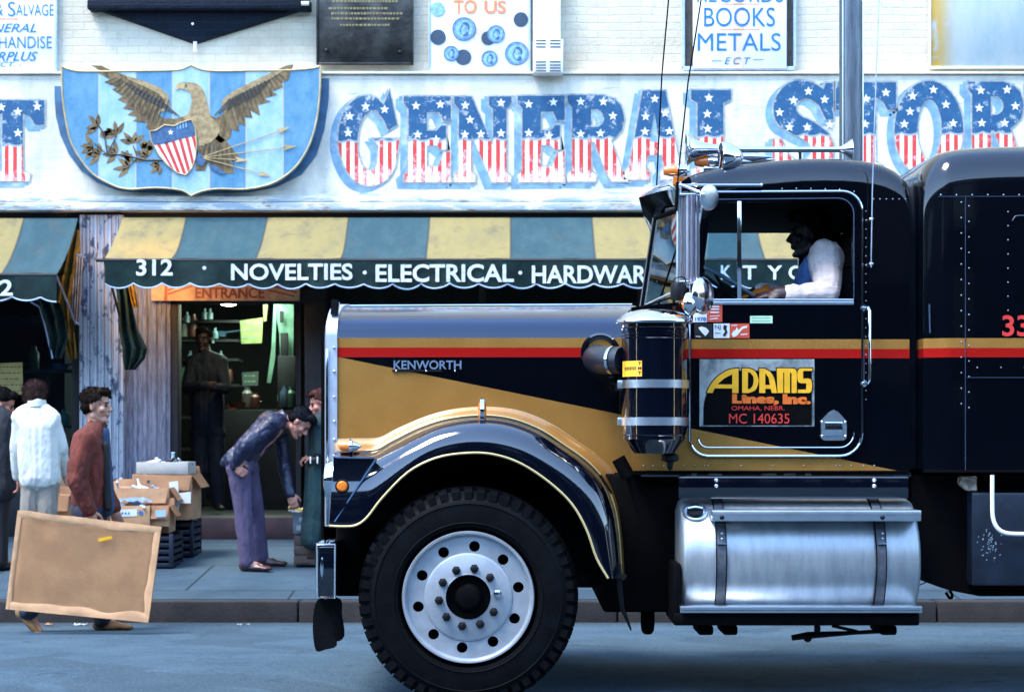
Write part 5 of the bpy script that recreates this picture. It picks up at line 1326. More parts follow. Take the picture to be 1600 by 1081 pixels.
for r_ in (524, 529, 680):
    f = NB(); lathe(f, [(.16, zz(r_+1.2)), (.164, zz(r_)), (.16, zz(r_-1.2))], (AX, AY, 0), (0, 0, 1), 48); tp_('swage_ring', f, m_navy, ac)
f = NB(); q = P(1047, 0, AY); lathe(f, [(.001, zz(735)), (.012, zz(733)), (.018, zz(722)), (.044, zz(719)), (.044, zz(712)), (.03, zz(708)), (.001, zz(707))], (q.x, AY, 0), (0, 0, 1), 24); tp_('dust_valve', f, m_darksteel, ac)
f = NB(); tube(f, [P(972, 563, .10), P(955, 563, .14), P(942, 563, .22), P(934, 561, .36), P(932, 560, .46)], [.066, .068, .070, .070, .072], 28); tp_('intake_pipe', f, M('dull_navy_hose', (.004, .007, .014), .42, 0, .3, 8, .05), ac, 50)
f = NB(); tube(f, [P(961, 563, .125), P(957, 563, .135)], .072, 28); tp_('hose_clamp', f, m_chrome, ac)
f = NB(); q = P(938, 551, .445); lathe(f, [(.07, .0), (.100, -.002), (.100, -.010), (.09, -.012), (.078, .008)], q, (0, 1, 0), 36); tp_('intake_grommet', f, m_navy)
def wrap(bm, x0, x1, y0, y1, r, n=6):
    ths = []; 
    rings = []
    for yy in (y0, y1):
        z = zz(yy); L_ = []
        for i in range(n+1):
            px = x0+(x1-x0)*i/n; X = P(px, 0, AY-.1).x; dx = X-AX; L_.append(Vector((X, AY-math.sqrt(max(0, r*r-dx*dx)), z)))
        rings.append(L_)
    loft(bm, rings, closed=False, caps=False)
f = NB(); wrap(f, 974, 1002, 565, 589, .1612); o = tp_('sticker', f, m_styel, ac, label='yellow sticker lettered TMT on the air cleaner')
def wmp(u, v):
    X = P(u, 0, AY-.1).x; dx = X-AX; return Vector((X, AY-math.sqrt(max(0, .1622**2-dx*dx)), zz(v)))
f = NB()
for i, c in enumerate('TMT'): text(f, c, 996, 1001, 566.5+i*7.5, 571.5+i*7.5, wmp, .02)
for xx in range(7): prism(f, [[(977+xx*2.4, 574), (978.4+xx*2.4, 574), (978.2+xx*2.4, 579), (977+xx*2.4, 579)]], wmp, None)
tp_('lettering', f, m_stblack, o)
f = NB(); pbox(f, 1076.2, 1078.5, 505, 690, CY-.02, .015, .002); tp_('cowl_trim', f, m_chrome)

# ---- mirror, lamps and horns
f = NB(); tube(f, [P(1061, 284, .10), P(1060, 446, .10)], .0125, 12); tube(f, [P(1061, 290, .10), P(1085, 296, .2), P(1108, 308, .27)], .006, 8); tube(f, [P(1061, 452, .10), P(1010, 476, .3)], .006, 8)
tube(f, [P(1060, 446, .1), P(1090, 440, .27)], .008, 8); mb = tp_('mirror_bracket', f, m_alu)
f = NB(); pts = []
n = 26
for i in range(n+1):
    t = i/n; x = 1066+28*t; y = .105-.05*math.sin(math.pi*t)**.5+.0028*math.sin(t*2*math.pi*11); pts.append((P(x, 0, .08).x, y))
pts += [(pts[-1][0], .12), (pts[0][0], .12)]
loft(f, [[Vector((a, b, P(0, r, .08).z)) for a, b in pts] for r in (441, 304)]); mh = tp_('mirror_head', f, chrome("ribbed_stainless", .30, (.50, .48, .54)), mb, 20)
f = NB(); pbox(f, 1067, 1093, 306, 439, .121, .003); tp_('mirror_glass', f, chrome("mirror_silver", .02, (.8, .8, .8)), mh)
f = NB(); pbox(f, 1062, 1096, 302, 306, .06, .07, .003); pbox(f, 1062, 1096, 438, 443, .06, .07, .003); tp_('mirror_cap', f, m_alu, mh)
tilt = Vector((.55, -.75, .1)).normalized()
f = NB(); ball(f, P(1108, 309, .06), (.016, .064, .064), Matrix.Rotation(R(-50), 3, 'Z') @ Matrix.Rotation(R(8), 3, 'Y'), 4); tp_('round_mirror', f, m_alu, mb, 40)
f = NB(); ball(f, P(1099, 304, .02), .011, None, 2); ball(f, P(1091, 300, .05), .011, None, 2); ball(f, P(1061, 290, .085), .014, None, 2); tube(f, [P(1061, 288, .08), P(1075, 293, .07), P(1100, 304, .04)], .007, 8); tp_('mirror_arm', f, m_alu, mb)
f = NB(); ball(f, P(1098, 462, .03), (.030, .092, .092), Matrix.Rotation(R(-38), 3, 'Z'), 4); tp_('convex_mirror', f, chrome("scuffed_chrome", .14, (.66, .66, .70)), mb, 40)
f = NB(); lathe(f, [(.001, -.03), (.03, -.024), (.052, .0), (.052, .012), (.001, .02)], P(1076, 475, .0), Vector((.85, -.5, 0)), 28); o = tp_('amber_disc', f, m_amber, mb, 40)  # amber reflection in a small disc, put into its colour
f = NB(); lathe(f, [(.05, -.004), (.058, .0), (.058, .016), (.03, .04), (.001, .045)], P(1076, 475, .0), Vector((.85, -.5, 0)), 28); tp_('bezel', f, m_chrome, o, 40)
f = NB(); lathe(f, [(.001, 0), (.036, .004), (.04, .02), (.04, .07), (.03, .09), (.001, .092)], P(1060, 470, .05), (0, 0, 1), 20); tp_('mirror_motor', f, m_darksteel, mb)
f = NB(); tube(f, smooth_line([tuple(P(1050, 448, .06)), tuple(P(1054, 436, .06)), tuple(P(1068, 433, .06)), tuple(P(1072, 442, .06))], 5), .003, 6); tube(f, [P(1002, 480, .25), P(1030, 471, .2), P(1058, 462, .1)], .005, 6); tp_('cable', f, m_blackmat, mb)
# air horns
HY = .60
f = NB(); lathe(f, [(.001, .015), (.05, .012), (.092, 0), (.094, .004), (.080, .012), (.055, .045), (.038, .09), (.027, .15), (.021, .22), (.017, .30), (.015, .40), (.014, .84)], P(1072, 234, HY), (1, 0, 0), 32)
hn = tp_('air_horn', f, m_chrome, angle=50)
f = NB(); lathe(f, [(.014, 0), (.018, .01), (.03, .03), (.048, .055), (.053, .062), (.048, .064), (.001, .05)], P(1312, 233.5, HY), (1, 0, 0), 28); tp_('rear_bell', f, m_chrome, hn, 50)
f = NB()
for a in (1140, 1250): tube(f, [P(a, 238, HY), P(a, 262, HY)], .01, 8)
parts('horn_bracket', f, m_chrome, hn)
f = NB(); lathe(f, [(.001, .01), (.05, .008), (.073, -.004), (.078, .002), (.078, .012), (.070, .045), (.05, .085), (.02, .108), (.001, .112)], P(1127, 246, .42), Vector((1, .1, 0)), 32); sp_ = tp_('spotlight', f, m_chrome, angle=50)
f = NB(); tube(f, [P(1140, 262, .42), P(1134, 272, .40)], .014, 10); tube(f, [P(1155, 262, .42), P(1146, 272, .38)], .006, 8); tp_('stalk', f, m_chrome, sp_)
f = NB(); lathe(f, [(.001, -.01), (.028, -.008), (.040, .0), (.042, .008), (.001, .015)], P(1151, 278, .33), Vector((0, 1, .1)), 28); o = tp_('clearance_lamp', f, m_chrome, angle=40)
f = NB(); lathe(f, [(.001, -.016), (.018, -.012), (.024, -.004), (.001, -.0)], P(1151, 278, .33), Vector((0, 1, .1)), 20); tp_('lens', f, m_alu, o)
def marker(px, py, Y, tail, k=1):
    f = NB(); lathe(f, [(.001, 0), (.02*k, .004), (.028*k, .03), (.033*k, .075)], P(px, py, Y), Vector((1, 0, .0)), 18); o = tp_('roof_marker', f, m_amber)
    f = NB(); lathe(f, [(.034*k, .072), (.036*k, .078), (.033*k, .12), (.018*k, tail*.8), (.001, tail)], P(px, py, Y), Vector((1, 0, .0)), 18); tp_('chrome_tail', f, m_chrome, o)
    f = NB(); q = P(px, py, Y); box(f, q.x+.05, q.x+.13, Y-.015, Y+.015, q.z-.075, q.z-.02, .005); tp_('foot', f, m_amber if tail < .15 else m_chrome, o)
marker(1036, 267, .40, .14, 1.0); marker(1084, 253, .62, .30, .95); marker(1110, 250, YC, .36, .95); marker(1100, 250, my(.62), .30)
f = NB(); lathe(f, [(.03, 0), (.028, .05), (.001, .17)], P(1158, 246, .8), (1, 0, 0), 18); tp_('chrome_fin', f, m_chrome)
# whip antennas
def whip(pts, Y, mat, r=.0035, par=None):
    f = NB(); tube(f, [P(a, b, y) for (a, b), y in zip(pts, Y)], r, 6); return tp_('antenna', f, mat)
whip([(1026, 290), (1034, 120), (1050, -60)], (.9, .9, .9), m_blackmat, .0045)
whip([(1056, 330), (1060, 270), (1075, 130), (1105, -60)], (.07, .07, .07, .07), m_blackmat, .0042)
f = NB(); tube(f, [P(1056, 330, .07), P(1059, 285, .08)], .009, 8); tp_('antenna_base', f, m_blackmat)
a3 = whip([(1361, 418), (1363, 300), (1366, 200), (1376, -60)], (.22, .22, .22, .22), m_steel, .0032)
f = NB()
for b in (342.5, 412.5): ball(f, P(1361.5, b, .23), (.014, .014, .010), None, 2); tube(f, [P(1361.5, b, .22), P(1361.5, b, .285)], .006, 6)
tp_('antenna_clamp', f, m_chrome, a3)
# exhaust stack on the far side, between cab and sleeper
sx = P(1329, 0, 2.32).x
def duct_mat():
    return M("dull_blue_grey_pipe", (.12, .145, .17), .38, .7, .25, 9, .1, stretch=(8, 8, .6))
f = NB(); lathe(f, [(.068, .8), (.068, P(0, 0, 2.32).z), (.060, P(0, 0, 2.32).z), (.060, 2.6)], (sx, 2.32, 0), (0, 0, 1), 32); ex = tp_('exhaust_stack', f, duct_mat(), angle=30)
f = NB(); tube(f, [(sx, 2.32, P(0, 1, 2.32).z), (sx, 2.32, P(0, -50, 2.32).z)], .058, 24); tp_('stack_tip', f, m_darksteel, ex)
f = NB(); tube(f, [(sx-.055, 2.27, 1.0), (sx-.055, 2.27, P(0, -40, 2.32).z)], .004, 6); tube(f, [(sx+.068, 2.30, 1.0), (sx+.068, 2.30, P(0, 4, 2.32).z)], .007, 6); tp_('stack_seam', f, m_alu, ex)

# ---- gap boot and sleeper
f = NB(); rings = []
for i in range(7):
    px = 1421+i*5.5; o_ = .0 if i % 2 == 0 else .02
    zt2 = P(0, 278 if i in (0, 6) else 283+o_*100, .45).z
    yy = .36+o_
    rings.append([Vector((P(px, 0, .3).x, y, z)) for y, z in ((yy, 1.15), (yy, zt2-.10), (yy+.03, zt2-.03), (yy+.12, zt2), (YC, zt2+.05), (my(yy+.12), zt2), (my(yy+.03), zt2-.03), (my(yy), zt2-.10), (my(yy), 1.15))])
loft(f, rings); tp_('gap_boot', f, M("black_rubber_boot", (.012, .016, .025), .35, 0, .3, 8, .05), angle=50)
SYN = .15
x0s, x1s = P(1446, 0, SYN).x, P(1446, 0, SYN).x+1.9
zr = P(0, 230.5, .40).z; zb2 = P(0, 738, SYN).z
f = NB(); rings = []
sil = smooth_line([(1446, 300), (1447, 280), (1453, 262), (1470, 245), (1498, 236), (1539, 232), (1600, 230), (1750, 229)], 4)
for p in sil:
    X = P(p[0], 0, SYN).x; z = P(0, p[1], .36).z; L_ = []
    ins_ = max(0, .10-(X-x0s)*.9) if X-x0s < .12 else 0
    for y, dz in ((SYN, -1.0), (SYN+.004, -.75), (SYN+.02, -.5), (SYN+.05, -.28), (SYN+.1, -.1), (SYN+.17, -.02), (SYN+.4, .02), (YC, .05)):
        L_.append(Vector((X, y+ins_*(YC-y)/1.1*0+ins_*.5, z+dz*.20)))
    rings.append([Vector((X, SYN+ins_*.5, zb2))]+L_+[Vector((p_.x, 2*YC-p_.y, p_.z)) for p_ in reversed(L_[:-1])]+[Vector((X, my(SYN)-ins_*.5, zb2))])
X = x1s; rings.append([Vector((X, p_.y, p_.z)) for p_ in rings[-1]])
loft(f, rings, closed=True); sl = tp_('sleeper', f, m_sleeper, angle=50)
f = NB()
for i in range(14):
    r_ = 312+i*24.2; ball(f, P(1502, r_+4, SYN-.001), .0042, None, 1); ball(f, P(1514, r_+10, SYN-.001), .0042, None, 1)
for i in range(16): ball(f, P(1470+i*24.5, 304.5, SYN-.001), .0042, None, 1)
for i in range(9): ball(f, P(1575, 331+i*22, SYN-.001), .0038, None, 1)
for i in range(3): ball(f, P(1527+i*37, 574, SYN-.001), .004, None, 1)
tp_('rivets', f, m_alu, sl)
m_seam = M("blue_glint_seam", (.03, .05, .09), .25, 0, .1)
f = NB(); pbox(f, 1466, 1700, 306.5, 307.4, SYN-.003, .004); pbox(f, 1508, 1509, 306, 738, SYN-.003, .004); pbox(f, 1511, 1700, 589.2, 590.2, SYN-.004, .005)
tube(f, [P(1582, 345, SYN-.002), P(1586, 338, SYN-.002), P(1592, 337, SYN-.002), P(1700, 337, SYN-.002)], .003, 6); tube(f, [P(1452, 475, SYN+.02), P(1453, 520, SYN+.02)], .004, 6)
tp_('panel_seam', f, m_seam, sl)
f = NB(); ptext(f, '33', 1566, 1608, 492.5, 525.5, SYN-.004, .02); tp_('lettering', f, m_redlet, sl)
f = NB(); pbox(f, 1446, 1700, 734.5, 738.5, SYN-.004, .01, .001); tp_('sill_edge', f, m_blackmat, sl)
# box under the sleeper, white tube, small reflector
f = NB(); bx_ = [(1424, 742), (1720, 742), (1720, 931), (1530, 931), (1484, 922)]+smooth_line([(1484, 922), (1462, 914), (1449, 898), (1440, 884)], 3)+[(1432, 868), (1426, 850)]
flat(f, [(a, b) for a, b in bx_], .32, 1.2); tp_('under_box', f, m_blackmat)
f = NB(); pbox(f, 1518, 1720, 769, 915, .22, .5, .012); o = tp_('tool_box', f, M("navy_black_box_paint", (.006, .010, .020), .35, 0, .3, 8, .05, dirt=.25, dcol=(.03, .05, .07)))
f = NB()
for i in range(46):
    a = rf_.gauss(1545, 10); b = rf_.gauss(850, 10); flat(f, [(a, b), (a+rf_.uniform(1, 4), b-rf_.uniform(0, 3)), (a+rf_.uniform(1, 3), b+rf_.uniform(.6, 1.6))], .2165, None)
tp_('scuff_marks', f, M("pale_scuff", (.20, .28, .34), .6), o)
f = NB(); tube(f, smooth_line([tuple(P(a, b, .12)) for a, b in ((1550.5, 742), (1550.5, 780), (1551.5, 808), (1558, 824), (1570, 832), (1590, 834), (1640, 834), (1700, 834))], 4), .0105, 12); tp_('white_rail', f, m_white)
f = NB(); flat(f, [(1500, 744), (1527, 743), (1528, 767), (1512, 767), (1498, 756)], .26, .05); bmesh.ops.bevel(f, geom=f.edges[:], offset=.006, segments=2, affect='EDGES'); tp_('work_lamp', f, M("worn_cream_lamp", (.55, .46, .36), .4, .3, .5, 30, .3, dirt=.5))
f = NB(); flat(f, [(1404, 738), (1420, 739), (1423, 748), (1410, 747)], .5, .05); tp_('tail_reflector', f, m_redlens)
f = NB(); tube(f, smooth_line([tuple(P(a, b, .5)) for a, b in ((1425, 916), (1438, 913), (1452, 906), (1462, 898))], 4), .003, 6); tube(f, smooth_line([tuple(P(a, b, .45)) for a, b in ((1478, 925), (1484, 934), (1488, 930), (1484, 922))], 4), .008, 6); tp_('loose_wire', f, m_blackmat)
# steering wheel
e = bpy.data.objects.new('steering_wheel', None); COL.objects.link(e); e.parent = trk; e.location = -trk.location
c = P(1137, 446, .66); nrm = Vector((.52, 0, .85)).normalized(); u = Vector((.85, 0, -.52)); v = Vector((0, 1, 0))
f = NB(); tube(f, [c+u*.22*math.cos(t)+v*.22*math.sin(t) for t in [2*math.pi*i/40 for i in range(40)]], .011, 10, True); part('rim', f, M("steering_rim", (.10, .13, .15), .35), e)
f = NB()
for t in (0, 2.1, 4.2): tube(f, [c-nrm*.03, c+(u*math.cos(t)+v*math.sin(t))*.22], .008, 8)
lathe(f, [(.001, 0), (.04, 0), (.04, -.04), (.001, -.05)], c, nrm, 20); tube(f, [c, c-nrm*.35], .016, 10); part('spokes', f, m_interior, e)
# ================================================================== PEOPLE
def capsule(bm, a, b, ra, rb, sub=2):
    t = NB(); ball(t, a, ra, None, sub); ball(t, b, rb, None, sub)
    r = bmesh.ops.convex_hull(t, input=t.verts[:])
    bmesh.ops.delete(t, geom=[g for g in r['geom_interior'] if isinstance(g, bmesh.types.BMVert)], context='VERTS')
    loose = [v for v in t.verts if not v.link_faces]; bmesh.ops.delete(t, geom=loose, context='VERTS')
    me = bpy.data.meshes.new("tmp"); t.to_mesh(me); t.free(); bm.from_mesh(me); bpy.data.meshes.remove(me)
def grow(prims, voxel=.008, sm=3, wr=0, seed=0, wscale=(9, 9, 5)):
    "union the overlapping pieces into one continuous skin, then add cloth folds"
    bm = NB()
    for p in prims:
        if p[0] == 'c': capsule(bm, Vector(p[1]), Vector(p[2]), p[3], p[4])
        else: ball(bm, Vector(p[1]), p[2], p[3] if len(p) > 3 else None, 3)
    me = bpy.data.meshes.new("tmp"); bm.to_mesh(me); bm.free()
    o = bpy.data.objects.new("tmp", me); COL.objects.link(o)
    m = o.modifiers.new("r", 'REMESH'); m.mode = 'VOXEL'; m.voxel_size = voxel
    m = o.modifiers.new("s", 'SMOOTH'); m.factor = .6; m.iterations = sm
    bpy.context.view_layer.update()
    out = bpy.data.meshes.new_from_object(o.evaluated_get(bpy.context.evaluated_depsgraph_get()))
    bpy.data.objects.remove(o); bpy.data.meshes.remove(me)
    if wr:
        off = Vector((seed*3.1, seed*1.7, 0)); ns = [v.normal.copy() for v in out.vertices]
        for v, n in zip(out.vertices, ns):
            q = Vector((v.co.x*wscale[0], v.co.y*wscale[1], v.co.z*wscale[2]))+off
            d = abs(noise.noise(q))*1.3-.35+.35*abs(noise.noise(q*2.7+Vector((3, 1, 2))))+.12*noise.noise(q*6)
            v.co += n*d*wr
    return out
def fmat(fwd, up):
    f_ = Vector(fwd).normalized(); s_ = Vector(up).cross(f_).normalized(); u_ = f_.cross(s_)
    return Matrix((f_, s_, u_)).transposed()
def lift(prims, mtx, org, k=1.0):
    out = []
    for p in prims:
        if p[0] == 'c': out.append(('c', org+mtx@(Vector(p[1])*k), org+mtx@(Vector(p[2])*k), p[3]*k, p[4]*k))
        else: out.append(('e', org+mtx@(Vector(p[1])*k), tuple(x*k for x in p[2]), mtx))
    return out
HEAD = [('e', (-.012, 0, .035), (.098, .076, .088)), ('e', (.028, 0, -.02), (.058, .060, .085)), ('c', (-.01, .03, -.07), (.058, .010, -.098), .032, .024), ('c', (-.01, -.03, -.07), (.058, -.010, -.098), .032, .024),
        ('c', (.082, 0, .012), (.106, 0, -.026), .009, .014), ('e', (.098, .011, -.032), (.010, .009, .008)), ('e', (.098, -.011, -.032), (.010, .009, .008)),
        ('e', (.088, 0, -.056), (.010, .024, .006)), ('e', (.085, 0, -.070), (.011, .020, .007)), ('e', (.074, 0, -.104), (.018, .018, .016)),
        ('e', (.074, 0, .026), (.018, .048, .010)), ('e', (.055, .045, -.025), (.022, .02, .022)), ('e', (.055, -.045, -.025), (.022, .02, .022)),
        ('e', (-.008, .078, -.005), (.018, .010, .033)), ('e', (-.008, -.078, -.005), (.018, .010, .033))]
CURL = []
HAIR_SHORT = [('e', (-.022, 0, .052), (.098, .083, .082)), ('e', (-.052, 0, .0), (.056, .074, .062)), ('e', (.035, 0, .095), (.062, .066, .034)), ('c', (-.01, .070, .04), (-.012, .072, .0), .018, .012), ('c', (-.01, -.070, .04), (-.012, -.072, .0), .018, .012)]
def hand(wrist, dirn, palmn, k=1.0, curl=.35, side=1):
    "palm, four bent fingers of different lengths and a thumb from the side of the palm"
    m = fmat(dirn, palmn); o = Vector(wrist); pr = [('c', (0, 0, 0), (.035, 0, 0), .026, .028)]
    pr += [('e', (.055, 0, 0), (.045, .040, .017))]
    for i, (yy, L_) in enumerate(((.030, .072), (.010, .080), (-.010, .075), (-.029, .060))):
        a = Vector((.085, yy, 0)); a1 = a+Vector((math.cos(curl*.6), 0, -math.sin(curl*.6)))*L_*.45
        a2 = a1+Vector((math.cos(curl*1.8), 0, -math.sin(curl*1.8)))*L_*.33; a3 = a2+Vector((math.cos(curl*2.8), 0, -math.sin(curl*2.8)))*L_*.24
        pr += [('c', a-Vector((.02, 0, 0)), a1, .0105, .0095), ('c', a1, a2, .0095, .0085), ('c', a2, a3, .0085, .007)]
    t0 = Vector((.025, .034*side, -.004)); t1 = t0+Vector((.030, .024*side, -.014)); t2 = t1+Vector((.030, .006*side, -.012))
    pr += [('c', t0, t1, .014, .011), ('c', t1, t2, .011, .009)]
    return lift(pr, m, o, k)
m_skin = M("light_skin", (.42, .21, .135), .5, 0, .10, 30, .05, 90)
m_skinred = M("flushed_skin", (.46, .19, .13), .5, 0, .12, 30, .05, 90)
m_skinshade = M("shaded_driver_skin", (.005, .003, .002), .5, 0, .12, 30, .05)  # shade inside the cab is put into this skin colour
m_eye = M("eye_dark", (.02, .015, .012), .15, 0, 0, 5, 0)
def hair_m(n, c): return M(n, tuple(x*.7 for x in c), .8, 0, .5, 60, .6, 180, stretch=(1, 1, .4), spec=.12)
def person(lab, cat, J, hd, layers, skin, hair, hairc, hands, eyes=True, hk=1.0, neck=.052, seed=1, vox=.008):
    """J: joints (world); hd: (centre, forward, up); layers: list of (name, prims, mat, wrinkle); hands: list of hand prims"""
    base = Vector((J['pelvis'].x, J['pelvis'].y, min(J[k].z for k in J)-.08))
    t = thing('person', lab, cat, base)
    c, fw, up = hd; m = fmat(fw, up)
    pr = lift(HEAD, m, c, hk)
    nb = J['neck']; pr += [('c', c+m@Vector((-.03, 0, -.06)), nb, neck, neck*1.15)]
    ch, pe = J['chest'], J['pelvis']
    pr += [('c', nb, ch, .06, .11), ('c', ch, pe, .115, .11)]
    for s in 'LR':
        if 'sh'+s in J: pr += [('c', nb, J['sh'+s], .05, .045), ('c', J['sh'+s], J['el'+s], .044, .034), ('c', J['el'+s], J['wr'+s], .036, .024), ('c', ch, J['sh'+s], .08, .05)]
        if 'hi'+s in J: pr += [('c', pe, J['hi'+s], .10, .08), ('c', J['hi'+s], J['kn'+s], .072, .048), ('c', J['kn'+s], J['an'+s], .048, .032), ('c', J['an'+s], J['an'+s]+J['toe'+s]*.14+Vector((0, 0, -.05)), .03, .022)]
    for h in hands: pr += h
    body = part('body', grow(pr, .0065, 2), skin, t, 180)
    if eyes:
        f = NB()
        for s in (1, -1): ball(f, c+m@(Vector((.080, .031*s, .004))*hk), .0105*hk, None, 2)
        parts('eye', f, m_eye, t)
        f = NB()
        for s in (1, -1): tube(f, [c+m@(Vector((.088, .018*s, .024))*hk), c+m@(Vector((.078, .048*s, .026))*hk)], .0045, 6)
        parts('eyebrow', f, hairc, t)
    if hair:
        hm = grow(lift(hair, m, c, hk), .006, 2, .004, seed, (50, 50, 50))
        g = random.Random(seed); curly = hair is CURL; hv = [(v.co.copy(), v.normal.copy()) for v in hm.vertices]
        sb = NB(); sb.from_mesh(hm); bpy.data.meshes.remove(hm)
        for _ in range(2600):
            p0, n0 = g.choice(hv); q = m.inverted() @ (p0-c)
            comb = m @ Vector((-.5 if q.x < .03 else .5, .35*(1 if q.y > 0 else -1), -.8 if q.z < .09 else -.15))
            if curly: comb = Vector((g.gauss(0, 1), g.gauss(0, 1), g.gauss(0, 1)))
            d = (comb-n0*comb.dot(n0)); d = d.normalized()+n0*g.uniform(.10, .35 if not curly else 1.0)+Vector((g.gauss(0, .15), g.gauss(0, .15), g.gauss(0, .15)))
            L_ = g.uniform(.014, .030); s_ = d.cross(n0).normalized()*g.uniform(.0010, .0020)
            vv = [sb.verts.new(x) for x in (p0-n0*.002+s_, p0-n0*.002-s_, p0+d*L_*.6-s_*.7, p0+d*L_-n0*L_*.15, p0+d*L_*.6+s_*.7)]; sb.faces.new(vv)
        me = bpy.data.meshes.new('hair'); sb.to_mesh(me); sb.free(); part('hair', me, hairc, t, 180)
    for i, (nm, prims, mt, wr) in enumerate(layers):
        if isinstance(prims, bmesh.types.BMesh): part(nm, prims, mt, t)
        else: part(nm, grow(prims, vox, 2, wr, seed+i), mt, t, 180)
    return t
def shoe(an, toe, k=1.0, h=.075):
    toe = toe.normalized(); up = Vector((0, 0, 1)); m = fmat(toe, up); o = an
    return lift([('e', (.085, 0, -.052), (.125, .044, .028)), ('e', (.17, 0, -.056), (.055, .046, .024)), ('e', (-.02, 0, -.04), (.055, .038, .045)), ('c', (0, 0, -.035), (.0, 0, .0), .043, .04), ('c', (.02, 0, -.03), (.10, 0, -.045), .04, .035)], m, o, k)
def sole(an, toe, mt=None):
    toe = toe.normalized(); m = fmat(toe, (0, 0, 1)); f = NB()
    prism(f, [[(.23*math.cos(a)*.62+.08, .046*math.sin(a)*(1.0 if math.cos(a) > 0 else .85)) for a in [2*math.pi*k/20 for k in range(20)]]], lambda u, v: an+m@Vector((u, v, -.083)), Vector((0, 0, .018))); return f
def arm(J, s, r=(.078, .064, .050)):
    return [('c', J['sh'+s], J['el'+s], r[0], r[1]), ('c', J['el'+s], J['wr'+s], r[1], r[2])]
def legs(J, r=(.105, .083, .072), pel=.135):
    out = []
    for s in 'LR':
        out += [('c', J['pelvis'], J['hi'+s], pel, r[0]+.01), ('c', J['hi'+s], J['kn'+s], r[0], r[1]), ('c', J['kn'+s], J['an'+s]+Vector((0, 0, .0)), r[1], r[2])]
    return out
def torso(J, r1=.13, r2=.14, hem=.06):
    d = (J['pelvis']-J['chest']).normalized(); sv = (J['shL']-J['shR']); out = []
    for s, g in (('L', .5), ('R', -.5)):
        a = J['chest']+sv*g*.42; b = J['pelvis']+sv*g*.30+d*hem
        out += [('c', a, b, r1, r2), ('c', J['sh'+s], a, .085, r1), ('c', J['neck'], J['sh'+s], .062, .085)]
    out += [('c', J['chest'], J['pelvis']+d*hem, r1*1.02, r2*1.02), ('c', J['neck']+d*.02, J['chest'], .075, r1)]
    return out
def collar(J, c, r=.068, h=.03):
    f = NB(); d = (J['neck']-J['chest']).normalized()
    lathe(f, [(r*1.12, -.02), (r*1.05, h), (r*.97, h), (r*1.0, -.02)], J['neck']+d*.015, d, 24); return f
def GA(px, Y, h=.084):
    g = -.09 if Y < 5.2 else (.056+(Y-5.37)*.0669 if Y < 7 else .165+(Y-7)*.054)
    if Y > 9.5: g = .50
    return Vector((P(px, 0, Y).x, Y, g+h))
def denim(n, c): return M(n, c, .8, 0, .3, 14, .2, 160)

# ---- man in the rust jacket carrying a wrapped board
Yr = 4.42
J = dict(neck=P(151, 668, Yr), chest=P(140, 705, Yr), pelvis=P(140, 788, Yr), shR=P(133, 688, Yr-.19), shL=P(146, 684, Yr+.19),
         elR=P(120, 748, Yr-.24), wrR=P(139, 797, Yr-.20), elL=P(158, 748, Yr+.26), wrL=P(176, 792, Yr+.22),
         hiR=P(136, 800, Yr-.09), hiL=P(142, 800, Yr+.09), knR=P(108, 880, Yr-.08), anR=P(44, 955, Yr-.08), knL=P(168, 885, Yr+.09), anL=P(160, 967, Yr+.09),
         toeR=Vector((.6, 0, -.6)), toeL=Vector((1, 0, 0)))
hd = (P(151, 634, Yr), (1, -.12, -.02), (0, 0, 1))
hn_ = [hand(J['wrR'], (.25, .10, -1), (0, -1, 0), 1.05, .9, 1), hand(J['wrL'], (.4, 0, -1), (0, -1, .2), 1.0, .5, -1)]
m_rust = M("rust_red_wool", (.11, .018, .009), .9, 0, .3, 10, .9, 22, stretch=(1.3, 1.3, .7))
tj = torso(J, .125, .125, -.02)+arm(J, 'R', (.088, .075, .056))+arm(J, 'L', (.088, .072, .054))
front = [('c', P(158, 690, Yr-.05), P(163, 785, Yr-.05), .05, .055), ('c', P(158, 690, Yr+.08), P(164, 780, Yr+.08), .05, .055)]
pr_ = person('young man in a rust red jacket walking and carrying a brown wrapped board', 'person', J, hd,
 [('jacket', tj, m_rust, .018),
  ('shirt', [('c', P(156, 676, Yr), P(161, 790, Yr), .07, .088)], denim("blue_shirt_cloth", (.025, .05, .10)), .008),
  ('jacket_lining', [('c', P(164, 695, Yr-.10), P(169, 792, Yr-.09), .026, .03)], M("black_lining", (.008, .006, .006), .8), .004),
  ('trousers', legs(J, (.10, .08, .07)), denim("dark_blue_denim", (.010, .016, .035)), .010),
  ('shoe', shoe(J['anL'], Vector((1, 0, 0))), M("tan_suede", (.20, .11, .045), .85, 0, .2, 20, .2), .002),
  ('shoe', shoe(J['anR'], Vector((.75, 0, -.75))), M("tan_suede", (.20, .11, .045), .85, 0, .2, 20, .2), .002),
  ('collar', collar(J, hd, .066, .028), m_rust, 0)],
 m_skin, HAIR_SHORT+[('c', (.05, .0, .095), (.080, .02, .070), .028, .016)], hair_m("dark_brown_hair", (.016, .008, .005)), hn_, hk=1.02, seed=2)
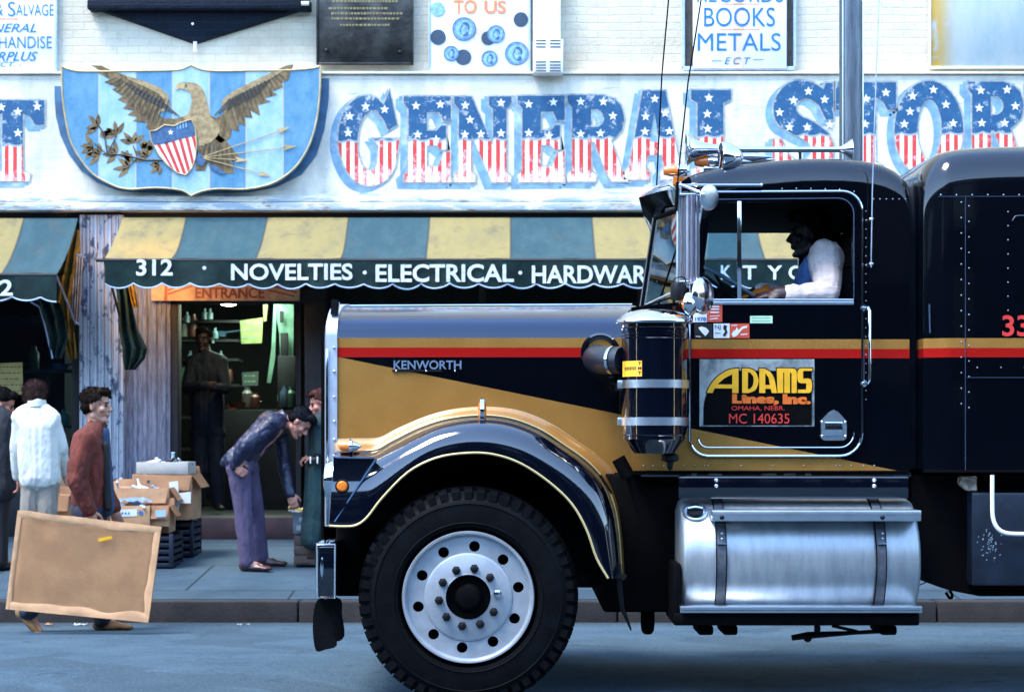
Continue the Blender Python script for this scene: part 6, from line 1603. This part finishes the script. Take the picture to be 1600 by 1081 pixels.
# the board
YB = 4.06
bd = thing('wrapped_board', 'large flat board wrapped in brown paper, carried by the man in the rust jacket', 'package', P(130, 960, YB))
cs = [(28, 797), (252, 823), (232, 972), (9, 951)]
def bmp_(u, v):
    a = Vector(cs[0])*(1-u)*(1-v)+Vector(cs[1])*u*(1-v)+Vector(cs[2])*u*v+Vector(cs[3])*(1-u)*v; return P(a.x, a.y, YB)
f = NB(); N1 = 40; rings = []
m_kraft = M("brown_kraft_paper", (.60, .33, .16), .65, 0, .10, 5, .12, 30)
m_kraftl = M("folded_kraft_edge", (.585, .325, .16), .5, 0, .14, 8, .15, 30)
grid = [[None]*(N1+1) for _ in range(N1+1)]
for i in range(N1+1):
    for j in range(N1+1):
        u, v = i/N1, j/N1; q = bmp_(u, v); e = min(u, 1-u, v, 1-v)
        d = .012*max(0, 1-e/.04)**.5 - .004*noise.noise(Vector((u*5, v*4, 3)))
        if v < .12: d -= .010*abs(noise.noise(Vector((u*9, v*30, 1))))
        if e == 0: d += .012
        q.y += d; q.z -= .004*noise.noise(Vector((u*6, v, 9)))*(1 if e == 0 else 0); grid[i][j] = q
loft(f, grid, closed=False, caps=False); bmesh.ops.solidify(f, geom=f.faces[:], thickness=-.055)
part('wrapping', f, m_kraft, bd, 25)
def strip(us, wv, side):
    f = NB(); L0 = []
    for k in range(25):
        t = k/24; wd = wv*(1+.45*noise.noise(Vector((t*5, side, 2))))
        row = []
        for m_ in range(4):
            s_ = m_/3*wd
            u, v = {0: (t, s_), 1: (t, 1-s_), 2: (s_, t), 3: (1-s_, t)}[side]
            q = bmp_(u, v); q.y += -.006-.006*abs(noise.noise(Vector((t*7, m_*.9, side*3.3))))+(.004 if m_ == 3 else 0); row.append(q)
        L0.append(row)
    loft(f, L0, closed=False, caps=False); return part('folded_edge', f, m_kraftl, bd, 30)
strip(0, .075, 0); strip(0, .085, 1); strip(0, .03, 2); strip(0, .045, 3)
f = NB(); flat(f, [(153, 841), (174, 837), (175.5, 841), (154, 846)], YB-.016, .002); part('yellow_strip', f, m_yellow, bd)

# ---- person in the white jacket, seen from behind, head bowed
Yw = 6.6
J = dict(neck=P(58, 634, Yw), chest=P(60, 668, Yw), pelvis=P(62, 742, Yw), shL=P(34, 652, Yw), shR=P(80, 655, Yw), elL=P(27, 702, Yw+.05), wrL=P(29, 744, Yw+.12),
         elR=P(94, 700, Yw+.05), wrR=P(99, 736, Yw+.2), hiL=P(50, 756, Yw), hiR=P(74, 756, Yw), knL=P(47, 812, Yw-.02), anL=GA(46, Yw), knR=P(74, 812, Yw-.02), anR=GA(76, Yw), toeL=Vector((0, 1, 0)), toeR=Vector((.2, 1, 0)))
hd = (P(54, 621, Yw+.10), (-.25, .9, -.55), (0, .4, 1))
CURL[:] = [('e', (-.02, 0, .04), (.115, .10, .10)), ('e', (-.05, 0, -.02), (.07, .09, .08))]
person('person in a short white jacket and beige trousers seen from behind at the left', 'person', J, hd,
 [('jacket', torso(J, .125, .135, .02)+arm(J, 'L', (.075, .065, .052))+arm(J, 'R', (.075, .065, .052)), M("white_jacket_cloth", (.52, .52, .46), .8, 0, .08, 9, .6, 20, stretch=(1.4, 1.4, .5)), .010),
  ('trousers', legs(J, (.095, .08, .085), .12), M("beige_trouser_cloth", (.19, .17, .14), .85, 0, .15, 10, .8, 18, stretch=(1.4, 1.4, .4)), .010),
  ('shoe', shoe(J['anL'], J['toeL']), m_darkwood, 0), ('shoe', shoe(J['anR'], J['toeR']), m_darkwood, 0),
  ('collar', collar(J, hd, .070, .03), M("white_jacket_cloth", (.62, .66, .64)), 0)],
 m_skinred, CURL, hair_m("curly_dark_hair", (.045, .022, .02)), [hand(J['wrL'], (0, .2, -1), (1, 0, 0), 1, .5, 1), hand(J['wrR'], (.1, .6, -1), (-1, 0, 0), 1, .5, -1)], seed=5)

# ---- person in dark clothes cut by the left edge
Yd = 6.9
J = dict(neck=P(-6, 640, Yd), chest=P(-8, 672, Yd), pelvis=P(-8, 745, Yd), shL=P(-28, 655, Yd), shR=P(8, 656, Yd), elL=P(-30, 705, Yd), wrL=P(-20, 735, Yd+.2), elR=P(12, 705, Yd), wrR=P(2, 752, Yd-.05),
         hiL=P(-20, 760, Yd), hiR=P(-2, 760, Yd), knL=P(-20, 812, Yd), anL=GA(-20, Yd), knR=P(-2, 812, Yd), anR=GA(-1, Yd), toeL=Vector((1, 1, 0)), toeR=Vector((1, 1, 0)))
hd = (P(4, 630, Yd+.05), (.9, .3, -.45), (.3, 0, 1))
person('person in a dark coat cut off by the left edge, leaning toward the window goods', 'person', J, hd,
 [('coat', torso(J, .13, .15, .10)+arm(J, 'L')+arm(J, 'R'), M("blackish_coat_cloth", (.010, .013, .020), .85, 0, .3, 9, .2), .014),
  ('trousers', legs(J), denim("black_trousers", (.008, .008, .010)), .008), ('shoe', shoe(J['anL'], J['toeL']), m_darkwood, 0), ('shoe', shoe(J['anR'], J['toeR']), m_darkwood, 0)],
 m_skinred, HAIR_SHORT, hair_m("black_hair", (.008, .006, .006)), [hand(J['wrR'], (.1, 0, -1), (0, -1, 0), 1, .6, 1), hand(J['wrL'], (.5, .2, -1), (0, 1, 0), 1, .6, 1)], seed=7)

# ---- man bending over the crates
Yb = 6.95
J = dict(neck=P(440, 655, Yb), chest=P(424, 664, Yb), pelvis=P(377, 716, Yb), shR=P(425, 661, Yb-.18), shL=P(438, 670, Yb+.18), elR=P(384, 697, Yb-.30), wrR=P(366, 727, Yb-.20),
         elL=P(444, 728, Yb+.16), wrL=P(453, 771, Yb+.05), hiR=P(374, 732, Yb-.09), hiL=P(386, 732, Yb+.09), knR=P(380, 802, Yb-.09), anR=GA(386, Yb-.09), knL=P(399, 800, Yb+.14), anL=GA(408, Yb+.20),
         toeR=Vector((1, -.25, 0)), toeL=Vector((1, .1, 0)))
hd = (P(468, 660, Yb), (.66, -.10, -.76), (.70, 0, .66))
m_purp = M("purple_navy_leather", (.010, .012, .036), .45, 0, .3, 9, .7, 24, stretch=(.8, 1, 1.4))
m_ptro = M("purple_grey_trousers", (.058, .044, .088), .85, 0, .2, 10, .9, 20, stretch=(1.4, 1.4, .4))
person('man in navy leather jacket and purple grey trousers bending over small crates', 'person', J, hd,
 [('jacket', torso(J, .108, .112, .03)+arm(J, 'R', (.076, .064, .046))+arm(J, 'L', (.072, .062, .046))+[('c', P(372, 712, Yb-.05), P(352, 722, Yb), .09, .05)], m_purp, .018),
  ('trousers', legs(J, (.100, .078, .068), .125), m_ptro, .012),
  ('shoe', shoe(J['anR'], J['toeR']), M("dark_red_leather", (.05, .018, .018), .35, 0, .2, 10, .1), 0), ('shoe', shoe(J['anL'], J['toeL']), M("dark_red_leather", (.05, .018, .018)), 0),
  ('collar', collar(J, hd, .066, .035), m_purp, 0)],
 m_skinred, HAIR_SHORT, hair_m("black_glossy_hair", (.010, .011, .018)), [hand(J['wrR'], (.5, -.2, -.4), (0, -1, 0), 1, .9, 1), hand(J['wrL'], (.35, -.1, -1), (0, -1, 0), 1, .6, 1)], hk=1.02, seed=9)

# ---- person in the green coat, half hidden by the radiator
Yg = 7.15
J = dict(neck=P(508, 650, Yg), chest=P(508, 680, Yg), pelvis=P(508, 742, Yg), shL=P(520, 664, Yg+.15), shR=P(498, 664, Yg-.12), elL=P(522, 710, Yg+.1), wrL=P(500, 716, Yg+.1), elR=P(500, 706, Yg-.16), wrR=P(487, 712, Yg-.10),
         hiL=P(512, 752, Yg), hiR=P(504, 752, Yg), knL=P(512, 805, Yg), anL=GA(512, Yg), knR=P(503, 805, Yg), anR=GA(502, Yg), toeL=Vector((-1, 0, 0)), toeR=Vector((-1, -.1, 0)))
hd = (P(502, 630, Yg), (-1, -.15, -.3), (0, 0, 1))
coat = torso(J, .12, .14, .05)+arm(J, 'L', (.07, .06, .05))+arm(J, 'R', (.07, .06, .05))
sk = [P(507, 740, Yg), P(505, 840, Yg)]
coat += [('c', sk[0]+Vector((x, y, 0)), sk[1]+Vector((x*1.6, y*1.5, 0)), .11, .10) for x in (-.05, .06) for y in (-.08, .08)]
person('person in a long dark green coat half hidden behind the truck radiator', 'person', J, hd,
 [('coat', coat, M("dark_green_coat_cloth", (.002, .024, .026), .85, 0, .3, 9, .9, 18, stretch=(1.4, 1.4, .35)), .012), ('shoe', shoe(J['anR'], J['toeR']), m_darkwood, 0), ('shoe', shoe(J['anL'], J['toeL']), m_darkwood, 0)],
 m_skinred, HAIR_SHORT+[('e', (-.05, 0, -.06), (.06, .07, .07))], hair_m("auburn_hair", (.085, .030, .024)), [hand(J['wrR'], (-.8, -.2, -.3), (0, 0, 1), .95, .8, 1)], seed=12)
pu = thing('purse', 'small dark purse with pale edges in the hands of the person in the green coat', 'bag', P(487, 722, Yg-.15))
f = NB(); pbox(f, 483, 499, 714, 724, Yg-.24, .05, .012); part('pouch', f, M("black_purse_leather", (.012, .012, .016), .35), pu)
f = NB(); pbox(f, 484, 486, 713, 724, Yg-.246, .008, .002); pbox(f, 495, 497, 713, 724, Yg-.246, .008, .002); part('clasp', f, m_white, pu)

# ---- person standing in the shop doorway, arms folded
Yp = 10.8
J = dict(neck=P(322, 553, Yp), chest=P(323, 585, Yp), pelvis=P(324, 660, Yp), shR=P(301, 568, Yp), shL=P(345, 568, Yp), elR=P(293, 606, Yp-.12), wrR=P(318, 602, Yp-.30), elL=P(352, 606, Yp-.12), wrL=P(336, 606, Yp-.26),
         hiR=P(313, 676, Yp), hiL=P(336, 676, Yp), knR=P(312, 738, Yp-.03), anR=GA(310, Yp), knL=P(338, 738, Yp-.03), anL=GA(341, Yp), toeR=Vector((-.3, -1, 0)), toeL=Vector((.3, -1, 0)))
hd = (P(318, 530, Yp), (-.2, -1, -.1), (0, 0, 1))
person('dim figure in dark blue jacket standing with folded arms in the shop doorway', 'person', J, hd,
 [('jacket', torso(J, .12, .13, .03)+arm(J, 'L')+arm(J, 'R'), denim("dark_blue_jacket_cloth", (.004, .006, .018)), .014), ('trousers', legs(J), denim("dark_indigo_trousers", (.003, .005, .014)), .010),
  ('shoe', shoe(J['anL'], J['toeL']), m_darkwood, 0), ('shoe', shoe(J['anR'], J['toeR']), m_darkwood, 0)],
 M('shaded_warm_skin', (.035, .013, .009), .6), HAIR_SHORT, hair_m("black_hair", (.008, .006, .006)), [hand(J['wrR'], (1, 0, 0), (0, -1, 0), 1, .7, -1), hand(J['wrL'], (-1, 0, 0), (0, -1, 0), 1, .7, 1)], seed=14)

# ---- the driver
Yv = .72
J = dict(neck=P(1279, 404, Yv), chest=P(1276, 438, Yv), pelvis=P(1280, 515, Yv), shR=P(1283, 412, Yv+.18), shL=P(1291, 404, Yv-.20), elL=P(1293, 459, .38), wrL=P(1215, 461, .36),
         elR=P(1245, 470, Yv+.28), wrR=P(1190, 456, Yv+.10), hiR=P(1276, 520, Yv+.1), hiL=P(1276, 520, Yv-.1), knR=P(1150, 530, Yv+.1), knL=P(1150, 530, Yv-.12), anR=P(1120, 600, Yv+.1), anL=P(1120, 600, Yv-.12), toeR=Vector((-1, 0, 0)), toeL=Vector((-1, 0, 0)))
hd = (P(1263, 366, Yv), (-1, 0, -.06), (-.05, 0, 1))
m_sleeve = M("white_sleeve_cloth", (.42, .36, .34), .85, 0, .15, 9, .5, 30, stretch=(1, 1, 2.5))
person('truck driver in white sleeves and blue vest, arm resting on the window sill', 'person', J, hd,
 [('vest', torso(J, .115, .13, .02), denim("blue_vest_cloth", (.035, .10, .26)), .010),
  ('sleeve', [('c', J['shL']+Vector((0,.01,.0)), J['elL'], .101, .060), ('c', J['elL'], J['elL'].lerp(J['wrL'], .80), .062, .048)], m_sleeve, .014),
  ('sleeve', arm(J, 'R', (.08, .065, .05)), m_sleeve, .010),
  ('trousers', legs(J), denim("dark_trousers", (.01, .012, .02)), 0),
  ('shoe', shoe(J['anR'], J['toeR']), m_darkwood, 0), ('shoe', shoe(J['anL'], J['toeL']), m_darkwood, 0),
  ('glove', hand(J['wrL']+Vector((.02, 0, 0)), (-1, .05, 0), (0, -.3, 1), 1.15, .7, 1)+[('c', J['elL'].lerp(J['wrL'], .78), J['wrL'], .05, .042)], M("oxblood_glove_leather", (.022, .007, .010), .5), .003)],
 m_skinshade, HAIR_SHORT, hair_m("black_hair", (.008, .006, .006)), [hand(J['wrR'], (-1, 0, .0), (0, 0, 1), 1, .8, -1)], eyes=True, seed=17)
cl = thing('orange_cloth', 'crumpled orange cloth lying on the dashboard in front of the driver', 'cloth', P(1185, 466, .6))
f = NB(); rings = []
for i in range(17):
    t = i/16; px = 1148+t*72; hh = (1-abs(t-.68)/.68)*24 if t < .68 else (1-(t-.68)/.32)*10+13
    r = []
    for j in range(9):
        u = j/8; q = P(px, 469-hh*math.sin(math.pi*(.12+.76*u))**.6, .50+u*.25); q.z += .01*noise.noise(Vector((t*7, u*5, 0))); r.append(q)
    rings.append(r)
loft(f, rings, closed=False, caps=False); bmesh.ops.solidify(f, geom=f.faces[:], thickness=.004); part('cloth', f, M("orange_cotton", (.75, .22, .02), .8, 0, .2, 14, .3, 60), cl)

# ================================================================== CARTONS AND CRATES
m_card = M("brown_cardboard", (.42, .225, .11), .8, 0, .14, 6, .12, 40, dirt=.25, dcol=(.2, .13, .09))
m_card2 = M("pale_cardboard", (.52, .31, .17), .8, 0, .14, 6, .12, 40)
m_cardin = M("cardboard_inside", (.16, .10, .06), .85, 0, .2, 6, .1)
m_paperw = M("white_paper_label", (.60, .64, .64), .6, 0, .06, 9, .05)
m_crateblue = M("dark_blue_plastic_crate", (.003, .007, .020), .45, 0, .2, 9, .1)
def carton(lab, x0, x1, y0, y1, Y, dep, mat, group=None, flaps=True, open_=True, name='carton', cat='carton', rz=0):
    a, b = P(x0, y0, Y), P(x1, y1, Y); t = thing(name, lab, cat, ((a.x+b.x)/2, Y+dep/2, b.z), group); th = .006
    f = NB(); X0, X1, Z0, Z1 = a.x, b.x, b.z, a.z
    box(f, X0, X1, Y, Y+th, Z0, Z1, .002); box(f, X0, X1, Y+dep-th, Y+dep, Z0, Z1, .002); box(f, X0, X0+th, Y+th, Y+dep-th, Z0, Z1); box(f, X1-th, X1, Y+th, Y+dep-th, Z0, Z1); box(f, X0+th, X1-th, Y+th, Y+dep-th, Z0, Z0+th)
    for v in f.verts:   # soft, slightly bulged sides
        k = math.sin(math.pi*(v.co.z-Z0)/(Z1-Z0)); v.co.x += .006*k*(1 if v.co.x > (X0+X1)/2 else -1)+.006*noise.noise(v.co*6)
        v.co.z += .008*noise.noise(v.co*4+Vector((5, 0, 0)))
    part('walls', f, mat, t)
    if flaps:
        f = NB(); hf = min(.14, dep*.4)
        for (p0, p1, d) in (((X0, Y), (X1, Y), Vector((0, -.055, -hf*.95))), ((X1, Y), (X1, Y+dep), Vector((hf*.55, 0, -hf*.8))), ((X0, Y+dep), (X1, Y+dep), Vector((0, .02, hf*.5)))):
            q0, q1 = Vector((*p0, Z1)), Vector((*p1, Z1)); e = (q1-q0)*.04
            g = NB(); vs_ = [g.verts.new(v) for v in (q0+e*.2, q1-e*.2, q1-e+d, q0+e+d)]; g.faces.new(vs_); bmesh.ops.solidify(g, geom=g.faces[:], thickness=.005); part('flap', g, mat, t)
        f.free()
    return t, (X0, X1, Y, Y+dep, Z0, Z1)
def goods_in(t, bx_, n, cols, seed, lab, r=(.018, .04), kind='bottle'):
    its = []
    g = random.Random(seed); X0, X1, Y0, Y1, Z0, Z1 = bx_
    for i in range(n):
        c = g.choice(cols); q = Vector((g.uniform(X0+.04, X1-.04), g.uniform(Y0+.04, Y1-.05), Z1-.03+g.uniform(-.02, .015)))
        rr = g.uniform(*r); h = g.uniform(.10, .20); ax = Vector((g.uniform(-1, 1), g.uniform(-.5, .5), g.uniform(.05, .5)))
        f = NB(); lathe(f, [(.001, 0), (rr, .003), (rr, h*.6), (rr*.45, h*.75), (rr*.45, h*.92), (rr*.5, h*.93), (rr*.5, h), (.001, h)], q-ax.normalized()*h*.4, ax, 14)
        o = part(kind, f, c[1], None); tag(o, 'x', 'bottle', 'small goods in the cartons'); its.append((o, q.x, c[0]+' bottle'))
    number_labels(its, lab)
PW, PB, PG, PR = ('white', m_paperw), ('pale blue', M("pale_blue_plastic", (.30, .42, .52), .3, 0, .1)), ('black', M("black_plastic", (.01, .01, .012), .3)), ('red', M("red_plastic", (.4, .03, .02), .4))
grp = 'cardboard cartons of goods on the sidewalk'
# blue crates that carry the cartons
def crate(lab, x0, x1, y0, y1, Y, dep):
    a, b = P(x0, y0, Y), P(x1, y1, Y); t = thing('plastic_crate', lab, 'crate', ((a.x+b.x)/2, Y+dep/2, b.z), 'dark blue crates under the cartons')
    f = NB()
    for (p, q) in (((a.x, Y), (b.x, Y+.02)), ((a.x, Y+dep-.02), (b.x, Y+dep)), ((a.x, Y+.02), (a.x+.02, Y+dep-.02)), ((b.x-.02, Y+.02), (b.x, Y+dep-.02))):
        nseg = 5
        for k in range(nseg):
            z0 = b.z+(a.z-b.z)*k/nseg; z1 = z0+(a.z-b.z)/nseg*.62; box(f, p[0], q[0], p[1], q[1], z0, z1, .003)
    for (xx, yy) in ((a.x, Y), (b.x-.03, Y), (a.x, Y+dep-.03), (b.x-.03, Y+dep-.03)): box(f, xx-.003, xx+.033, yy-.003, yy+.033, b.z, a.z+.002, .003)
    part('slats', f, m_crateblue, t)
    f = NB(); box(f, a.x+.021, b.x-.021, Y+.021, Y+dep-.021, b.z+.005, b.z+.015); box(f, a.x+.023, b.x-.023, Y+.023, Y+dep-.023, b.z+.016, a.z-.02); part('base', f, m_blackmat, t)
crate('dark blue crate under the tall carton, nearest the doorway', 252, 302, 812, 868, 7.75, .45)
crate('dark blue crate under the front cartons, behind the wrapped board', 190, 270, 834, 886, 7.0, .5)
crate('dark blue crate at the back left under the cartons', 168, 246, 830, 872, 7.75, .45)
t, b1 = carton('tallest brown carton with white shipping labels, next to the doorway', 207, 300, 742, 812, 7.65, .50, m_card, grp)
f = NB(); flat(f, [(264, 753), (278, 751), (279, 770), (298, 768), (298, 786), (281, 786), (279, 800), (267, 800)], 7.572, .002); part('label', f, m_paperw, t)
f = NB(); flat(f, [(229, 752), (232, 749), (235, 752), (232, 756)], 7.572, .002); part('printed_mark', f, m_navydot, t)
f = NB(); a_ = P(264, 753, 7.5)
t2_, b2 = carton('shallow grey cardboard tray of small white and black goods, topmost on the tall carton', 213, 294, 722, 741, 7.72, .42, M("grey_tray_card", (.38, .36, .32), .8, 0, .1), grp, flaps=False)
goods_in(t2_, b2, 14, [PW, PG, PW, PB], 3, 'in the top tray')
f.free()
t, b3 = carton('long open brown carton behind the bottle box', 166, 264, 762, 832, 7.3, .34, m_card2, grp)
goods_in(t, b3, 7, [PW, PB], 8, 'in the long open carton')
t, b4 = carton('low carton of bottles with a white printed band, in front of the others', 158, 234, 790, 832, 6.95, .33, m_card, grp, flaps=False)
f = NB(); flat(f, [(160, 797), (214, 795), (214, 806), (160, 808)], 6.946, .002); part('printed_band', f, m_paperw, t)
f = NB()
for xx in (176, 180, 184, 190, 195, 200): flat(f, [(xx, 800), (xx+2.5, 800), (xx+2.2, 803), (xx, 803)], 6.943, None)
flat(f, circ(220, 801, 3.6, 14), 6.945, None); part('printed_mark', f, m_blueink, t)
goods_in(t, b4, 16, [PW, PW, PB, PR], 5, 'in the low front carton')
f = NB(); rings = []
for i in range(15):
    tt = i/14; px = 184+tt*54; r = []
    for j in range(8):
        u = j/7; q = P(px, 783-5*math.sin(tt*6+1)*0-6*math.sin(math.pi*u)**.5*math.sin(math.pi*(tt*.9+.05))**.6, 7.0+u*.2); q.z += .02*noise.noise(Vector((tt*8, u*6, 4))); r.append(q)
    rings.append(r)
loft(f, rings, closed=False, caps=False); bmesh.ops.solidify(f, geom=f.faces[:], thickness=.003)
tag(part('plastic_bag', f, PB[1], None), 'crumpled pale blue plastic bag lying on the low carton of bottles', 'bag')
t, b5 = carton('narrow carton with a printed blue label at the right of the bottle box', 236, 264, 790, 822, 7.0, .28, m_card, grp, flaps=True)
f = NB(); flat(f, [(243, 797), (259, 796), (259, 807), (243, 808)], 6.94, .002); part('label', f, PB[1], t)
t, b6 = carton('worn carton half hidden behind the man in the rust jacket, full of pale goods', 164, 206, 752, 775, 7.78, .35, m_card, grp, flaps=False)
goods_in(t, b6, 8, [PW, PB, PG], 9, 'in the worn rear carton')
t, b7 = carton('small brown carton between the white jacket and the rust jacket', 78, 108, 774, 806, 7.6, .35, m_card, grp, flaps=True)
carton('low brown carton with a pale front beside the rust jacket, on the sidewalk', 150, 190, 800, 850, 7.4, .4, m_card2, grp, flaps=False)
carton('dusty brown carton standing at the foot of the white and purple pilaster', 128, 168, 764, 806, 8.35, .4, m_card, grp, flaps=True)
t, b8 = carton('brown carton standing against the pilaster behind the person in white', 88, 122, 735, 774, 8.2, .35, m_cardin, grp, flaps=False)
t, _ = carton('plain brown carton on the ground under the small ones at the left', 74, 130, 806, 858, 7.7, .6, m_card, grp, flaps=False)
t, b9 = carton('low grey crate with a pale label that the bending man reaches into', 458, 496, 800, 834, 7.1, .36, M("grey_blue_crate_board", (.11, .13, .15), .7, 0, .2), 'crates by the doorway', flaps=False, name='goods_crate', cat='crate')
f = NB(); flat(f, [(467, 808), (486, 808), (486, 815), (467, 815)], 7.094, .002); flat(f, [(463, 820), (486, 820), (486, 829), (463, 829)], 7.094, .002); part('label', f, M("grey_label_paper", (.32, .34, .32), .6, 0, .3, 30), t)
goods_in(t, b9, 14, [('yellow', M("yellow_goods", (.55, .38, .06), .5)), PW, ('cream', M("cream_goods", (.50, .42, .28), .6))], 11, 'in the low grey crate')
t = thing('wooden_crate', 'brown wooden crate with a hand slot under the grey crate by the doorway', 'crate', P(480, 882, 7.1), 'crates by the doorway')
f = NB(); a, b = P(459, 835, 7.1), P(502, 882, 7.1)
for k in range(3):
    z0 = b.z+(a.z-b.z)*k/3; box(f, a.x, b.x, 7.1, 7.115, z0, z0+(a.z-b.z)/3-.006, .002); box(f, a.x, b.x, 7.46, 7.475, z0, z0+(a.z-b.z)/3-.006, .002)
    box(f, a.x, a.x+.015, 7.116, 7.459, z0, z0+(a.z-b.z)/3-.006); box(f, b.x-.015, b.x, 7.116, 7.459, z0, z0+(a.z-b.z)/3-.006)
box(f, a.x+.016, b.x-.016, 7.116, 7.459, b.z, b.z+.01); box(f, a.x+.02, b.x-.02, 7.12, 7.45, b.z+.012, a.z-.03)
part('slats', f, M("brown_crate_wood", (.10, .060, .045), .75, 0, .3, 8, .3, 30), t)
f = NB(); pbox(f, 480, 491, 869, 873, 7.097, .004, .001); part('hand_slot', f, m_blackgap, t)
# litter in the gutter
for i, (a, b, w_, h_, lab) in enumerate(((56, 976, 13, 3, 'flattened white scrap of paper in the gutter at the far left'), (76, 971, 12, 5, 'crumpled cream paper ball in the gutter under the board'), (126, 972, 20, 4, 'long white scrap of paper in the gutter behind the walking man'),
                                    (374, 974, 7, 3, 'small white scrap of paper in the gutter left of the truck bumper'), (388, 973, 4, 2, 'tiny white scrap of paper nearest the truck bumper'))):
    f = NB(); q = P(a, b, 4.9); q.z = -.098; n = 7; rings = []
    for k in range(n):
        r = []
        for j in range(5):
            u, v = k/(n-1)-.5, j/4-.5; r.append(Vector((q.x+u*w_/212, q.y+v*.06, q.z+.004+.022*abs(noise.noise(Vector((u*5+i*3, v*5, i)))))))
        rings.append(r)
    loft(f, rings, closed=False, caps=False); bmesh.ops.solidify(f, geom=f.faces[:], thickness=.002)
    tag(part('litter_paper', f, m_card2 if 'cream' in lab else m_paperw, None), lab, 'litter', 'scraps of paper in the gutter')
# red hydrant partly seen behind the tank
t = thing('fire_hydrant', 'red fire hydrant on the sidewalk glimpsed behind the fuel tank', 'hydrant', P(1426, 886, 6.6))
f = NB(); q = P(1424, 0, 6.6); m_hyd = M("red_hydrant_paint", (.30, .02, .015), .45, 0, .2, 10, .1)
lathe(f, [(.001, .14), (.13, .14), (.13, .18), (.09, .19), (.085, .50), (.10, .51), (.10, .54), (.085, .55), (.07, .62), (.03, .66), (.03, .69), (.001, .69)], (q.x, 6.6, .02), (0, 0, 1), 24); part('barrel', f, m_hyd, t)
f = NB()
for s in (1, -1): lathe(f, [(.001, .05), (.045, .05), (.045, .13), (.055, .13), (.055, .16), (.02, .165), (.02, .18), (.001, .18)], (q.x, 6.6, .44), (s, 0, 0), 14)
part('nozzle', f, m_hyd, t)
